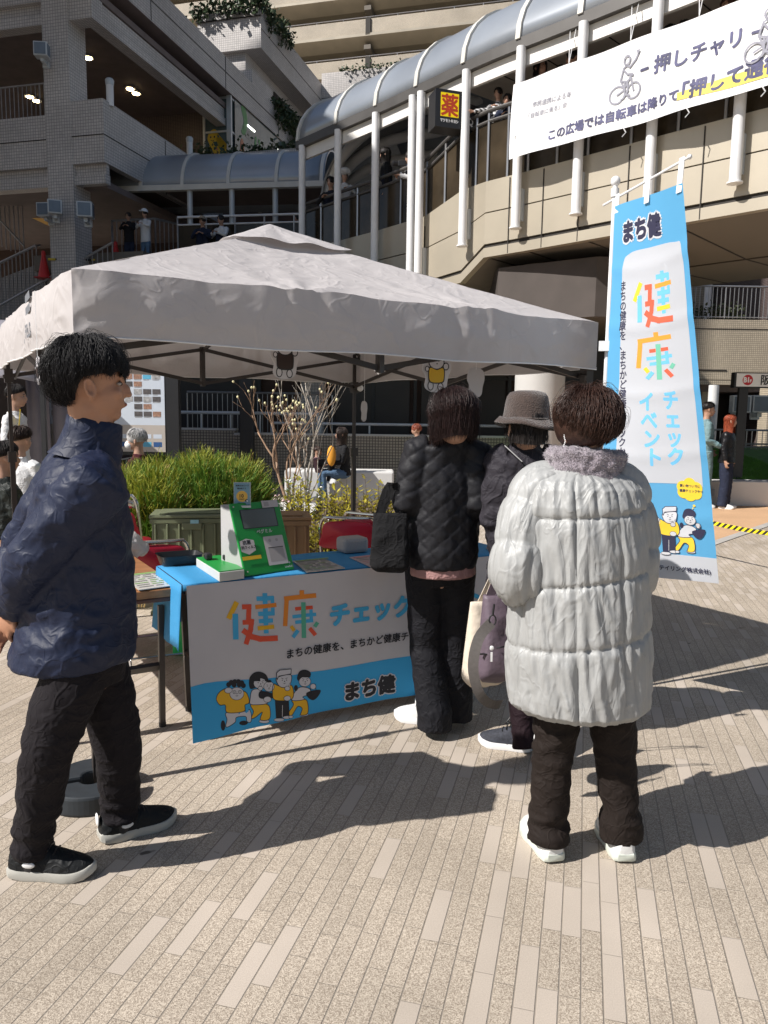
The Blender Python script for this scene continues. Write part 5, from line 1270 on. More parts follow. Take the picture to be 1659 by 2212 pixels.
c = crate('olive green folding crate on top of the other green one, with a pale blue tag', o1 + cx_ * .01, cx_, cy_, .60, .38, .377, .385, og, 'stacked folding crates')
a = MB(); a.obox(o1 + cx_ * .30 - cy_ * .012 + UP * .685, cx_ * .06, cy_ * .004, UP * .03); a.build('tag', mat('pale_blue_tag', (.3, .55, .65), .5), c)
o2 = Vector((-1.05, 5.45, 0)); crate('brown folding crate, the lower of the two behind the green device', o2, cx_, cy_, .53, .38, 0, .375, bg_, 'stacked folding crates')
crate('brown folding crate on top of the other brown one behind the green device', o2, cx_, cy_, .53, .38, .377, .39, bg_, 'stacked folding crates')
a = MB(); a.box(-1.3, 4.6, 0, -1.02, 4.9, .28); 
o = a.build('green_bin', mat('bright_green_plastic', (.02, .50, .12), .4), None, bevel=.02); tag(o, 'bright green plastic bin on the paving seen beneath the blue sheet', 'bin')
# ================================================================ things on the display table
def onT(px, py, z=TL + .006): return gz(px, py, z)
KA, KB = onT(527, 1247), onT(634, 1231); kx = (KB - KA).normalized(); ky = Vector((-kx.y, kx.x, 0)); KW = (KB - KA).length
t = thing('measuring_terminal', 'green-fronted grey measuring terminal with a small screen on the blue table', 'device', KA)
tilt = (UP + ky * .42).normalized(); KH = .352
a = MB(); d0 = ky * .22
a.rings([[KA + kx * s, KA + kx * s + d0, KA + kx * s + d0 + UP * .315 - kx * .0, KA + kx * s + tilt * KH * .93 + ky * .06, KA + kx * s + tilt * KH * .93] for s in (.008, KW - .008)]); a.build('housing', mat('grey_metal_case', (.42, .42, .42), .45, var=.05), t, bevel=.004)
kc2 = {'g': mat('device_green', (.015, .27, .05), .35, var=.04), 's': mat('screen_grey', (.12, .135, .13), .2, var=.05), 'w': mat('device_white', (.52, .48, .47), .5, var=0), 'k': M['black'], 'y': mat('device_yellow', (.72, .45, .02), .5, var=0), 'e': mat('device_slot', (.36, .33, .32), .5, var=0), 'f': mat('font_pale', (.6, .62, .6), .5, var=0)}
a = MB(); nf = kx.cross(tilt); a.obox(KA + nf * .0, kx * KW, tilt * KH, nf * .012); fp = a.build('front_plate', kc2['g'], t, bevel=.008)
ar = Art(); ar.rect(.045, KH * .63, KW - .035, KH * .90, 'k', .004); ar.rect(.05, KH * .64, KW - .04, KH * .89, 's'); ar.text('ペグミル', KW * .40, KH * .555, .022, 'f', .0006)
ar.rect(KW * .50, .035, KW * .90, KH * .50, 'w', .004); ar.rect(KW * .56, .05, KW * .86, KH * .34, 'e', .002); ar.rect(KW * .56, KH * .335, KW * .86, KH * .345, 'k'); ar.ell(KW * .76, KH * .44, .008, .008, 'e', 12); ar.ell(KW * .62, KH * .44, .008, .008, 'e', 12)
ar.poly([(.008, KH * .47), (.045, KH * .50), (.085, KH * .47), (.085, KH * .33), (.045, KH * .28), (.008, KH * .33)], 'w'); ar.text('抗菌', .022, KH * .425, .022, 'k', .0007); ar.text('抗ウィルス', .010, KH * .365, .0165, 'k', .0007)
ar.rect(.004, KH * .21, .105, KH * .26, 'y'); ar.text('LiveAid', KW - .055, .014, .014, 'f', .0003); ar.text('+', KW - .03, .03, .02, 'f', .0006); ar.rect(KW * .62, KH * .90, KW * .95, KH * 1.0, 'w'); ar.rect(KW * .66, KH * .92, KW * .76, KH * .98, 'e')
for x, y in ((.015, .02), (.015, KH - .02), (KW - .015, KH - .02)): ar.ell(x, y, .004, .004, 'w', 10)
ar.build('face_print', flat_fn(KA + nf * .0125, kx, tilt), .001, .001, kc2, t, step=.0003, cell=9)
# card holder on top
cpos = KA + d0 * .7 + UP * .318 + kx * .045
t = thing('point_card', 'small light blue card reading 10 POINT in a clear stand on the green terminal', 'card', cpos)
cc = {'b': mat('card_pale_blue', (.18, .33, .42), .4, var=0), 'y': mat('card_amber', (.75, .45, .08), .5, var=0), 'k': M['black'], 'w': M['white']}
ar = Art(); ar.T = lambda x, y: (x * .66, y * .66); ar.ell(.055, .060, .040, .040, 'y', 26); ar.text('10', .032, .052, .035, 'k', .001); ar.text('POINT', .036, .036, .012, 'k', .0004); ar.text('結果のQRコード', .012, .133, .0125, 'k', .0004); ar.text('読み取りで', .022, .113, .0125, 'k', .0004); ar.ell(.088, .030, .012, .009, 'k', 12); ar.ell(.092, .028, .007, .006, 'w', 10); ar.text('プレゼント', .025, .006, .012, 'k', .0003)
ar.build('card_face', flat_fn(cpos, Vector((1, .1, 0)), UP), .0726, .1023, cc, t, step=.0003, cell=9)
a = MB(); a.obox(cpos + Vector((-.01, -.02, -.012)), Vector((.09, .009, 0)), Vector((-.005, .05, 0)), UP * .010); a.obox(cpos + Vector((-.003, .004, 0)), Vector((.079, .008, 0)), Vector((0, .002, 0)), UP * .106); a.build('clear_stand', mat('acrylic', (.5, .55, .58), .1, var=0), t)
# small green box with two black grips
a0, a1, a2 = onT(474, 1257), onT(528, 1250), onT(424, 1224)
t = thing('palm_sensor', 'low white box with a green top and two black grips left of the terminal', 'device', a0)
ex, ey = a1 - a0, a2 - a0; a = MB(); a.obox(a0, ex, ey, UP * .042); a.build('base', mat('sensor_white', (.55, .55, .52), .5), t, bevel=.003)
a = MB(); a.obox(a0 + UP * .0425 + ex * .01 + ey * .01, ex * .98, ey * .98, UP * .004); a.build('top_plate', kc2['g'], t)
for f, g_ in ((.15, .70), (.75, .55)):
    a = MB(); c = a0 + ex * f + ey * g_ + UP * .046; a.obox(c, ex.normalized() * .034, ey.normalized() * .05, UP * .034); a.build('grip', M['black'], t, bevel=.009)
# black tray
t0 = onT(395, 1222); a = MB(); n = 24
def rr(w, d, k): return [(w / 2 * math.copysign(abs(math.cos(2 * math.pi * i / n)) ** .35, math.cos(2 * math.pi * i / n)) * k, d / 2 * math.copysign(abs(math.sin(2 * math.pi * i / n)) ** .35, math.sin(2 * math.pi * i / n)) * k) for i in range(n)]
a.rings([[t0 + ta * x + tb * (y + .06) + UP * z for x, y in rr(.21, .15, k)] for k, z in ((.85, 0), (1.0, .05), (1.05, .052), (1.0, .05), (.85, .006))]); o = a.build('black_tray', M['black'], None, smooth=True); tag(o, 'shallow black plastic tray at the back left of the blue table', 'tray')
def sheet(label, cs, m, txt=None, z=TL + .008, th=.004):
    P = [gz(x, y, z) for x, y in cs]; t = thing('printed_sheet', label, 'leaflet', P[0], 'printed sheets lying on the tables')
    a = MB(); a.rings([P, [p + UP * th for p in P]] ); a.build('sheet', m, t)
    ar = Art(); ax, ay = P[1] - P[0], P[3] - P[0]; w, h = ax.length, ay.length; rg = random.Random(len(label)); kk = {'w': m, 'k': mat('sheet_ink', (.18, .18, .17), .6, var=0), 'g': mat('sheet_green', (.20, .34, .12), .6, var=0), 'r': mat('sheet_pink', (.55, .25, .25), .6, var=0)}
    c2 = 'r' if 'pink' in label else 'g'
    ar.rect(.01, h * .88, w - .01, h * .97, c2, dl=0)
    for i in range(7):
        x = .012; y = h * (.80 - .115 * i)
        while x < w - .04:
            l = rg.uniform(.02, .07); ar.rect(x, y, min(w - .01, x + l), y + h * .035, 'k' if rg.random() < .7 else c2, dl=0); x += l + .012
    n_ = ax.cross(ay).normalized(); sg = 1 if n_.z > 0 else -1
    axn, ayn, p0 = ax.normalized(), ay.normalized(), P[0]
    def fn(x, y): return p0 + axn * x + ayn * y + UP * (th + .0008), UP
    ar.build('print', fn, .001, .001, kk, t, step=.0003, cell=9)
lam = mat('laminated_sheet', (.50, .48, .45), .25, var=.03)
sheet('laminated white and green sheet lying right of the green terminal', [(662, 1237), (745, 1228), (700, 1208), (632, 1213)], lam)
sheet('pink-edged printed sheet half under the black tote bag', [(815, 1232), (870, 1226), (800, 1200), (755, 1205)], mat('pink_sheet', (.52, .40, .40), .4, var=.03))
sheet('laminated grey and green sheet on the front corner of the wooden table', [(300, 1276), (390, 1264), (345, 1238), (262, 1244)], lam, z=.704)
sheet('blue and white leaflet at the right end of the display table', [(1062, 1196), (1095, 1190), (1075, 1180), (1050, 1184)], lam)
a = MB(); p = onT(745, 1198); a.obox(p, ta * .15, tb * .12, UP * .085); o = a.build('grey_box', mat('pale_grey_box', (.36, .34, .33), .5), None, bevel=.02); tag(o, 'plain pale grey box behind the leaflets on the blue table', 'box')
a = MB(); p = gz(262, 1238, .704); a.obox(p, ws * -.0 + wl * .20, ws * .14, UP * .03); o = a.build('carton', mat('brown_carton', (.20, .10, .05), .6), None); tag(o, 'flat dark brown carton on the wooden table by the young man', 'box')
# white plastic bag slumped on the wooden table
a = MB(); p = gz(268, 1196, .70); a.ell(p + UP * .06, (.10, .09, .07)); a.ell(p + Vector((.06, .02, .03)), (.07, .07, .05)); a.ell(p + Vector((-.07, .02, .08)), (.035, .03, .06))
o = soft(a, 'plastic_bag', mat('thin_white_plastic', (.66, .66, .66), .3, var=.05, transl=.3), None, .01, 1, lambda c, n: .016 * (rid(c, 16) - .5) + .006 * (rid(c, 40) - .5), top=p); tag(o, 'crumpled white plastic bag on the wooden table in front of a chair', 'bag')
# ================================================================ hanging cut-outs under the eave
def cutout(px, py, d, wpx, body, yaw, label, back=False, seed=0):
    p = gy(px, py, d); s = wpx / 1660 * d / 60.0
    t = thing('hanging_cutout', label, 'decoration', p, 'laminated character cut-outs hung from the tent frame')
    ax = Vector((math.cos(yaw), math.sin(yaw), 0)); kc = {'w': mat('cutout_white', (.62, .60, .62), .3, var=0), 'k': M['black'], 'y': mat('cutout_yellow', (.70, .42, .02), .5, var=0), 'd': mat('cutout_dark', (.03, .015, .012), .5, var=0), 'g': mat('cutout_back', (.48, .46, .47), .4, var=0)}
    rim = smooth_poly([(-24, 32), (0, 38), (26, 30), (32, 10), (26, -10), (22, -30), (8, -38), (-12, -38), (-26, -28), (-24, -8), (-32, 8)], 4)
    a = MB(); nn_ = ax.cross(UP); a.rings([[p + ax * x * s + UP * y * s for x, y in rim], [p + ax * x * s + UP * y * s - nn_ * .003 for x, y in rim]]); a.build('card', kc['g' if back else 'w'], t)
    if not back:
        ar = Art(); e = lambda x, y, rx, ry, c: ar.ell(x * s, y * s, rx * s, ry * s, c, 20)
        e(-13, -26, 7, 10, 'k'); e(-13, -26, 5, 8, 'w'); e(9, -28, 7, 9, 'k'); e(9, -28, 5, 7, 'w')
        e(-1, 22, 18, 15, 'k'); e(-1, 22, 16, 13, 'w')
        ar.poly([(x * s, y * s) for x, y in smooth_poly([(-17, 12), (0, 8), (16, 12), (18, -8), (13, -20), (-14, -20), (-19, -6)], 4)], 'k'); ar.poly([(x * s, y * s) for x, y in smooth_poly([(-15, 10), (0, 6), (14, 10), (16, -8), (11, -18), (-12, -18), (-17, -6)], 4)], body)
        ar.ell(-5 * s, 24 * s, 1.2 * s, 1.2 * s, 'k', 8); ar.ell(4 * s, 24 * s, 1.2 * s, 1.2 * s, 'k', 8); e(0, 19, 1.6, 1.3, 'k')
        e(20, 14, 7, 8, 'k'); e(20, 14, 5, 6, 'w'); e(-22, 8, 5, 6, 'k'); e(-22, 8, 3.4, 4.4, 'w')
        ar.build('print', flat_fn(p + nn_ * .001, ax, UP), .001, .001, kc, t, step=.0003, cell=9)
    a = MB(); a.tube([p + UP * 32 * s, Vector((p.x, p.y, 1.98))], .0015, 4); a.build('string', M['white'], t)
cutout(616, 776, 3.62, 64, 'd', R(31), 'round-bodied white cartoon cut-out in a black shirt under the tent eave')
cutout(943, 806, 4.0, 62, 'y', R(20), 'round-bodied white cartoon cut-out in a yellow shirt under the tent eave')
cutout(1028, 826, 4.25, 50, 'd', R(40), 'blank grey back of a cut-out turned away under the tent eave', True)
cutout(82, 800, 3.2, 46, 'd', R(-58), 'cut-out seen almost edge-on at the left end of the tent', False)
cutout(787, 888, 4.9, 34, 'd', R(70), 'small pale cut-out taped to the rear tent leg', True)
# ================================================================ banner flag
FP = Vector((1.135, 4.02, 0)); FTR = Vector((1.285, 3.50, 2.52)); FBR = Vector((1.60, 3.60, .72)); FTL = Vector((1.135, 4.0, 2.55)); FBL = Vector((1.13, 3.98, .70))
FW, FH = .60, 1.82
fb = [Vector(q) for q in (FBL, FBR, FTR, FTL)]
def flag_base(u, v):
    p = (FBL * (1 - u) + FBR * u) * (1 - v) + (FTL * (1 - u) + FTR * u) * v
    return p
def flag_fn(x, y):
    u, v = x / FW, y / FH; p = flag_base(u, v); du = (flag_base(1, v) - flag_base(0, v)).normalized(); n = du.cross(UP).normalized()
    d = .020 * math.sin(u * 5.5 + v * 2.2) * (.4 + (1 - v)) * u + .010 * noise.noise(Vector((x * 3, y * 2, 4)))
    for yc in (.30, .62, .92, 1.24, 1.52): d += .0038 * math.exp(-((y - yc + .02 * math.sin(x * 7)) / .03) ** 2)
    return p + n * d, n
def flag_inv(px, py):
    u, v = .5, .5
    def pr(u, v):
        q = flag_base(u, v) - CAMP; c = q.dot(_f); return (IW / 2 + IH * FR * q.dot(_r) / c, IH / 2 - IH * FR * q.dot(_u) / c)
    for _ in range(9):
        a0_, b0_ = pr(u, v); a1_, b1_ = pr(u + .001, v); a2_, b2_ = pr(u, v + .001)
        J = ((a1_ - a0_) / .001, (a2_ - a0_) / .001, (b1_ - b0_) / .001, (b2_ - b0_) / .001); det = J[0] * J[3] - J[1] * J[2]; ex_, ey_ = px - a0_, py - b0_
        u += (ex_ * J[3] - J[1] * ey_) / det; v += (J[0] * ey_ - J[2] * ex_) / det
    return u * FW, v * FH
def FT(ox, oy, k): return lambda X, Y: flag_inv(*crop2D(X, Y, ox, oy, k))
t = thing('banner_flag', 'tall blue and white advertising flag with multicoloured kanji on a white pole', 'flag', FP)
kf = {'b': mat('flag_blue', (.13, .46, .78), .7, var=.02, transl=.3), 'w': mat('flag_white', (.70, .70, .72), .7, var=.02, transl=.3), 'k': mat('flag_navy', (.025, .025, .06), .8, var=0), 'W': mat('flag_pure', (.74, .74, .76), .7, var=0, transl=.2),
      'r': mat('flag_red', (.80, .12, .06), .8, var=0), 'o': mat('flag_orange', (.85, .33, .04), .8, var=0), 'y': mat('flag_yellow', (.85, .58, .04), .8, var=0), 'g': mat('flag_green', (.16, .50, .36), .8, var=0), 'c': mat('flag_sky', (.16, .50, .78), .8, var=0)}
ar = Art(); T6 = FT(1972, 900, 1.508)
ar.rect(0, 0, FW, .125, 'w')
ar.T = T6; pl = [T6(x, y) for x, y in ((1085, 185), (1060, 172))]; ar.T = lambda x, y: (x, y)
x0_, yt = T6(770, 230); x1_, _ = T6(1100, 195); xb1, yb1 = T6(1245, 1560); xb0 = .09
ar.poly(smooth_poly([(xb0, .49), (xb0, 1.2), (xb0 + .005, yt - .03), (xb0 + .06, yt + .035), (.3, yt + .045), (FW - .10, yt + .045), (FW - .045, yt - .0), (FW - .04, 1.2), (FW - .04, .53), (FW - .07, .485), (.3, .475), (xb0 + .04, .47)], 5), 'w')
# kanji: map the drawn strokes into flag space by bounding box
def boxmap(sx0, sy0, sx1, sy1, q0, q1):
    return lambda X, Y: (q0[0] + (X - sx0) / (sx1 - sx0) * (q1[0] - q0[0]), q0[1] + (Y - sy0) / (sy1 - sy0) * (q1[1] - q0[1]))
ar.T = boxmap(838, 478, 1405, 1035, T6(845, 300), T6(1085, 600)); kenko(ar, 1)
ar.T = boxmap(198, 697, 410, 990, T6(862, 655), T6(1090, 935)); ko(ar, 1)
ar.T = lambda x, y: (x, y)
def col(txt, a_, b_, sz, c, bold):
    q0, q1 = T6(*a_), T6(*b_); n = len(txt) - 1
    for k, chh in enumerate(txt):
        x, y = q0[0] + (q1[0] - q0[0]) * k / n, q0[1] + (q1[1] - q0[1]) * k / n; ar.text(chh, x, y - sz * .38, sz, c, bold, 'CENTER', dl=0)
    ar.lay += 1
col('チェック', (1065, 1055), (1095, 1395), .098, 'c', .0042); col('イベント', (925, 1065), (970, 1400), .098, 'c', .0042)
col('まちの健康を、まちかど健康チェックから', (788, 368), (785, 1425), .050, 'k', .0012)
q0 = T6(775, 125 - 0); q1 = T6(1000, 100)
for bo, c in ((.016, 'W'), (.0065, 'k')): ar.text('まち健', q0[0] + .01, q0[1] + .018, (q1[0] - q0[0]) / 2.95, c, bo)
T8 = FT(2300, 1850, 2.552)
q = T8(560, 215); ar.ell(q[0] - .01, q[1], .075, .062, 'r', 30); ar.text('al', q[0] + .02, q[1] - .01, .05, 'W', .002)
q = T8(1155, 280); 
for dx, dy in ((-.035, .012), (0, .028), (.035, .010), (.03, -.016), (0, -.026), (-.032, -.014), (0, 0)): ar.ell(q[0] + dx, q[1] + dy, .033, .030, 'y', 18)
ar.text('買い物ついでに', q[0] - .052, q[1] + .012, .0155, 'k', .0005); ar.text('健康チェックや〜', q[0] - .054, q[1] - .012, .0155, 'k', .0005)
q = T8(1200, 445); ar.ell(q[0], q[1], .007, .006, 'y', 12); q = T8(1188, 470); ar.ell(q[0], q[1], .004, .004, 'y', 10)
qa, qb = T8(890, 440), T8(1210, 935); ar.T = boxmap(668, 208, 884, 527, qa, qb); family(ar)
ar.T = lambda x, y: (x, y)
q1 = T8(1335, 1165); ar.text('(エイチ・ツー・オー リテイリング株式会社)', q1[0] - .50, .045, .0262, 'k', .0008)
ar.build('cloth', flag_fn, FW, FH, kf, t, step=.0004, cell=.022)
a = MB(); a.tube([FP + UP * .05, FP + UP * 2.66], .0125, 12); a.ell(FP + UP * 2.675, (.024, .024, .026), n=14); a.tube([FP + UP * 2.60, FP + UP * 2.64], .02, 12); a.build('pole', M['white'], t, smooth=True)
d = (FTR - FTL); d.z = 0; d.normalize(); a0_ = FP + UP * 2.585 - d * .10; a1_ = FTR + d * .03 + UP * .10
a = MB(); a.tube([a0_, a1_], .006, 8); a.ell(a1_, (.011, .011, .011), n=8, mrg=6); a.build('cross_arm', M['white'], t, smooth=True)
for u in (.03, .5, .95):
    p0_ = a0_.lerp(a1_, .17 + .80 * u); p1_ = flag_base(u, 1.0); a = MB(); n_ = d.cross(UP) * .004
    a.obox(p1_ - d * .018 - UP * .035 + n_ * .3, d * .036, n_ * .8, (p0_ - p1_) + UP * .05); a.build('loop', M['white'], t)
q = FP + UP * 1.86; a = MB(); a.obox(q + Vector((-.05, -.02, -.02)), Vector((.12, -.03, 0)), Vector((.005, .02, 0)), UP * .05); a.build('side_clip', M['white'], t)
a = MB(); a.lathe(FP, [(.20, 0), (.20, .05), (.17, .08), (.05, .09), (.03, .14)], 24); a.build('base', mat('flag_base_black', (.04, .04, .045), .5), t, smooth=True)
# ================================================================ bicycle banner on the bridge
t = thing('bridge_banner', 'large white cloth banner with bicycle drawings and Japanese text tied along the bridge rail', 'banner', (3.5, 11, 6))
KL, KR = gy(1112, 345, 12.35), None
KL = Vector((2.02, 12.50, 5.62)); KT = gy(1119, 187, 12.85); dirb = Vector((.69, -.725, 0)).normalized()
KBt = gy(1112, 350, 12.85); HB = KT.z - KBt.z; WB = 5.6
def bb_fn(x, y):
    p = Vector((KBt.x, KBt.y, KBt.z)) + dirb * x + UP * (y + .00 * x) - Vector((.725, .69, 0)) * (.10 + .03 * math.sin(x * 2.3) * (1 - y / HB) + .02 * math.sin(x * 5 + y * 3) + .05 * (1 - y / HB))
    return p, Vector((-.725, -.69, 0))
def BBT(ox, oy, k): return lambda X, Y: plane_xy(*crop2D(X, Y, ox, oy, k), KBt - Vector((.07, .072, 0)), dirb, UP)
T3 = BBT(1972, 0, 1.508); kb = {'w': mat('banner_cloth', (.86, .86, .86), .7, var=.02, transl=.1), 'k': mat('banner_ink', (.08, .08, .16), .7, var=.5, scale=6), 'y': mat('banner_highlight', (.85, .68, .12), .7, var=0), 'g': mat('banner_outline', (.28, .28, .33), .7, var=0)}
ar = Art(); ar.T = T3
ar.poly([(1125, 570), (1125, 615), (1420, 545), (1760, 450), (1760, 360), (1600, 420), (1390, 480)], 'y')
ar.T = lambda x, y: (x, y)
def fit(txt, a_, b_, c, bold, k, rot=0.0):
    q0, q1 = T3(*a_), T3(*b_); ar.text(txt, q0[0], q0[1], (q1[0] - q0[0]) / k, c, bold, rot=math.atan2(q1[1] - q0[1], q1[0] - q0[0]), spacing=1.0)
fit('この広場では自転車は降りて', (340, 850), (1090, 618), 'k', .006, 12.3); fit('「押して通行」', (1090, 622), (1660, 450), 'k', .010, 5.1); fit('− 押しチャリ −', (890, 470), (1585, 250), 'k', .008, 6.3)
fit('市民連携による年', (240, 648), (470, 590), 'g', .001, 7.5); fit('「自転車に乗る」会', (205, 722), (430, 655), 'g', .001, 8)
def bike(px, py, s):
    q = T3(px, py); f = lambda X, Y: (q[0] + X * s, q[1] + Y * s); ar.T = f
    for x, r_ in ((-42, 38), (42, 34)): ar.l  ; ar.line([(x + r_ * math.cos(.3 * i), r_ * math.sin(.3 * i)) for i in range(22)], 8, 'g', cap=False)
    ar.line([(-42, 0), (-8, 14), (24, 66), (42, 0)], 8, 'g'); ar.line([(-8, 14), (10, 50), (30, 56)], 8, 'g'); ar.line([(18, 72), (40, 66)], 8, 'g')
    ar.line([(-2, 12), (-28, 60), (-14, 110), (4, 118), (20, 106), (50, 130), (62, 150)], 8, 'g'); ar.line([(-14, 104), (8, 78), (36, 72)], 8, 'g'); ar.line([(-28, 58), (8, 46), (14, 6), (-8, -22), (-20, -26)], 8, 'g'); ar.line([(-6, 52), (-2, -8), (22, -16)], 8, 'g')
    ar.line([(4 + 16 * math.cos(.45 * i), 140 + 19 * math.sin(.45 * i)) for i in range(15)], 8, 'g', cap=False)
    for dx in (-6, 0, 7): ar.line([(62, 150), (62 + dx, 166)], 6, 'g')
    ar.T = lambda x, y: (x, y)
bike(800, 560, .0030); bike(1655, 310, .0030)
ar.build('cloth', bb_fn, WB, HB, kb, t, step=.0012, cell=.14)
for px, py in ((466, 200), (838, 60), (1240, -10)):
    p, n_ = on_gut(*crop2D(px, py, 1972, 0, 1.508)); 
    for dx in (0, .10):
        qx = T3(px - 6, py + 250)[0]; b_ = bb_fn(qx, HB)[0]; a = MB(); a.tube([b_, Vector((p.x, p.y, GZ)) + dirb * dx], .006, 4); a.build('string', M['white'], t)
for X, Y in ((790, 800), (1185, 690), (1640, 560), (150, 790)):
    qx, qy = T3(X, Y); b_ = bb_fn(max(.02, qx), max(0, qy))[0]; a = MB(); a.tube([b_, b_ + Vector((.03, -.02, -.06)), b_ + Vector((-.02, -.02, -.12))], .008, 4); a.build('tie', M['white'], t)
# ================================================================ people
SK = {}
def skin(k='a', c=(.50, .29, .20)): return mat('skin_' + k, c, .5, var=.06, scale=12, bump=.04, bscale=60)
eyeW = mat('eye_white', (.38, .34, .31), .3, var=0); eyeK = mat('eye_dark', (.02, .015, .012), .25, var=0); lipM = mat('lips', (.42, .16, .13), .5, var=0)
def frame_of(yaw, pitch=0.0, roll=0.0):
    f = Vector((math.cos(yaw), math.sin(yaw), 0)); f = (f * math.cos(pitch) + UP * math.sin(pitch)).normalized()
    r = f.cross(UP).normalized(); u = r.cross(f)
    if roll: Rm = Matrix.Rotation(roll, 3, f); r = Rm @ r; u = Rm @ u
    return r, f, u
def head_mb(mb, C, fr, k=1.0, ears=True, neck=None):
    r, f, u = fr
    def e(x, y, z, a, b, c, n=18): mb.ell(C + (r * x + f * y + u * z) * k, (a * k, b * k, c * k), fr, n, 12)
    e(0, -.012, .028, .076, .094, .088); e(0, .022, -.035, .060, .068, .075); e(0, .050, -.088, .026, .028, .022); e(0, .0, -.07, .052, .055, .045)
    e(0, .078, .014, .044, .014, .012, 12); e(0, .094, -.022, .010, .016, .020, 12); e(0, .101, -.034, .013, .012, .009, 12); e(0, .083, .0, .009, .012, .026, 10)
    e(-.034, .062, -.03, .022, .02, .018, 12); e(.034, .062, -.03, .022, .02, .018, 12); e(0, .084, -.063, .021, .010, .009, 12)
    if ears:
        for s in (-1, 1):
            q = C + (r * s * .078 - f * .008 - u * .018) * k
            pts = [q + (f * (.013 * math.cos(t)) + u * (.026 * math.sin(t) + .004) - f * .004 * math.sin(t) + r * s * (.008 + .006 * (math.cos(t) < 0))) * k for t in [R(-100 + 40 * i) for i in range(9)]]
            mb.tube(pts, .0055 * k, 6, close=True); mb.ell(q + r * s * .001 * k, (.007 * k, .012 * k, .022 * k), fr, 10, 8); mb.ell(q + (-u * .030 + f * .002 + r * s * .004) * k, (.006 * k, .008 * k, .009 * k), fr, 8, 6)
    if neck is not None: mb.tube([C + (-f * .022 - u * .03) * k, C.lerp(neck, .55) - f * .006, neck], [.050 * k, .050 * k, .062 * k], 14)
def face_extra(C, fr, k=1.0, far=False):
    r, f, u = fr; w, d, l = MB(), MB(), MB()
    for s in (-1, 1):
        w.ell(C + (r * s * .031 + f * .0745 - u * .003) * k, (.012 * k, .008 * k, .0052 * k), fr, 10, 8)
        d.ell(C + (r * s * .031 + f * .0795 - u * .003) * k, (.0068 * k, .0055 * k, .0052 * k), fr, 8, 6)
        d.tube([C + (r * s * (.016 + .009 * i) + f * (.0885 - .0035 * i) + u * (.0175 + .004 * math.sin(i))) * k for i in range(4)], .0028 * k, 5)
        d.tube([C + (r * s * (.018 + .009 * i) + f * (.0815 - .002 * i) + u * (.0035 + .002 * math.sin(i * 1.2))) * k for i in range(4)], .0016 * k, 4)
    l.ell(C + (f * .091 - u * .0625) * k, (.020 * k, .0045 * k, .0055 * k), fr, 12, 6)
    return [(1, w), (2, d), (3, l)]
def hand_mb(mb, W, d, nrm, k=1.0, curl=.5, thumb=1, spread=1.0):
    """wrist, pointing direction, palm-side normal; five separate fingers"""
    d = d.normalized(); nrm = (nrm - d * nrm.dot(d)).normalized(); s = d.cross(nrm)
    mb.ell(W + d * .045 * k, (.040 * k, .050 * k, .014 * k), (s, d, nrm), 14, 10); mb.tube([W - d * .02 * k, W + d * .02 * k], [.024 * k, .028 * k], 12)
    for i, (x, L) in enumerate(((-.029, .062), (-.010, .075), (.010, .078), (.029, .068))):
        x *= thumb; p = W + (d * .080 + s * x) * k; dd = (d + s * x * 1.6 * spread).normalized(); pts = [p - dd * .02 * k, p]; an = 0
        for j, f_ in enumerate((.45, .32, .23)):
            an += curl * (.55 + .35 * j + .07 * i); q = (dd * math.cos(an) + nrm * math.sin(an)); pts.append(pts[-1] + q * L * f_ * k)
        mb.tube(pts, [.0098 * k, .0094 * k, .0088 * k, .0080 * k, .0066 * k], 8)
    p = W + (d * .028 + s * .032 * thumb) * k; dd = (d * .62 + s * .75 * thumb + nrm * .35).normalized()
    mb.tube([W + (d * .01 + s * .018 * thumb) * k, p, p + dd * .033 * k, p + (dd + d * .5 + nrm * curl * .5).normalized() * .058 * k], [.014 * k, .012 * k, .0105 * k, .008 * k], 8)
def shoe(parent, heel, toe, up_h, mu, ms, w=.098, top=None, laces=None):
    d = toe - heel; L = d.length; d = d.normalized(); s = d.cross(UP).normalized(); z = UP
    n = 22; a = MB(); RS = []
    prof = ((.0, .55, .070), (.06, .80, .088), (.2, .86, .090), (.34, .84, .092), (.5, .88, .080), (.66, 1.0, .062), (.80, .98, .052), (.92, .74, .042), (1.0, .30, .030))
    for t, ww, hh in prof:
        c = heel + d * (L * t); RS.append([c + s * (w / 2 * ww * math.cos(q)) + z * (.018 + (hh if math.sin(q) > 0 else .004) * abs(math.sin(q)) ** .8 * (1 if math.sin(q) > 0 else -1)) for q in [2 * math.pi * j / n for j in range(n)]])
    a.rings(RS); up_ = a.build('shoe', mu, parent, smooth=True, subsurf=1)
    ol = [(0, .56), (.04, .78), (.2, .90), (.45, .88), (.68, 1.06), (.82, 1.02), (.93, .78), (1.0, .36), (1.02, .0)]
    pl = [(t, x) for t, x in ol] + [(t, -x) for t, x in ol[::-1]]
    a = MB(); a.rings([[heel + d * (L * t * k2 + (1 - k2) * L * .5) + s * (w / 2 * x * k2) + z * (zz + .012 * max(0, (t - .8) / .2) ** 2 + .008 * max(0, (.12 - t) / .12)) for t, x in pl] for zz, k2 in ((.001, .97), (.006, 1.0), (.026, 1.0), (.032, .96))]); a.build('sole', ms, up_, smooth=True)
    if laces:
        a = MB()
        for i in range(4): c = heel + d * L * (.42 + .07 * i) + z * (.018 + .092 - .011 * i - .004); a.tube([c - s * .026, c + z * .008, c + s * .026], .0028, 5)
        c = heel + d * L * .40 + z * .115; a.tube([c, c + s * .03 + z * .022 + d * .01, c + s * .012 + d * .025, c], .0028, 5); a.tube([c, c - s * .03 + z * .020 + d * .015, c - s * .01 + d * .03, c], .0028, 5)
        a.build('laces', laces, up_, smooth=True)
    return up_
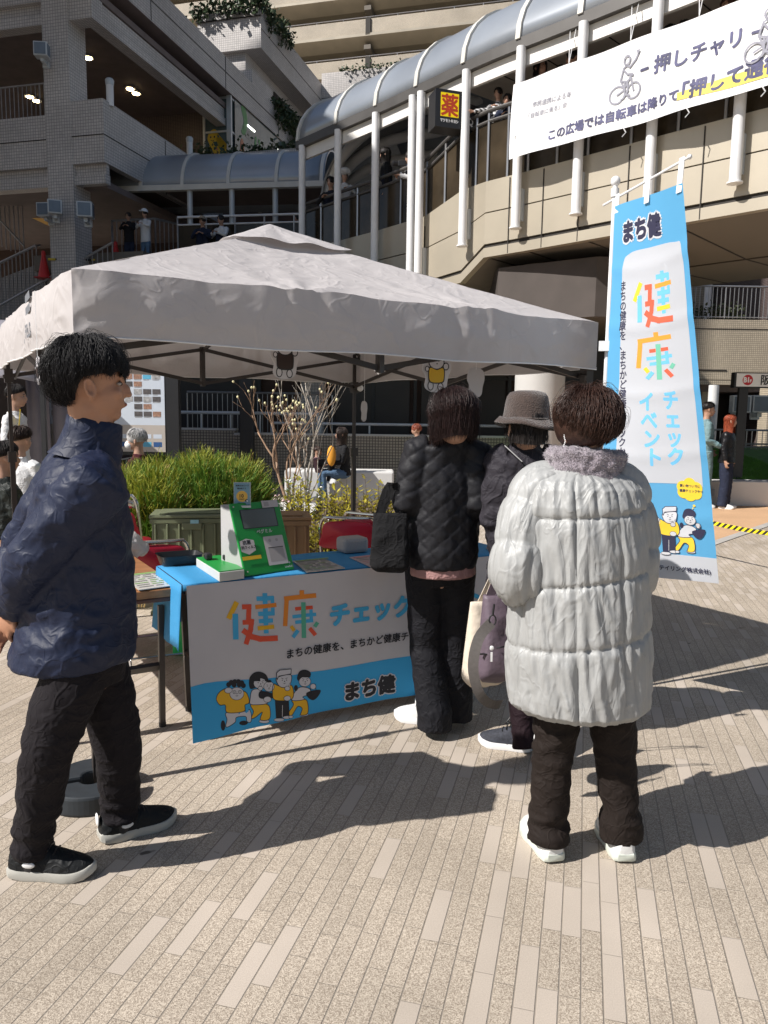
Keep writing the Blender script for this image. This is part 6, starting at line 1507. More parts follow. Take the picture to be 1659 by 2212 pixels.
def hair(parent, C, fr, k, m, N=900, lens=None, vol=.016, swirl=.3, seed=1, width=.0016, cap=True, bob=None, crown=(0, -.035, 1), hb=1.0, messy=.4, seg=9, fringe=None, capk=1.0):
    """cap shell plus many curved strands; lens(beta) = arc in radians from the crown, beta 0 = forehead; bob(beta) = straight drop below"""
    r, f, u = fr; rg = random.Random(seed); rad = Vector((.080 * hb, .100, .092)) * k; O = C + (-f * .010 + u * .026) * k
    cr = (r * crown[0] + f * crown[1] + u * crown[2]).normalized(); cf = (f - cr * f.dot(cr)).normalized(); cs = cf.cross(cr)
    def pt(al, be, ex):
        dv = cr * math.cos(al) + (cf * math.cos(be) + cs * math.sin(be)) * math.sin(al)
        l = Vector((dv.dot(r), dv.dot(f), dv.dot(u))); sc = 1 / math.sqrt((l.x / rad.x) ** 2 + (l.y / rad.y) ** 2 + (l.z / rad.z) ** 2)
        return O + dv * (sc + ex)
    lens = lens or (lambda b: 1.0 + .55 * (1 - math.cos(b)))
    a = MB()
    if cap:
        P_ = []
        for j in range(13):
            row = []
            for i in range(36):
                be = 2 * math.pi * i / 36; al = max(.02, lens(be) * capk * j / 12); al2 = min(al, 1.8 if bob else 2.65); p = pt(al2, be, vol * .55 * k * (1 - .9 * (j / 12) ** 6) * (1 + .25 * noise.noise(Vector((be * 2, al * 3, seed)))))
                if bob and j == 12: p = p - UP * bob(be) * .9 * k
                row.append(p)
            P_.append(row)
        a.grid(P_, loop=True)
    for n in range(N):
        be = rg.uniform(-math.pi, math.pi); La = lens(be); a0 = La * (rg.random() ** .8) * .82; La_ = min(La * rg.uniform(.93, 1.06), a0 + rg.uniform(.55, 1.2)) ; dr = (bob(be) * rg.uniform(.82, 1.08) * k if bob and La_ > La * .85 else 0)
        fly = rg.random() < .05; lift = vol * k * (rg.uniform(1.1, 1.7) if fly else rg.uniform(.35, 1.0)) * (1 - .45 * a0 / max(La, .1)); sw = swirl * rg.uniform(.4, 1.4) + rg.gauss(0, .15) * messy; pts = []
        for j in range(seg + 1):
            t = j / seg; al = a0 + (La_ - a0) * t; b2 = be + sw * (1 - al / 1.7) * 0 + sw * t * .35; e_ = lift * (math.sin(min(1, t * 2.2) * math.pi / 2)) - lift * .45 * t * t + .002 * k
            p = pt(min(al, 1.85 if bob else 2.7), b2, e_) 
            p += Vector((rg.gauss(0, 1), rg.gauss(0, 1), rg.gauss(0, 1))) * (.0011 * messy * k)
            pts.append(p)
        if dr > 0:
            q = pts[-1]; inn = (O - q); inn.z = 0; inn = inn.normalized() if inn.length > 0 else inn; w1, w2 = rg.gauss(0, .004), rg.gauss(0, .004)
            for j in (1, 2, 3, 4): pts.append(q - UP * dr * j / 4 + inn * (dr * .10 * (j / 4) ** 2) + (r * w1 + f * w2) * j * k * .8)
        g_ = len(pts); a.tube(pts, [width * k * (.5 if fly else 1) * (1 - .75 * (i / (g_ - 1)) ** 2) for i in range(g_)], 3, caps=False)
    return a.build('hair', m, parent, smooth='all')
def hairm(n, c, rough=.5): return mat('hair_' + n, c, max(rough, .46), var=.35, scale=60, spec=.35)
def eln(c, r, f, a, b, n=26, p=2.0):
    out = []
    for j in range(n):
        t = 2 * math.pi * j / n; ct, st_ = math.cos(t), math.sin(t); out.append(c + r * (a * math.copysign(abs(ct) ** (2 / p), ct)) + f * (b * math.copysign(abs(st_) ** (2 / p), st_)))
    return out
def wr(amp, f1=(9, 9, 14), f2=30, k2=.35, seed=0.0):
    f1 = Vector(f1); sv = Vector((seed, seed * .7, 0))
    def g(c, n):
        q = Vector((c.x * f1.x, c.y * f1.y, c.z * f1.z)) + sv
        return amp * ((rid(q, 1) - .45) + k2 * (rid(q, 2.3) - .5)) + amp * k2 * .4 * noise.noise(c * f2)
    return g
def fig(label, group=None, *, head, yaw, hpitch=0, hroll=0, hyaw=None, k=1.0, sh=None, el=None, wrp=None, hips=None, kn=None, an=None, toes=None, skinm=None, vox=.012, top=None, pants=None, shoes=None, sole=None, hairf=None, hem=None, chest=None, tw=(1, 1), extra_body=None, sleeve=.052, legr=(.088, .066, .056), wrin=.006, pwr=.005, hand=True, curl=.6, collar=True, torso=None, short=False, pvox=None):
    """joints are world points; sh/el/wrp/hips/kn/an = (right, left)"""
    head = Vector(head); hf = frame_of(yaw if hyaw is None else hyaw, hpitch, hroll); r, f, u = frame_of(yaw)
    nk = (sh[0] + sh[1]) / 2 + UP * .035
    mb = MB(); head_mb(mb, head, hf, k, neck=nk)
    pel = (hips[0] + hips[1]) / 2
    mb.rings([eln(nk.lerp(pel, t), r, f, a_ * k, b_ * k) for t, a_, b_ in ((.0, .06, .055), (.08, .15, .075), (.3, .15, .095), (.65, .125, .085), (1.0, .14, .09), (1.12, .10, .07))])
    for i in (0, 1):
        mb.tube([sh[i], el[i], wrp[i]], [.042 * k, .034 * k, .026 * k], 10)
        if hand:
            d = (wrp[i] - el[i]).normalized(); nn_ = (f * .3 + r * (-1 if i == 0 else 1) * .6 - UP * .2)
            hand_mb(mb, wrp[i], d, nn_, k, curl, 1 if i == 0 else -1)
        mb.tube([hips[i], kn[i], an[i], an[i] + f * .06 - UP * .03], [.072 * k, .050 * k, .036 * k, .03 * k], 10)
    if extra_body: extra_body(mb, hf)
    sm = skinm or skin()
    body = soft(mb, 'person', [sm, eyeW, eyeK, lipM], None, vox, 1, None, extra=face_extra(head, hf, k), top=Vector((pel.x, pel.y, min(an[0].z, an[1].z) - .08)))
    tag(body, label, 'person', group)
    # trousers
    if pants:
        a = MB()
        for i in (0, 1):
            h, kk, an_ = hips[i], kn[i], an[i] + UP * (.0 if not short else 0)
            if short: an_ = kk; kk = h.lerp(kk, .5)
            a.tube([h + UP * .08 * k, h, h.lerp(kk, .5), kk, kk.lerp(an_, .5), an_, an_ - (kk - an_).normalized() * (.04 * k)], [legr[0] * 1.0 * k, legr[0] * 1.02 * k, (legr[0] * .9 + legr[1] * .15) * k, legr[1] * k, (legr[1] * .5 + legr[2] * .5) * k, legr[2] * k, legr[2] * 1.04 * k], 18)
        a.rings([eln(pel + UP * z * k, r, f, a_ * k, b_ * k) for z, a_, b_ in ((-.06, .13, .10), (.0, .165, .118), (.12, .150, .105))])
        soft(a, 'trousers', pants, body, pvox or vox, 2, wr(pwr, (7, 7, 17), 30, .4, head.x * 3))
    if top:
        a = MB()
        if torso: torso(a, nk, pel, r, f)
        else:
            hz = hem if hem is not None else pel.z - .05
            ax_ = pel - nk; tt = (hz - nk.z) / ax_.z if abs(ax_.z) > .01 else 1.1
            a.rings([eln(nk + ax_ * t, r, f, a_ * k * tw[0], b_ * k * tw[1]) for t, a_, b_ in ((-.07, .055, .052), (.0, .080, .07), (.07, .165, .095), (.25, .178, .118), (.55, .168, .118), (.85, .172, .122), (tt, .180, .130))])
        for i in (0, 1): a.tube([sh[i] + (nk - sh[i]) * .25, sh[i], sh[i].lerp(el[i], .5), el[i], el[i].lerp(wrp[i], .6), wrp[i] + (el[i] - wrp[i]).normalized() * .015], [sleeve * 1.05 * k, sleeve * 1.15 * k, sleeve * 1.08 * k, sleeve * k, sleeve * .9 * k, sleeve * .74 * k], 16)
        if collar: a.tube([nk - UP * .01 - f * .0, nk + UP * .045 * k - f * .008], [.078 * k, .066 * k], 18)
        soft(a, 'jacket', top, body, vox, 2, wr(wrin, (9, 9, 13), 34, .4, head.y * 2))
    if shoes:
        for i in (0, 1):
            tdir = (toes[i] if toes else f); hl = Vector((an[i].x, an[i].y, 0)) - tdir * .06 * k; z0 = an[i].z - .085 * k; hl.z = z0
            shoe(body, hl, hl + tdir * .262 * k, 0, shoes, sole or M['white'], .098 * k)
    if hairf: hairf(body, head, hf, k)
    return body, hf, nk, pel
blackh = hairm('black', (.018, .014, .013)); brownh = hairm('brown', (.085, .035, .022), .35)
def std_hair(m, N=260, vol=.018, long=0.0, front=1.25, side=1.62, back=2.35, seed=1, w=.003):
    def g(b, C, fr, k):
        L = lambda be: front + (side - front) * min(1, abs(be) / 1.3) + (back - side) * max(0, (abs(be) - 1.3) / 1.84)
        bo = (lambda be: long * max(0, min(1, (abs(be) - .7) / .5))) if long else None
        hair(b, C, fr, k, m, N, L, vol, .3, seed, w, True, bo, seg=6)
    return g
def mj(n, c, rough=.6, **k): return mat(n, c, rough, **dict(dict(var=.10, scale=6, bump=.10, bscale=45, spec=.22, crease=.35, cscale=7), **k))
# ---------------------------------------------------------------- young man in the navy jacket (front left)
navy = mj('navy_nylon', (.011, .017, .043), .55, spec=.3, bump=.2, bscale=22, crease=.28, cscale=5)
blackp = mj('charcoal_trousers', (.011, .009, .011), .85)
mh = gy(196, 829, 2.40)
shR, shL = gy(212, 1040, 2.27), gy(150, 1020, 2.61)
elb = (gy(78, 1205, 2.26), gy(52, 1200, 2.66)); wri = (gy(24, 1322, 2.36), gy(22, 1330, 2.44))
hipR, hipL = gy(162, 1430, 2.33), gy(214, 1425, 2.50)
kne = (gy(98, 1640, 2.29), gy(256, 1618, 2.53)); hl_ = (gz(30, 1886), gz(218, 1818)); ank = (hl_[0] + (gz(208, 1890) - gz(24, 1886)).normalized() * .068 + UP * .10, hl_[1] + (gz(386, 1768) - gz(216, 1818)).normalized() * .068 + UP * .10)
def man_torso(a, nk, pel, r, f):
    c = lambda x, y: gy(x, y, 2.435)
    a.rings([eln(c(206, 925), r, f, .064, .070), eln(c(201, 950), r, f, .074, .082), eln(c(193, 977), r, f, .095, .098), eln(c(180, 1005), r, f, .160, .110), eln(c(174, 1040), r, f, .195, .130), eln(c(170, 1120), r, f, .195, .150), eln(c(172, 1230), r, f, .180, .160), eln(c(168, 1330), r, f, .185, .168), eln(c(160, 1395), r, f, .210, .192), eln(c(158, 1418), r, f, .206, .190)])
def man_fn(c, n):
    return .6 * man_fn0(c, n) + .010 * max(0, rid(Vector((c.x * 2.2 + c.z * 2.6, c.y * 3, c.z * 3.2 - c.x * 2)), 1.0)) ** 3
def man_fn0(c, n):
    q = Vector((c.x * 6 + c.z * 5, c.y * 6, c.z * 7 - c.x * 4)); q2 = Vector((c.x * 3, c.y * 3, c.z * 17))
    return .017 * (rid(q, 1.15) - .5) + .007 * (rid(q, 2.7) - .5) + .006 * (rid(q2, 1) - .5) + .0022 * noise.noise(c * 45)
yawm = R(25)
mr, mf, mu_ = frame_of(yawm)
mb = MB(); hfm = frame_of(R(24), R(3)); nkm = (shR + shL) / 2 + UP * .035
head_mb(mb, mh, hfm, 1.07, neck=gy(190, 965, 2.42)); mb.tube([gy(207, 880, 2.41), gy(200, 960, 2.42)], [.056, .060], 14)
# closer ear: rim, lobe and inner fold
pelm = (hipR + hipL) / 2
mb.rings([eln(nkm.lerp(pelm, t), mr, mf, a_, b_) for t, a_, b_ in ((.0, .06, .055), (.08, .14, .075), (.3, .15, .09), (.65, .125, .085), (1.0, .14, .09), (1.12, .10, .07))])
sh2 = (shR, shL); hip2 = (hipR, hipL)
for i in (0, 1):
    mb.tube([sh2[i], elb[i], wri[i]], [.042, .036, .030], 10)
    mb.tube([hip2[i], kne[i], ank[i], ank[i] - UP * .05], [.075, .052, .038, .034], 10)
hand_mb(mb, wri[0], Vector((-.38, .30, -.62)), Vector((.3, .85, -.2)), 1.05, .75, 1)
hand_mb(mb, wri[1], Vector((-.30, -.35, -.55)), Vector((.2, -.85, -.2)), 1.05, .75, -1)
man = soft(mb, 'person', [skin('man', (.42, .215, .13)), eyeW, eyeK, lipM], None, .0052, 2, None, extra=face_extra(mh, hfm, 1.07), top=Vector((pelm.x, pelm.y, 0)))
tag(man, 'young man with thick black hair in a navy windbreaker, hands clasped behind his back', 'person')
a = MB()
for i in (0, 1):
    h, kk, an_ = hip2[i], kne[i], ank[i]
    a.tube([h + UP * .04, h - UP * .04, h.lerp(kk, .5), kk, kk.lerp(an_, .5), an_ + UP * .03, an_ - UP * .028], [.080, .098, .092, .078, .071, .064, .064], 20)
a.rings([eln(pelm + UP * z, mr, mf, a_, b_) for z, a_, b_ in ((-.06, .13, .11), (.0, .15, .125), (.08, .14, .12))])
def pf(c, n):
    b = math.exp(-((c.z - .13) / .09) ** 2) + .6 * math.exp(-((c.z - .50) / .10) ** 2) + .25
    return .010 * (rid(Vector((c.x * 5, c.y * 5, c.z * 19)), 1) - .45) * b + .005 * (rid(c, 9) - .5) + .0015 * noise.noise(c * 60)
soft(a, 'trousers', blackp, man, .009, 2, pf)
a = MB(); man_torso(a, nkm, pelm, mr, mf)
for i in (0, 1):
    s_, e_, w2 = sh2[i], elb[i], wri[i]; a.tube([s_ + (nkm - s_) * .3, s_, s_.lerp(e_, .5) + Vector((-.005, 0, .0)), e_, e_.lerp(w2, .5), w2 + (e_ - w2).normalized() * .02], [.080, .092, .086, .080, .066, .047], 20)
jk = soft(a, 'jacket', navy, man, .0085, 2, man_fn)
a = MB(); P_ = []
c = lambda x, y, dd: gy(x, y, dd)
for x_, y_, rx, ry in ((184, 992, .108, .108), (192, 972, .092, .098), (198, 950, .081, .090), (203, 930, .076, .086), (206, 908, .073, .083), (206, 905, .066, .075), (203, 930, .068, .077)):
    c_ = gy(x_, y_, 2.43); P_.append([p + UP * (-.22 * (p - c_).dot(mf)) + mf * (.010 * noise.noise(p * 18)) for p in eln(c_, mr, mf, rx, ry, 36)])
a.rings(P_, caps=False); co = a.build('collar', navy, jk, smooth='all')
for i in (0, 1):
    a = MB(); a.tube([ank[i] + UP * .05, ank[i] - UP * .03, ank[i] - UP * .07], [.046, .044, .046], 14); a.build('sock', M['black'], man, smooth=True)
shm = mj('black_suede', (.012, .013, .014), .6); slm = mat('grey_sole', (.42, .41, .37), .6)
for i, (h0, t0_) in enumerate(((gz(24, 1886), gz(208, 1890)), (gz(214, 1819), gz(386, 1768)))):
    d = (t0_ - h0).normalized(); s_ = shoe(man, h0, h0 + d * .275, 0, shm, slm, .105, laces=M['black'])
    side = d.cross(UP).normalized(); q = h0 + d * .085 + side * .0545 + UP * .062
    a = MB(); a.ell(q, (.021, .004, .011), (d, side, UP), 12, 6); a.build('side_badge', M['white'], s_, smooth='all')
    if i: a = MB(); a.ell(h0 - d * .004 + UP * .085, (.004, .020, .024), (d, side, UP), 12, 6); a.build('heel_tab', M['white'], s_, smooth='all')
def Lm(be):
    b = abs(be); return 1.58 + .12 * math.sin(be * 9) * (b < .9) if b < 1.0 else (1.58 + (b - 1.0) * .12 if b < 1.75 else min(2.42, 1.67 + (b - 1.75) * 1.5))
hair(man, mh, hfm, 1.07, hairm('man', (.012, .011, .012), .5), 5200, Lm, .031, .35, 4, .0012, True, None, hb=1.08, seg=9, messy=1.6)

# ---------------------------------------------------------------- woman in the long silver quilted coat
silver = mat('silver_padded', (.35, .355, .35), .50, metal=.05, var=.05, scale=5, bump=.20, bscale=30, spec=.32, aniso=(1, 1, .45), crease=.26, cscale=6)
dkbrown = mj('dark_brown_trousers', (.016, .011, .009), .8)
SD = 2.50
sk = .94; sr, sf, su = frame_of(R(93))
wh = gy(1266, 928, 2.49); hfs = frame_of(R(112), R(-6))
s_sh = (gy(1338, 1062, 2.52), gy(1168, 1062, 2.49)); s_el = (gy(1362, 1235, 2.52), gy(1118, 1245, 2.43)); s_wr = (gy(1350, 1300, 2.72), gy(1150, 1290, 2.66))
s_hp = (gy(1318, 1480, 2.52), gy(1212, 1480, 2.50)); s_kn = (gy(1330, 1645, 2.51), gy(1192, 1645, 2.49))
heelS = (gz(1352, 1868), gz(1200, 1868)); dS = (Vector((-.02, 1, 0)).normalized(), Vector((-.20, .97, 0)).normalized()); s_an = tuple(heelS[i] + dS[i] * .065 + UP * .09 for i in (0, 1))
woman, _, nkS, pelS = fig('older woman with short brown hair in a long silver quilted coat, back turned', head=wh, yaw=R(93), hyaw=R(112), hpitch=R(-6), k=sk, sh=s_sh, el=s_el, wrp=s_wr, hips=s_hp, kn=s_kn, an=s_an, skinm=skin('s', (.50, .30, .21)), vox=.008, curl=.8)
a = MB()
for i in (0, 1):
    h, kk, an_ = s_hp[i], s_kn[i], s_an[i]; a.tube([h + UP * .1, h, h.lerp(kk, .5), kk, kk.lerp(an_, .55), an_ + UP * .01, an_ - UP * .035], [.085, .088, .078, .068, .065, .068, .072], 20)
a.rings([eln(pelS + UP * z, sr, sf, a_, b_) for z, a_, b_ in ((-.06, .12, .10), (.0, .15, .12), (.12, .14, .11))])
def pf2(c, n): return .008 * (rid(Vector((c.x * 6, c.y * 6, c.z * 18)), 1) - .45) * (.5 + 1.3 * math.exp(-((c.z - .13) / .08) ** 2) + .6 * math.exp(-((c.z - .42) / .1) ** 2)) + .0015 * noise.noise(c * 60)
soft(a, 'trousers', dkbrown, woman, .009, 2, pf2)
white_sh = mat('white_leather', (.72, .72, .70), .5, var=.04, scale=20, bump=.1, bscale=60); gel = mat('pale_gel_sole', (.60, .64, .57), .35, var=.1, scale=30)
for i in (0, 1): shoe(woman, heelS[i], heelS[i] + dS[i] * .25, 0, white_sh, gel, .096, laces=M['white'])
prof = [(1002, .074, .070), (1012, .095, .080), (1024, .140, .095), (1040, .178, .112), (1062, .200, .130), (1100, .212, .150), (1160, .218, .160), (1230, .222, .168), (1300, .226, .175), (1380, .234, .182), (1460, .240, .188), (1520, .240, .190), (1548, .234, .186), (1562, .214, .170), (1556, .18, .14)]
FZ_ = lambda y: gy(1252, y, SD - (.16 if y > 1060 else .08)).z
zs = []
for y, a_, b_ in prof:
    c_ = gy(1250 + (y - 1000) * -.006, y, SD); c_.z = FZ_(y); zs.append((c_.z, c_, a_ * .93, b_))
hsm = [FZ_(y) for y in (1120, 1262, 1398)]; vsm = [-.27, .42, -1.22, 1.30, -2.1, 2.1, 3.14159]
nz, nph = 230, 250; P_ = []
for j in range(nz + 1):
    t = j / nz * (len(zs) - 1); i0 = min(int(t), len(zs) - 2); q = t - i0; q3 = q
    c0_ = zs[i0][1].lerp(zs[i0 + 1][1], q3); aa = zs[i0][2] * (1 - q3) + zs[i0 + 1][2] * q3; bb = zs[i0][3] * (1 - q3) + zs[i0 + 1][3] * q3; row = []
    for i in range(nph):
        ph = 2 * math.pi * i / nph - math.pi; n_ = (sr * math.sin(ph) * 1.0 - sf * math.cos(ph)); p = c0_ + sr * (aa * math.sin(ph)) - sf * (bb * math.cos(ph))
        zz = p.z + .020 * math.sin(ph) * 0
        tilt = -.030 * math.sin(ph * 1.0) if True else 0
        dh = min(abs(zz - h_ + tilt * (1 if k_ else .4)) for k_, h_ in enumerate(hsm)); dh = min(dh, abs(zz - zs[-2][0]) + .01)
        low = 1 if p.z < hsm[0] + .10 else max(0, 1 - (p.z - hsm[0] - .10) / .06)
        dv = min(abs((ph - v + .04 * (zz - 1.0) + math.pi) % (2 * math.pi) - math.pi) for v in (vsm if low > .5 else [.02, 3.14159, -1.5, 1.5])) * .21
        puff = .013 * (1 - math.exp(-dh / .008)) * (1 - math.exp(-dv / .006)) 
        wv = noise.noise(Vector((ph * 7.5, zz * 3.2, 1))) ; wv2 = rid(Vector((ph * 5 + zz * 2.5, zz * 5.5, 5)), 1); wv3 = rid(Vector((ph * 13, zz * 7, 9)), 1)
        near = math.exp(-dh / .075)
        wv4 = rid(Vector((ph * 9 + zz * 5, zz * 9 - ph * 2, 2)), 1)
        wv5 = rid(Vector((ph * 4 + zz * 1.2, zz * 2.2 + ph, 15)), 1) ** 3
        d = puff + .006 * (wv2 - .5) + .006 * wv * (.1 + near) * (1 - math.exp(-dh / .008)) + .006 * (wv3 - .5) * near + .0025 * (wv4 - .5) + .007 * wv5
        if p.z > zs[3][0]: d *= max(.15, 1 - (p.z - zs[3][0]) / .04)
        row.append(p + n_ * d)
    P_.append(row)
a = MB(); a.grid(P_, loop=True, flip=False); coat = a.build('quilted_coat', silver, woman, smooth='all', solid=.004)
for i, (s_, e_, w2) in enumerate(zip(s_sh, s_el, s_wr)):
    sg = 1 if i == 0 else -1; out = sr * sg
    ctl = [s_ - out * .07 + UP * .015, s_ + out * .0, s_.lerp(e_, .5) + out * .018, e_ + out * .0, e_.lerp(w2, .5), w2]; rad = [.075, .090, .092, .088, .078, .060]
    pts = []; rr_ = []; cc = cat([tuple(p) + (r_,) for p, r_ in zip(ctl, rad)], 16)
    pts = [Vector(c_[:3]) for c_ in cc]; rr_ = [c_[3] for c_ in cc]; L_ = [0]
    for p, q in zip(pts, pts[1:]): L_.append(L_[-1] + (q - p).length)
    a0_ = None; P_ = []; nn_ = 60
    for j, p in enumerate(pts):
        tn = (pts[min(j + 1, len(pts) - 1)] - pts[max(j - 1, 0)]).normalized(); a0_ = (a0_ or tn.orthogonal()); a0_ = (a0_ - tn * a0_.dot(tn)).normalized(); b_ = tn.cross(a0_); row = []
        ds = min(abs(L_[j] - s2) for s2 in (.13, .27, .41, .55)); 
        for m_ in range(nn_):
            q = 2 * math.pi * m_ / nn_; d = .010 * (1 - math.exp(-ds / .010)) + .009 * noise.noise(Vector((math.cos(q) * 3, math.sin(q) * 3, L_[j] * 7 + i * 5))) + .012 * (rid(Vector((math.cos(q) * 4, math.sin(q) * 4, L_[j] * 5)), 1.2) - .5)
            row.append(p + (a0_ * math.cos(q) + b_ * math.sin(q)) * (rr_[j] + d - .012))
        P_.append(row)
    a = MB(); a.rings(P_); a.build('sleeve', silver, coat, smooth='all')
# fluffy scarf
a = MB(); sc0 = gy(1264, 1006, 2.50); n = 40
for k in range(3):
    ring = [sc0 + sr * ((.094 + .006 * k) * math.cos(2 * math.pi * i / n)) + sf * ((.084) * math.sin(2 * math.pi * i / n)) + UP * (-.025 + .027 * k + .008 * math.sin(2 * math.pi * i / n + k * 2)) for i in range(n)]; a.tube(ring, .027, 10, close=True)
lil = mat('lilac_fleece', (.27, .235, .265), .95, var=.25, scale=40, sheen=.6, bump=.6, bscale=120)
scarf = soft(a, 'scarf', lil, woman, .006, 1, lambda c, n: .007 * noise.noise(c * 38) + .004 * noise.noise(c * 90))
a = MB(); rg = random.Random(9); me = scarf.data; off_ = _wl[scarf]
for _ in range(6000):
    v = me.vertices[rg.randrange(len(me.vertices))]; p = v.co + off_; d = (v.normal + Vector((rg.gauss(0, .6), rg.gauss(0, .6), rg.gauss(0, .5) - .2))).normalized() * rg.uniform(.005, .011); s_ = d.orthogonal().normalized() * .0009
    a.add([p - s_, p + s_, p + d], [(0, 1, 2)])
a.build('fleece_pile', lil, scarf)
Ls = lambda be: 1.35 + .30 * min(1, abs(be) / 1.3) + .78 * max(0, (abs(be) - 1.55) / 1.6)
hair(woman, wh, hfs, sk * 1.06, hairm('silverwoman', (.040, .018, .012), .30), 4400, Ls, .034, .45, 8, .0013, True, None, hb=1.10, seg=9, messy=1.0)
a = MB(); p0_ = gy(1221, 925, 2.44)
for k in range(26): a.ell(p0_ + Vector((.002 * math.sin(k), 0, -.0052 * k)), (.0024, .0024, .0024), n=6, mrg=4)
a.build('bead_chain', M['white'], woman, smooth='all')
# ---------------------------------------------------------------- woman in the black diamond-quilted jacket
BD = 3.48; blackq = mat('black_quilted', (.012, .012, .015), .6, var=.1, scale=8, bump=.15, bscale=40, spec=.3); blackt = mj('black_wide_trousers', (.010, .010, .013), .75)
bh = gy(980, 906, 3.36); brr, brf, bru = frame_of(R(112)); hfb = frame_of(R(118), R(-22))
b_sh = (gy(1028, 978, 3.44), gy(905, 972, 3.42)); b_el = (gy(1036, 1085, 3.40), gy(878, 1085, 3.40)); b_wr = (gy(1010, 1130, 3.62), gy(896, 1140, 3.60))
b_hp = (gy(985, 1235, 3.52), gy(918, 1235, 3.52)); b_kn = (gy(985, 1385, 3.56), gy(920, 1395, 3.54)); b_an = (gz(984, 1528, .095), gz(938, 1548, .095))
bw, _, nkB, pelB = fig('woman with bobbed reddish-brown hair in a black quilted jacket leaning over the table', head=bh, yaw=R(112), hyaw=R(118), hpitch=R(-22), k=.96, sh=b_sh, el=b_el, wrp=b_wr, hips=b_hp, kn=b_kn, an=b_an, vox=.010)
a = MB()
for i in (0, 1):
    h, kk, an_ = b_hp[i], b_kn[i], b_an[i]; a.tube([h + UP * .1, h, h.lerp(kk, .5), kk, kk.lerp(an_, .5), an_ + UP * .02, an_ - UP * .055], [.088, .092, .086, .078, .078, .082, .086], 20)
a.rings([eln(pelB + UP * z, brr, brf, a_, b_) for z, a_, b_ in ((-.05, .13, .10), (.03, .155, .12), (.16, .15, .11))])
soft(a, 'trousers', blackt, bw, .010, 2, wr(.006, (6, 6, 8), 30, .3, 3))
for i, (h0, dd) in enumerate(((gz(990, 1546), Vector((-.80, .55, 0))), (gz(958, 1566), Vector((-.93, .32, 0))))): shoe(bw, h0, h0 + dd.normalized() * .25, 0, white_sh, M['white'], .10, laces=M['white'])
def bq(c, n):
    q = c - pelB; an_ = math.atan2(q.dot(brr), -q.dot(brf)) * .17; s1 = ((an_ + q.z) / .082) % 1; s2 = ((an_ - q.z) / .082) % 1
    e1, e2 = min(s1, 1 - s1), min(s2, 1 - s2); return .0065 * (1 - math.exp(-min(e1, e2) / .07)) + .006 * (rid(c, 8) - .5) + .003 * (rid(c, 19) - .5) - .004
a = MB(); cb = lambda x, y, dd=3.47: gy(x, y, dd)
a.rings([eln(cb(982, 935, 3.42), brr, brf, .060, .060), eln(cb(978, 952, 3.43), brr, brf, .085, .080), eln(cb(970, 968, 3.44), brr, brf, .145, .100), eln(cb(964, 995), brr, brf, .170, .120), eln(cb(960, 1060), brr, brf, .172, .135), eln(cb(958, 1130), brr, brf, .166, .138), eln(cb(956, 1190), brr, brf, .166, .142), eln(cb(956, 1222), brr, brf, .158, .136)])
for i in (0, 1):
    s_, e_, w2 = b_sh[i], b_el[i], b_wr[i]; a.tube([s_ + (nkB - s_) * .3, s_, s_.lerp(e_, .5), e_, e_.lerp(w2, .5), w2], [.066, .076, .070, .066, .058, .048], 18)
soft(a, 'jacket', blackq, bw, .0085, 2, bq)
a = MB(); a.rings([eln(cb(957, 1205), brr, brf, .150, .126), eln(cb(957, 1243), brr, brf, .158, .134), eln(cb(957, 1240), brr, brf, .14, .12)]); soft(a, 'shirt', mj('dusty_pink', (.35, .20, .19), .85), bw, .010, 1, wr(.004, (14, 14, 3), 30, .2))
a = MB(); a.tube([nkB + UP * .045 + brr * (.072 * math.cos(2 * math.pi * i / 20)) + brf * (.07 * math.sin(2 * math.pi * i / 20)) + UP * .02 for i in range(20)], .014, 8, close=True); a.build('collar', mj('mauve_knit', (.20, .12, .13), .9), bw, smooth='all')
Lb = lambda be: 1.2 + .6 * min(1, abs(be) / 1.2)
hair(bw, bh, hfb, 1.0, hairm('bob', (.022, .010, .009), .42), 3000, Lb, .028, .25, 12, .0014, True, lambda be: .115 * max(.15, min(1, (abs(be) - .6) / .5)), hb=1.12, seg=8, messy=.6)
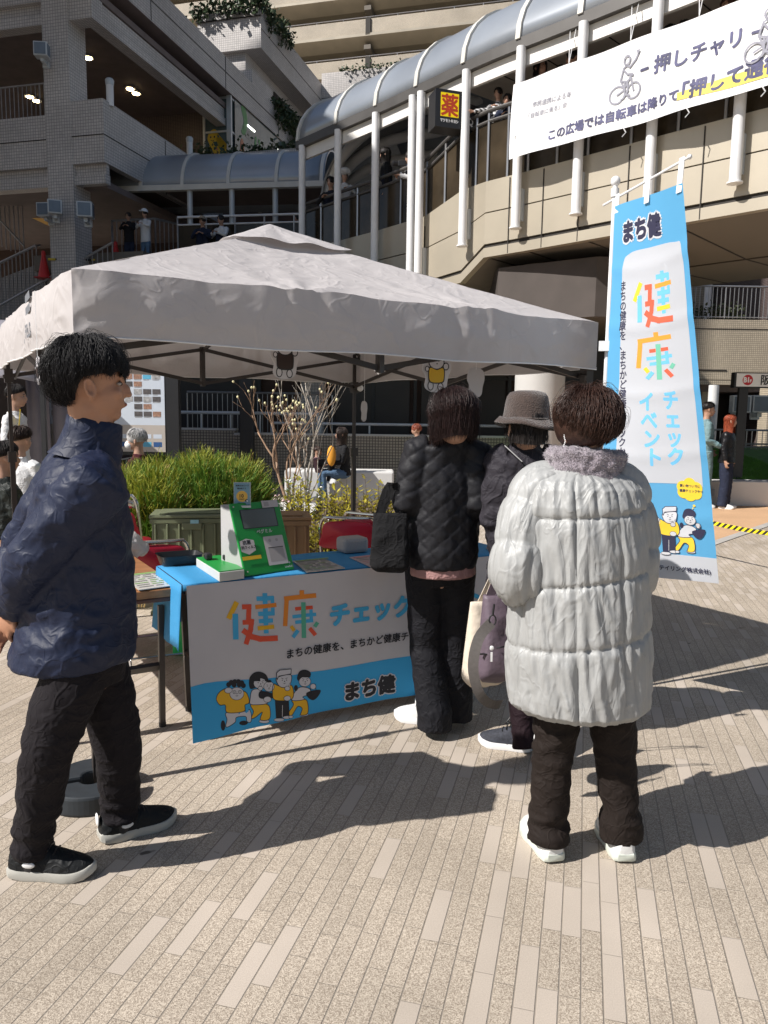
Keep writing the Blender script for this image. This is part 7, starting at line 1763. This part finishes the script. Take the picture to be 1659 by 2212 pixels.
# black tote bag
def bag(name, label, c, ax, ay, w, h, dep, m, flare=1.0, handle=None, extra=None, hm=None, seed=0, cat_='bag'):
    """soft bag: c top centre, ax width direction, ay thickness direction"""
    ax, ay = Vector(ax).normalized(), Vector(ay).normalized(); t = thing(name, label, cat_, c); P_ = []; n = 40
    for j in range(25):
        v = j / 24; ww = w * (1 + (flare - 1) * v) * (1 - .35 * max(0, (v - .86) / .14) ** 2); dd = dep * (.25 + .75 * math.sin(min(1, v * 1.25) * math.pi / 2)) * (1 - .8 * max(0, (v - .85) / .15) ** 2); row = []
        for i in range(n):
            q = 2 * math.pi * i / n; x = ww / 2 * math.copysign(abs(math.cos(q)) ** .55, math.cos(q)); y = dd / 2 * math.copysign(abs(math.sin(q)) ** .8, math.sin(q)); p = c + ax * x + ay * y - UP * (h * v)
            wv = .012 * (rid(Vector((x * 9 + seed, v * 3, y * 9)), 1) - .5) * (.3 + v) + .004 * (rid(Vector((x * 24, v * 9, seed)), 1) - .5); row.append(p + ay * wv * (1 if math.sin(q) > 0 else -1) + ax * wv * .4)
        P_.append(row)
    a = MB(); a.rings(P_); a.build('body', m, t, smooth='all')
    for hd in (handle or []): 
        a = MB(); pts = [Vector(p) for p in hd]
        if len(pts) == 3: pts = bez(*pts, n=10)
        r_ = []
        for i, p in enumerate(pts):
            d = (pts[min(i + 1, len(pts) - 1)] - pts[max(i - 1, 0)]).normalized(); s_ = d.cross(ax).normalized() if abs(d.dot(ax)) < .95 else d.cross(ay).normalized(); o_ = s_.cross(d); wv = .016; r_.append([p - o_ * wv - s_ * .002, p + o_ * wv - s_ * .002, p + o_ * wv + s_ * .002, p - o_ * wv + s_ * .002])
        a.rings(r_); a.build('handle', hm or m, t, smooth=False)
    return t
tc = gy(843, 1108, 3.36)
bag('tote_bag', 'large plain black tote bag hanging from the forearm of the woman in the quilted jacket', tc, (1, -.15, 0), (.15, 1, 0), .15, .265, .11, mj('black_canvas', (.010, .010, .011), .9), 1.22, [(tc + Vector((-.05, 0, -.01)), gy(850, 975, 3.36), tc + Vector((.06, 0, -.01))), (tc + Vector((-.04, .03, -.01)), gy(872, 985, 3.40), tc + Vector((.06, .03, -.01)))])
# ---------------------------------------------------------------- woman in the brown bucket hat
hh_ = gy(1137, 922, 3.33); hrr, hrf, hru = frame_of(R(105)); HD = 3.36
h_sh = (gy(1186, 990, 3.38), gy(1078, 990, 3.36)); h_el = (gy(1200, 1120, 3.36), gy(1066, 1120, 3.34)); h_wr = (gy(1180, 1180, 3.56), gy(1085, 1190, 3.55))
h_hp = (gy(1160, 1275, 3.38), gy(1105, 1275, 3.38)); h_kn = (gy(1165, 1440, 3.38), gy(1120, 1445, 3.34)); h_an = (gz(1190, 1590, .095), gz(1130, 1598, .095))
charc = mj('charcoal_jacket', (.030, .027, .034), .7)
hw, hfh, nkH, pelH = fig('woman in a brown corduroy bucket hat and charcoal jacket in the middle of the queue', head=hh_, yaw=R(105), k=.95, sh=h_sh, el=h_el, wrp=h_wr, hips=h_hp, kn=h_kn, an=h_an, vox=.010, top=charc, hem=gy(1130, 1262, HD).z, tw=(1.02, 1.12), sleeve=.062, wrin=.011, pants=mj('maroon_trousers', (.014, .006, .009), .8), legr=(.08, .062, .05), hairf=None)
for i, (h0, dd) in enumerate(((gz(1215, 1612), Vector((-.7, .7, 0))), (gz(1152, 1622), Vector((-.93, .30, 0))))): shoe(hw, h0, h0 + dd.normalized() * .25, 0, mat('grey_knit_shoe', (.030, .033, .045), .8, var=.4, scale=90), M['white'], .096, laces=M['black'])
hair(hw, hh_, frame_of(R(105)), .97, blackh, 900, lambda be: 1.0 + .8 * min(1, abs(be) / 1.4), .003, .1, 15, .0018, True, lambda be: .085 * max(0, min(1, (abs(be) - .6) / .5)), seg=7)
hatm = mat('brown_corduroy', (.055, .036, .029), .95, var=.2, scale=60, sheen=.4, bump=.5, bscale=150)
O_ = hh_ + UP * .02; a = MB(); P_ = []
for r_, z in ((.001, .135), (.045, .134), (.075, .126), (.088, .108), (.094, .08), (.098, .05), (.102, .025), (.104, .015), (.118, .002), (.134, -.014), (.140, -.022), (.138, -.026), (.125, -.014), (.104, .005)):
    P_.append([O_ + hrr * (r_ * math.cos(q) * .98) + hrf * (r_ * 1.05 * math.sin(q)) + UP * (z + (.022 * max(0, math.cos(q - 3.3)) if r_ > .11 else 0) - (.014 * max(0, math.cos(q - .6)) if r_ > .11 else 0) + .003 * math.sin(q * 5) * (r_ > .1)) for q in [2 * math.pi * i / 48 for i in range(48)]])
a.rings(P_, caps=False); a.build('bucket_hat', hatm, hw, smooth='all')
a = MB(); a.tube([O_ + hrr * (.1045 * math.cos(q) * .98) + hrf * (.1045 * 1.05 * math.sin(q)) + UP * .016 for q in [2 * math.pi * i / 40 for i in range(40)]], .003, 5, close=True); a.build('hat_seam', hatm, hw, smooth='all')
a = MB(); pts = [gy(1092, 965, 3.30), gy(1130, 1000, 3.235), gy(1165, 1035, 3.22), gy(1195, 1080, 3.25)]
for i in range(3): a.bar(pts[i], pts[i + 1], .004, .03, (0, -1, 0))
a.build('shoulder_strap', M['black'], hw)
a = MB(); a.obox(gy(1160, 1028, 3.21), Vector((.03, 0, -.02)), Vector((0, .008, 0)), Vector((.015, 0, .025))); a.build('strap_buckle', M['black'], hw)
# bags carried between the two women
tcb = gy(1068, 1262, 2.93)
bag('tote_bag', 'cream cotton tote bag with small printed marks hanging left of the silver coat', gy(1050, 1300, 2.98), (1, .2, 0), (-.2, 1, 0), .13, .345, .10, mat('cream_cotton', (.62, .54, .44), .9, var=.08, scale=8, bump=.15, bscale=60), 1.45, [(gy(1052, 1302, 2.97), gy(1085, 1215, 2.95), gy(1105, 1150, 2.90)), (gy(1035, 1310, 3.0), gy(1075, 1230, 2.98), gy(1100, 1160, 2.92))], seed=3)
pb = bag('shoulder_bag', 'mauve nylon shoulder bag with a grey strap and a small charm beside the silver coat', gy(1072, 1285, 2.80), (1, .15, 0), (-.15, 1, 0), .10, .335, .13, mat('mauve_nylon', (.115, .085, .110), .55, var=.12, scale=6, bump=.2, bscale=40), 1.30, [(gy(1058, 1290, 2.79), gy(1082, 1225, 2.78), gy(1100, 1180, 2.74)), (gy(1088, 1290, 2.79), gy(1098, 1235, 2.77), gy(1108, 1180, 2.73))], seed=5)
grs = mat('grey_webbing', (.10, .09, .085), .8, var=.1, scale=80)
a = MB(); pts = cat([tuple(gy(x, y, d)) for x, y, d in ((1062, 1345, 2.70), (1034, 1380, 2.67), (1022, 1440, 2.66), (1034, 1495, 2.67), (1058, 1520, 2.70), (1082, 1522, 2.74))], 5); pts = [Vector(p) for p in pts]; r_ = []
for i, p in enumerate(pts):
    d = (pts[min(i + 1, len(pts) - 1)] - pts[max(i - 1, 0)]).normalized(); s_ = d.cross(Vector((.25, 1, 0))).normalized(); r_.append([p - s_ * .019, p - s_ * .019 + Vector((0, .003, 0)), p + s_ * .019 + Vector((0, .003, 0)), p + s_ * .019])
a.rings(r_); a.build('strap', grs, pb)
a = MB(); q = gy(1064, 1340, 2.70); a.tube([q + Vector((.012 * math.cos(t), 0, .02 * math.sin(t))) for t in [k * .6283 for k in range(10)]], .003, 5, close=True); a.tube([q + Vector((0, 0, .02)), q + Vector((.004, 0, .06))], .004, 5); a.build('clip', M['black'], pb, smooth=True)
a = MB(); q = gy(1062, 1400, 2.68); a.ell(q, (.009, .004, .009), n=10, mrg=6); a.obox(q + Vector((-.004, -.002, -.05)), (.008, 0, 0), (0, .004, 0), (0, 0, .035)); a.build('charm', M['white'], pb)
a = MB(); a.obox(gy(1034, 1415, 2.735), Vector((.10, .01, 0)), Vector((0, .012, 0)), UP * .004); a.tube([gy(1072, 1400, 2.73), gy(1100, 1395, 2.73)], .003, 4); a.build('pocket_seam', M['black'], pb)

# ---------------------------------------------------------------- smaller figures
def quick(label, px, py, d, yaw, zf, top=None, pants=None, shoes=None, hm=None, pose='stand', k=None, hyaw=None, hp=0, long=0, vol=.020, legs=True, vox=.022, group=None, N=150, skc='far', hairf=None, arms=None, wrin=.006, tw=(1, 1), lenk=1.0, hand=True, short=False, legr=(.088, .066, .056), lean=.0):
    C = gy(px, py, d); r, f, u = frame_of(yaw)
    k = k or ((C.z - zf) / (1.60 if pose != 'sit' else 1.20)); b = Vector((C.x, C.y, 0)) - f * (.03 + lean) * k
    Z = lambda z: UP * z
    shz = C.z - .235 * k; sh = tuple(b + r * s * .175 * k + Z(shz) + f * lean * .8 * k for s in (1, -1))
    if pose == 'sit':
        hz = zf + .50 * k; hips = tuple(b + r * s * .09 * k + Z(hz) - f * .02 * k for s in (1, -1)); kn = tuple(h + f * .40 * k + Z(.02) + r * s * .03 for h, s in zip(hips, (1, -1))); an = tuple(Vector((q.x, q.y, zf + .09 * k)) - f * .03 * k for q in kn)
    else:
        hips = tuple(b + r * s * .09 * k + Z(zf + .86 * k) for s in (1, -1)); kn = tuple(b + r * s * .095 * k + Z(zf + .47 * k) + f * .02 for s in (1, -1)); an = tuple(b + r * s * .10 * k + Z(zf + .085 * k) for s in (1, -1))
    if arms: el, wrp = arms(b, r, f, sh, k)
    elif pose == 'lean': el = tuple(s_ + f * .14 * k - Z(.20 * k) + r * s * .07 * k for s_, s in zip(sh, (1, -1))); wrp = tuple(s_ + f * .27 * k - Z(.12 * k) - r * s * .10 * k for s_, s in zip(sh, (1, -1)))
    elif pose == 'sit': el = tuple(s_ - Z(.25 * k) + f * .06 * k + r * s * .04 * k for s_, s in zip(sh, (1, -1))); wrp = tuple(e + f * .20 * k - Z(.02) - r * s * .06 * k for e, s in zip(el, (1, -1)))
    else: el = tuple(s_ - Z(.27 * k) + r * s * .05 * k - f * .02 * k for s_, s in zip(sh, (1, -1))); wrp = tuple(e - Z(.22 * k) + f * .05 * k + r * s * .01 for e, s in zip(el, (1, -1)))
    hf_ = hairf or std_hair(hm or blackh, N, vol, long, seed=int(px) % 97 + 1, back=1.95 * lenk, w=.0035 if vox > .015 else .0022)
    return fig(label, group, head=C, yaw=yaw, hyaw=hyaw, hpitch=hp, k=k, sh=sh, el=el, wrp=wrp, hips=hips, kn=kn, an=an, top=top, pants=pants if legs else None, shoes=shoes if legs else None, vox=vox, hairf=hf_, skinm=skin(skc, (.42, .245, .17)), wrin=wrin, tw=tw, hand=hand, hem=(hips[0].z - .02 * k) if pose != 'sit' else (hips[0].z - .02), short=short, legr=legr)
wht = mj('white_cotton', (.66, .66, .66), .85); blk = mj('black_cloth', (.014, .014, .016), .75); jeans = mj('blue_denim', (.10, .17, .27), .85); nvy = mj('navy_cloth', (.02, .026, .05), .8)
teal = mj('teal_workwear', (.17, .27, .29), .85, bump=.2); shw = mat('white_shoe', (.7, .7, .68), .5)
GB = 'onlookers leaning on the upper rails'
# pair at the right
def arm_teal(b, r, f, sh, k): return (sh[0] - UP * .25 * k - f * .02 + r * .05, sh[1] - UP * .25 * k + f * .03), (sh[0] - UP * .36 * k + f * .22 * k, sh[1] - UP * .42 * k + f * .15 * k)
quick('man with short black hair in a loose teal work suit walking behind the red-haired woman', 1531, 885, 13.1, R(-8), 0, teal, teal, shw, blackh, vox=.014, N=420, arms=arm_teal, legr=(.115, .10, .085), tw=(1.05, 1.1), wrin=.010)
redh = hairm('red', (.33, .075, .035), .4)
quick('woman with long copper-red hair in a black jacket and dark wide trousers', 1579, 910, 13.0, R(-35), 0, mj('black_satin', (.012, .012, .014), .35), nvy, shw, redh, hyaw=R(-15), long=.34, vox=.014, N=620, legr=(.10, .09, .092), tw=(1.12, 1.15), vol=.018)
# left edge group
w1 = quick('woman with black hair in a white hoodie and yellow lanyard at the left edge', 36, 856, 8.4, R(5), 0, wht, blk, shw, blackh, vox=.012, N=600, hyaw=R(8), vol=.016)
a = MB(); c = gy(42, 905, 8.2); a.bar(gy(44, 884, 8.25), gy(40, 935, 8.2), .003, .018, (0, -1, 0)); a.bar(gy(18, 890, 8.25), gy(34, 938, 8.2), .003, .018, (0, -1, 0)); a.each('lanyard', mat('lanyard_yellow', (.80, .58, .02), .5, var=0), w1[0])
quick('seated person with tousled dark hair and a white hood at the left edge', 46, 950, 7.3, R(70), .0, wht, jeans, shw, hairm('dkbr', (.035, .02, .014)), pose='sit', vox=.014, N=700, vol=.026)
quick('seated person in a black puffer jacket and jeans, nearest the left edge', 12, 988, 5.6, R(40), .0, mj('black_puffer', (.022, .026, .024), .5, bump=.3, bscale=14), jeans, shw, blackh, pose='sit', vox=.012, N=500, wrin=.014, tw=(1.15, 1.25))
# elder in the mask
def arm_old(b, r, f, sh, k): return (sh[0] - UP * .20 * k + f * .12, sh[1] - UP * .22 * k + f * .10), (sh[0] - UP * .16 * k + f * .34, sh[1] - UP * .18 * k + f * .32)
w2_ = quick('seated older person with white-grey hair, face mask and maroon coat behind the shrub', 294, 950, 8.3, R(178), .0, mj('maroon_wool', (.065, .016, .020), .9), blk, shw, hairm('grey', (.45, .44, .43), .45), pose='sit', vox=.011, N=900, arms=arm_old, vol=.018, hyaw=R(184))
hf_ = w2_[1]; C = gy(294, 950, 8.3); kk_ = C.z / 1.20
a = MB(); a.ell(C + hf_[1] * .068 * kk_ - hf_[2] * .055 * kk_, (.056 * kk_, .055 * kk_, .050 * kk_), (hf_[0], hf_[1], hf_[2]), 18, 12); a.build('face_mask', M['white'], w2_[0], smooth='all')
t = thing('walking_frame', 'black walking frame with mesh basket in front of the older person in the mask', 'walker', gz(255, 1100, 0)); q = gy(247, 1000, 8.2)
for s in (0, .42):
    a = MB(); a.tube([Vector((q.x - .12, q.y + s, 0)), Vector((q.x + .0, q.y + s, .98)), Vector((q.x + .16, q.y + s, 1.0))], .014, 8); a.build('side_tube', M['black'], t, smooth=True)
    a = MB(); a.tube([Vector((q.x + .3, q.y + s, 0)), Vector((q.x + .02, q.y + s, .75))], .014, 8); a.build('side_tube', M['black'], t, smooth=True)
a = MB()
for i in range(10):
    a.tube([Vector((q.x - .05 + .035 * i, q.y - .01, .66)), Vector((q.x - .05 + .035 * i, q.y - .01, .90))], .003, 4)
    if i < 7: a.tube([Vector((q.x - .05, q.y - .01, .66 + .04 * i)), Vector((q.x + .27, q.y - .01, .66 + .04 * i))], .003, 4)
a.box(q.x - .06, q.y - .0, .55, q.x + .28, q.y + .4, .64); a.build('basket', M['black'], t)
a = MB(); a.tube([Vector((q.x - .14, q.y - .02, .93)), Vector((q.x - .14, q.y - .02, 1.0))], .022, 10); a.build('grip', mat('teal_grip', (.05, .45, .45), .5, var=0), t, smooth=True)
# woman and child on the bench
w3 = quick('woman with long wavy dark hair and jeans seated on the white bench', 737, 938, 12.15, R(195), .12, blk, jeans, shw, hairm('wavy', (.045, .032, .028)), pose='sit', vox=.014, N=420, long=.22, vol=.02)
quick('small child in a mauve jacket sitting beside the woman on the bench', 687, 975, 12.1, R(-10), .42, mj('mauve_fleece', (.25, .15, .16), .9), blk, shw, hairm('child', (.04, .02, .015)), pose='sit', vox=.014, N=220, k=.62)
a = MB(); q = gy(716, 985, 11.9); a.ell(q, (.07, .05, .16), n=12); a.build('orange_bag', mat('orange_cloth', (.75, .33, .03), .7, var=.1), None, smooth='all'); bpy.data.objects['orange_bag']; tag(bpy.data.objects['orange_bag'], 'small orange cloth bag between the seated woman and the child', 'bag')
quick('person with reddish hair in a khaki jacket bending behind the woman in the quilted jacket', 899, 928, 13.0, R(172), .0, mj('khaki', (.28, .25, .19), .9), jeans, shw, hairm('auburn', (.25, .07, .04)), vox=.016, N=260, vol=.018)
# onlookers on the footbridge
FZ = 5.3
def edge_d(px, py=200):
    q = on_line(EDG, px, py); return q[0].y if q else None
def onl(label, px, py, d, yaw, **k):
    if d < 19 and edge_d(px, py): d = edge_d(px, py) + .36
    k.setdefault('k', 1.12 if px > 1150 and 'child' not in label else .8 if ('child' in label or 'boy' in label or 'girl' in label) else 1.0)
    return quick(label, px, py, d, yaw, FZ, pose=k.pop('pose', 'lean'), legs=k.pop('legs', True), vox=k.pop('vox', .024), group=GB, pants=k.pop('pants', nvy), shoes=None, **k)
onl('onlooker in glasses and black top at the left end of the bridge rail', 714, 394, 17.75, R(-110), top=blk)
w4 = onl('child in fluffy white hat and white jacket on the bridge rail by the leftmost posts', 745, 381, 17.4, R(-70), top=wht)
a = MB(); C = gy(745, 381, edge_d(745, 381) + .36); a.ell(C + UP * .09, (.13, .13, .09)); soft(a, 'fluffy_hat', wht, w4[0], .02, 0, lambda c, n: .02 * noise.noise(c * 25))
onl('woman with long dark hair in a black suit standing upright on the bridge', 832, 333, 16.6, R(180), top=blk, pose='stand', long=.22)
w5 = onl('onlooker in a pale top holding a black camera half hidden by the paired white posts', 886, 342, 16.0, R(200), top=wht)
a = MB(); q = gy(869, 354, edge_d(869, 354) + .06); a.box(q.x - .08, q.y - .05, q.z - .05, q.x + .07, q.y + .05, q.z + .05); a.lathe(q + Vector((-.07, 0, 0)), [(.045, 0), (.045, .12)], 12, ax=Vector((-1, -.3, 0))); o = a.build('camera_body', M['black'], None, bevel=.01); tag(o, 'black camera held up by the onlooker between the white posts', 'camera')
strp = bpy.data.materials.new('striped_knit'); strp.use_nodes = True; nt = strp.node_tree; wv = N(nt, 'TexWave', wave_type='BANDS', bands_direction='DIAGONAL'); wv.inputs['Scale'].default_value = 9; tc_ = N(nt, 'TexCoord'); nt.links.new(tc_.outputs['Object'], wv.inputs['Vector']); nt.links.new(ramp(nt, wv.outputs[0], (.03, .03, .03), (.6, .6, .6), .42, .52), nt.nodes['Principled BSDF'].inputs['Base Color'])
def arm_str(b, r, f, sh, k): return (sh[0] - UP * .12 * k + f * .20 * k, sh[1] - UP * .12 * k + f * .22 * k), (sh[0] - UP * .14 * k + f * .30 * k + r * .28 * k, sh[1] - UP * .12 * k + f * .34 * k + r * .1 * k)
onl('boy in a black and white striped sweater leaning his arms over the bridge rail', 1076, 203, 13.45, R(-115), top=strp, vox=.018, arms=arm_str, N=260)
onl('dark-haired child beside the striped boy, partly hidden by a white post', 1096, 216, 13.35, R(-100), top=nvy)
onl('woman with long black hair looking over the left end of the bicycle banner', 1168, 148, 12.75, R(-60), top=nvy, long=.22, vox=.016, N=420)
onl('dark-haired child whose head shows between two adults above the banner', 1211, 155, 12.4, R(-120), top=nvy)
onl('man with short black hair in a dark jacket looking left above the banner', 1238, 127, 12.2, R(-170), top=blk, vox=.016, N=360)
onl('top of a dark-haired head above the banner, left one of two', 1447, 76, 10.95, R(-110), top=blk, vox=.018)
onl('top of a dark-haired head above the banner, right one of two', 1479, 67, 10.75, R(-80), top=blk, vox=.018)
onl('person in glasses and white sweater leaning over the banner at the top right corner', 1572, 18, 10.15, R(-120), top=wht, vox=.016, N=300, hm=hairm('brn2', (.08, .04, .03)))
# onlookers on the landing
onl('girl with dark hair in black resting her hands on the landing railing', 277, 467, 21.25, R(-95), top=blk, N=120)
w6 = onl('child in a white cap, white jacket and denim shorts leaning on the landing railing', 312, 462, 21.2, R(-110), top=wht, pants=jeans, short=True, legs=True)
def cap(C, parent, m, yaw, k=1.0):
    r, f, u = frame_of(yaw); a = MB(); a.rings([[C + UP * (.03 + .10 * math.sin(t)) * k + (r * math.cos(q) * .092 + f * math.sin(q) * .108) * max(.02, math.cos(t)) * k for q in [2 * math.pi * i / 20 for i in range(20)]] for t in [R(0), R(25), R(50), R(70), R(89)]]); a.rings([[C + UP * (.03 + z) * k + f * (y_ * k) + r * (x_ * k) for x_, y_ in ((-.07, .06), (-.05, .15), (0, .175), (.05, .15), (.07, .06))] for z in (0, .012)]); a.build('cap', m, parent, smooth=True)
cap(gy(312, 462, 21.2) + UP * .015, w6[0], M['white'], R(-120))
w7 = onl('person in a beige cap and navy jacket leaning on the rail between canopy posts', 437, 478, 20.9, R(-95), top=nvy); cap(gy(437, 478, 20.9) + UP * .015, w7[0], mj('beige_cap', (.35, .28, .2)), R(-95))
onl('woman with dark hair in a white top leaning on the rail beside a canopy post', 477, 475, 20.9, R(-120), top=wht)
onl('dim dark-haired onlooker far back on the landing near the tent peak, left one', 640, 474, 21.5, R(-95), top=mj('rust', (.12, .05, .03)))
onl('dim dark-haired onlooker far back on the landing near the tent peak, right one', 668, 466, 22.0, R(-75), top=mj('ochre', (.25, .15, .05)))
# ---------------------------------------------------------------- traffic cones and barrier pole
def cone(label, px, py, zt, d, h):
    t = local('traffic_cone', label, 'traffic cone', 'red traffic cones on the landing'); rc = mat('cone_red', (.60, .03, .03), .5, var=.1)
    a = MB(); a.lathe((0, 0, 0), [(.18, .02), (.155, .06), (.045, h - .10), (.04, h - .10)], 24); a.build('cone_body', rc, t, smooth=True)
    a = MB(); a.box(-.2, -.2, 0, .2, .2, .025); a.build('base', rc, t, bevel=.01)
    a = MB(); a.lathe((0, 0, h - .105), [(.055, 0), (.055, .02), (.045, .1), (.02, .12)], 16); a.build('top_ring', rc, t, smooth=True); p = gy(px, py, d); put(t, Vector((p.x, p.y, p.z)))
cone('red traffic cone standing left of the tiled pillar by the stairs', 96, 602, 0, 20.9, .70)
cone('red traffic cone behind the landing railing near the two children', 251, 572, 0, 21.6, .60)
a = MB(); p, q = gy(104, 560, 20.4), gy(228, 562, 20.9)
for i in range(8): a.cur = i % 2; a.tube([p.lerp(q, i / 8), p.lerp(q, (i + 1) / 8)], .03, 8)
o = a.build('barrier_pole', [mat('pole_yellow', (.65, .48, .05), .5, var=0), M['black']]); tag(o, 'yellow and black striped barrier pole in front of the tiled pillar', 'barrier')
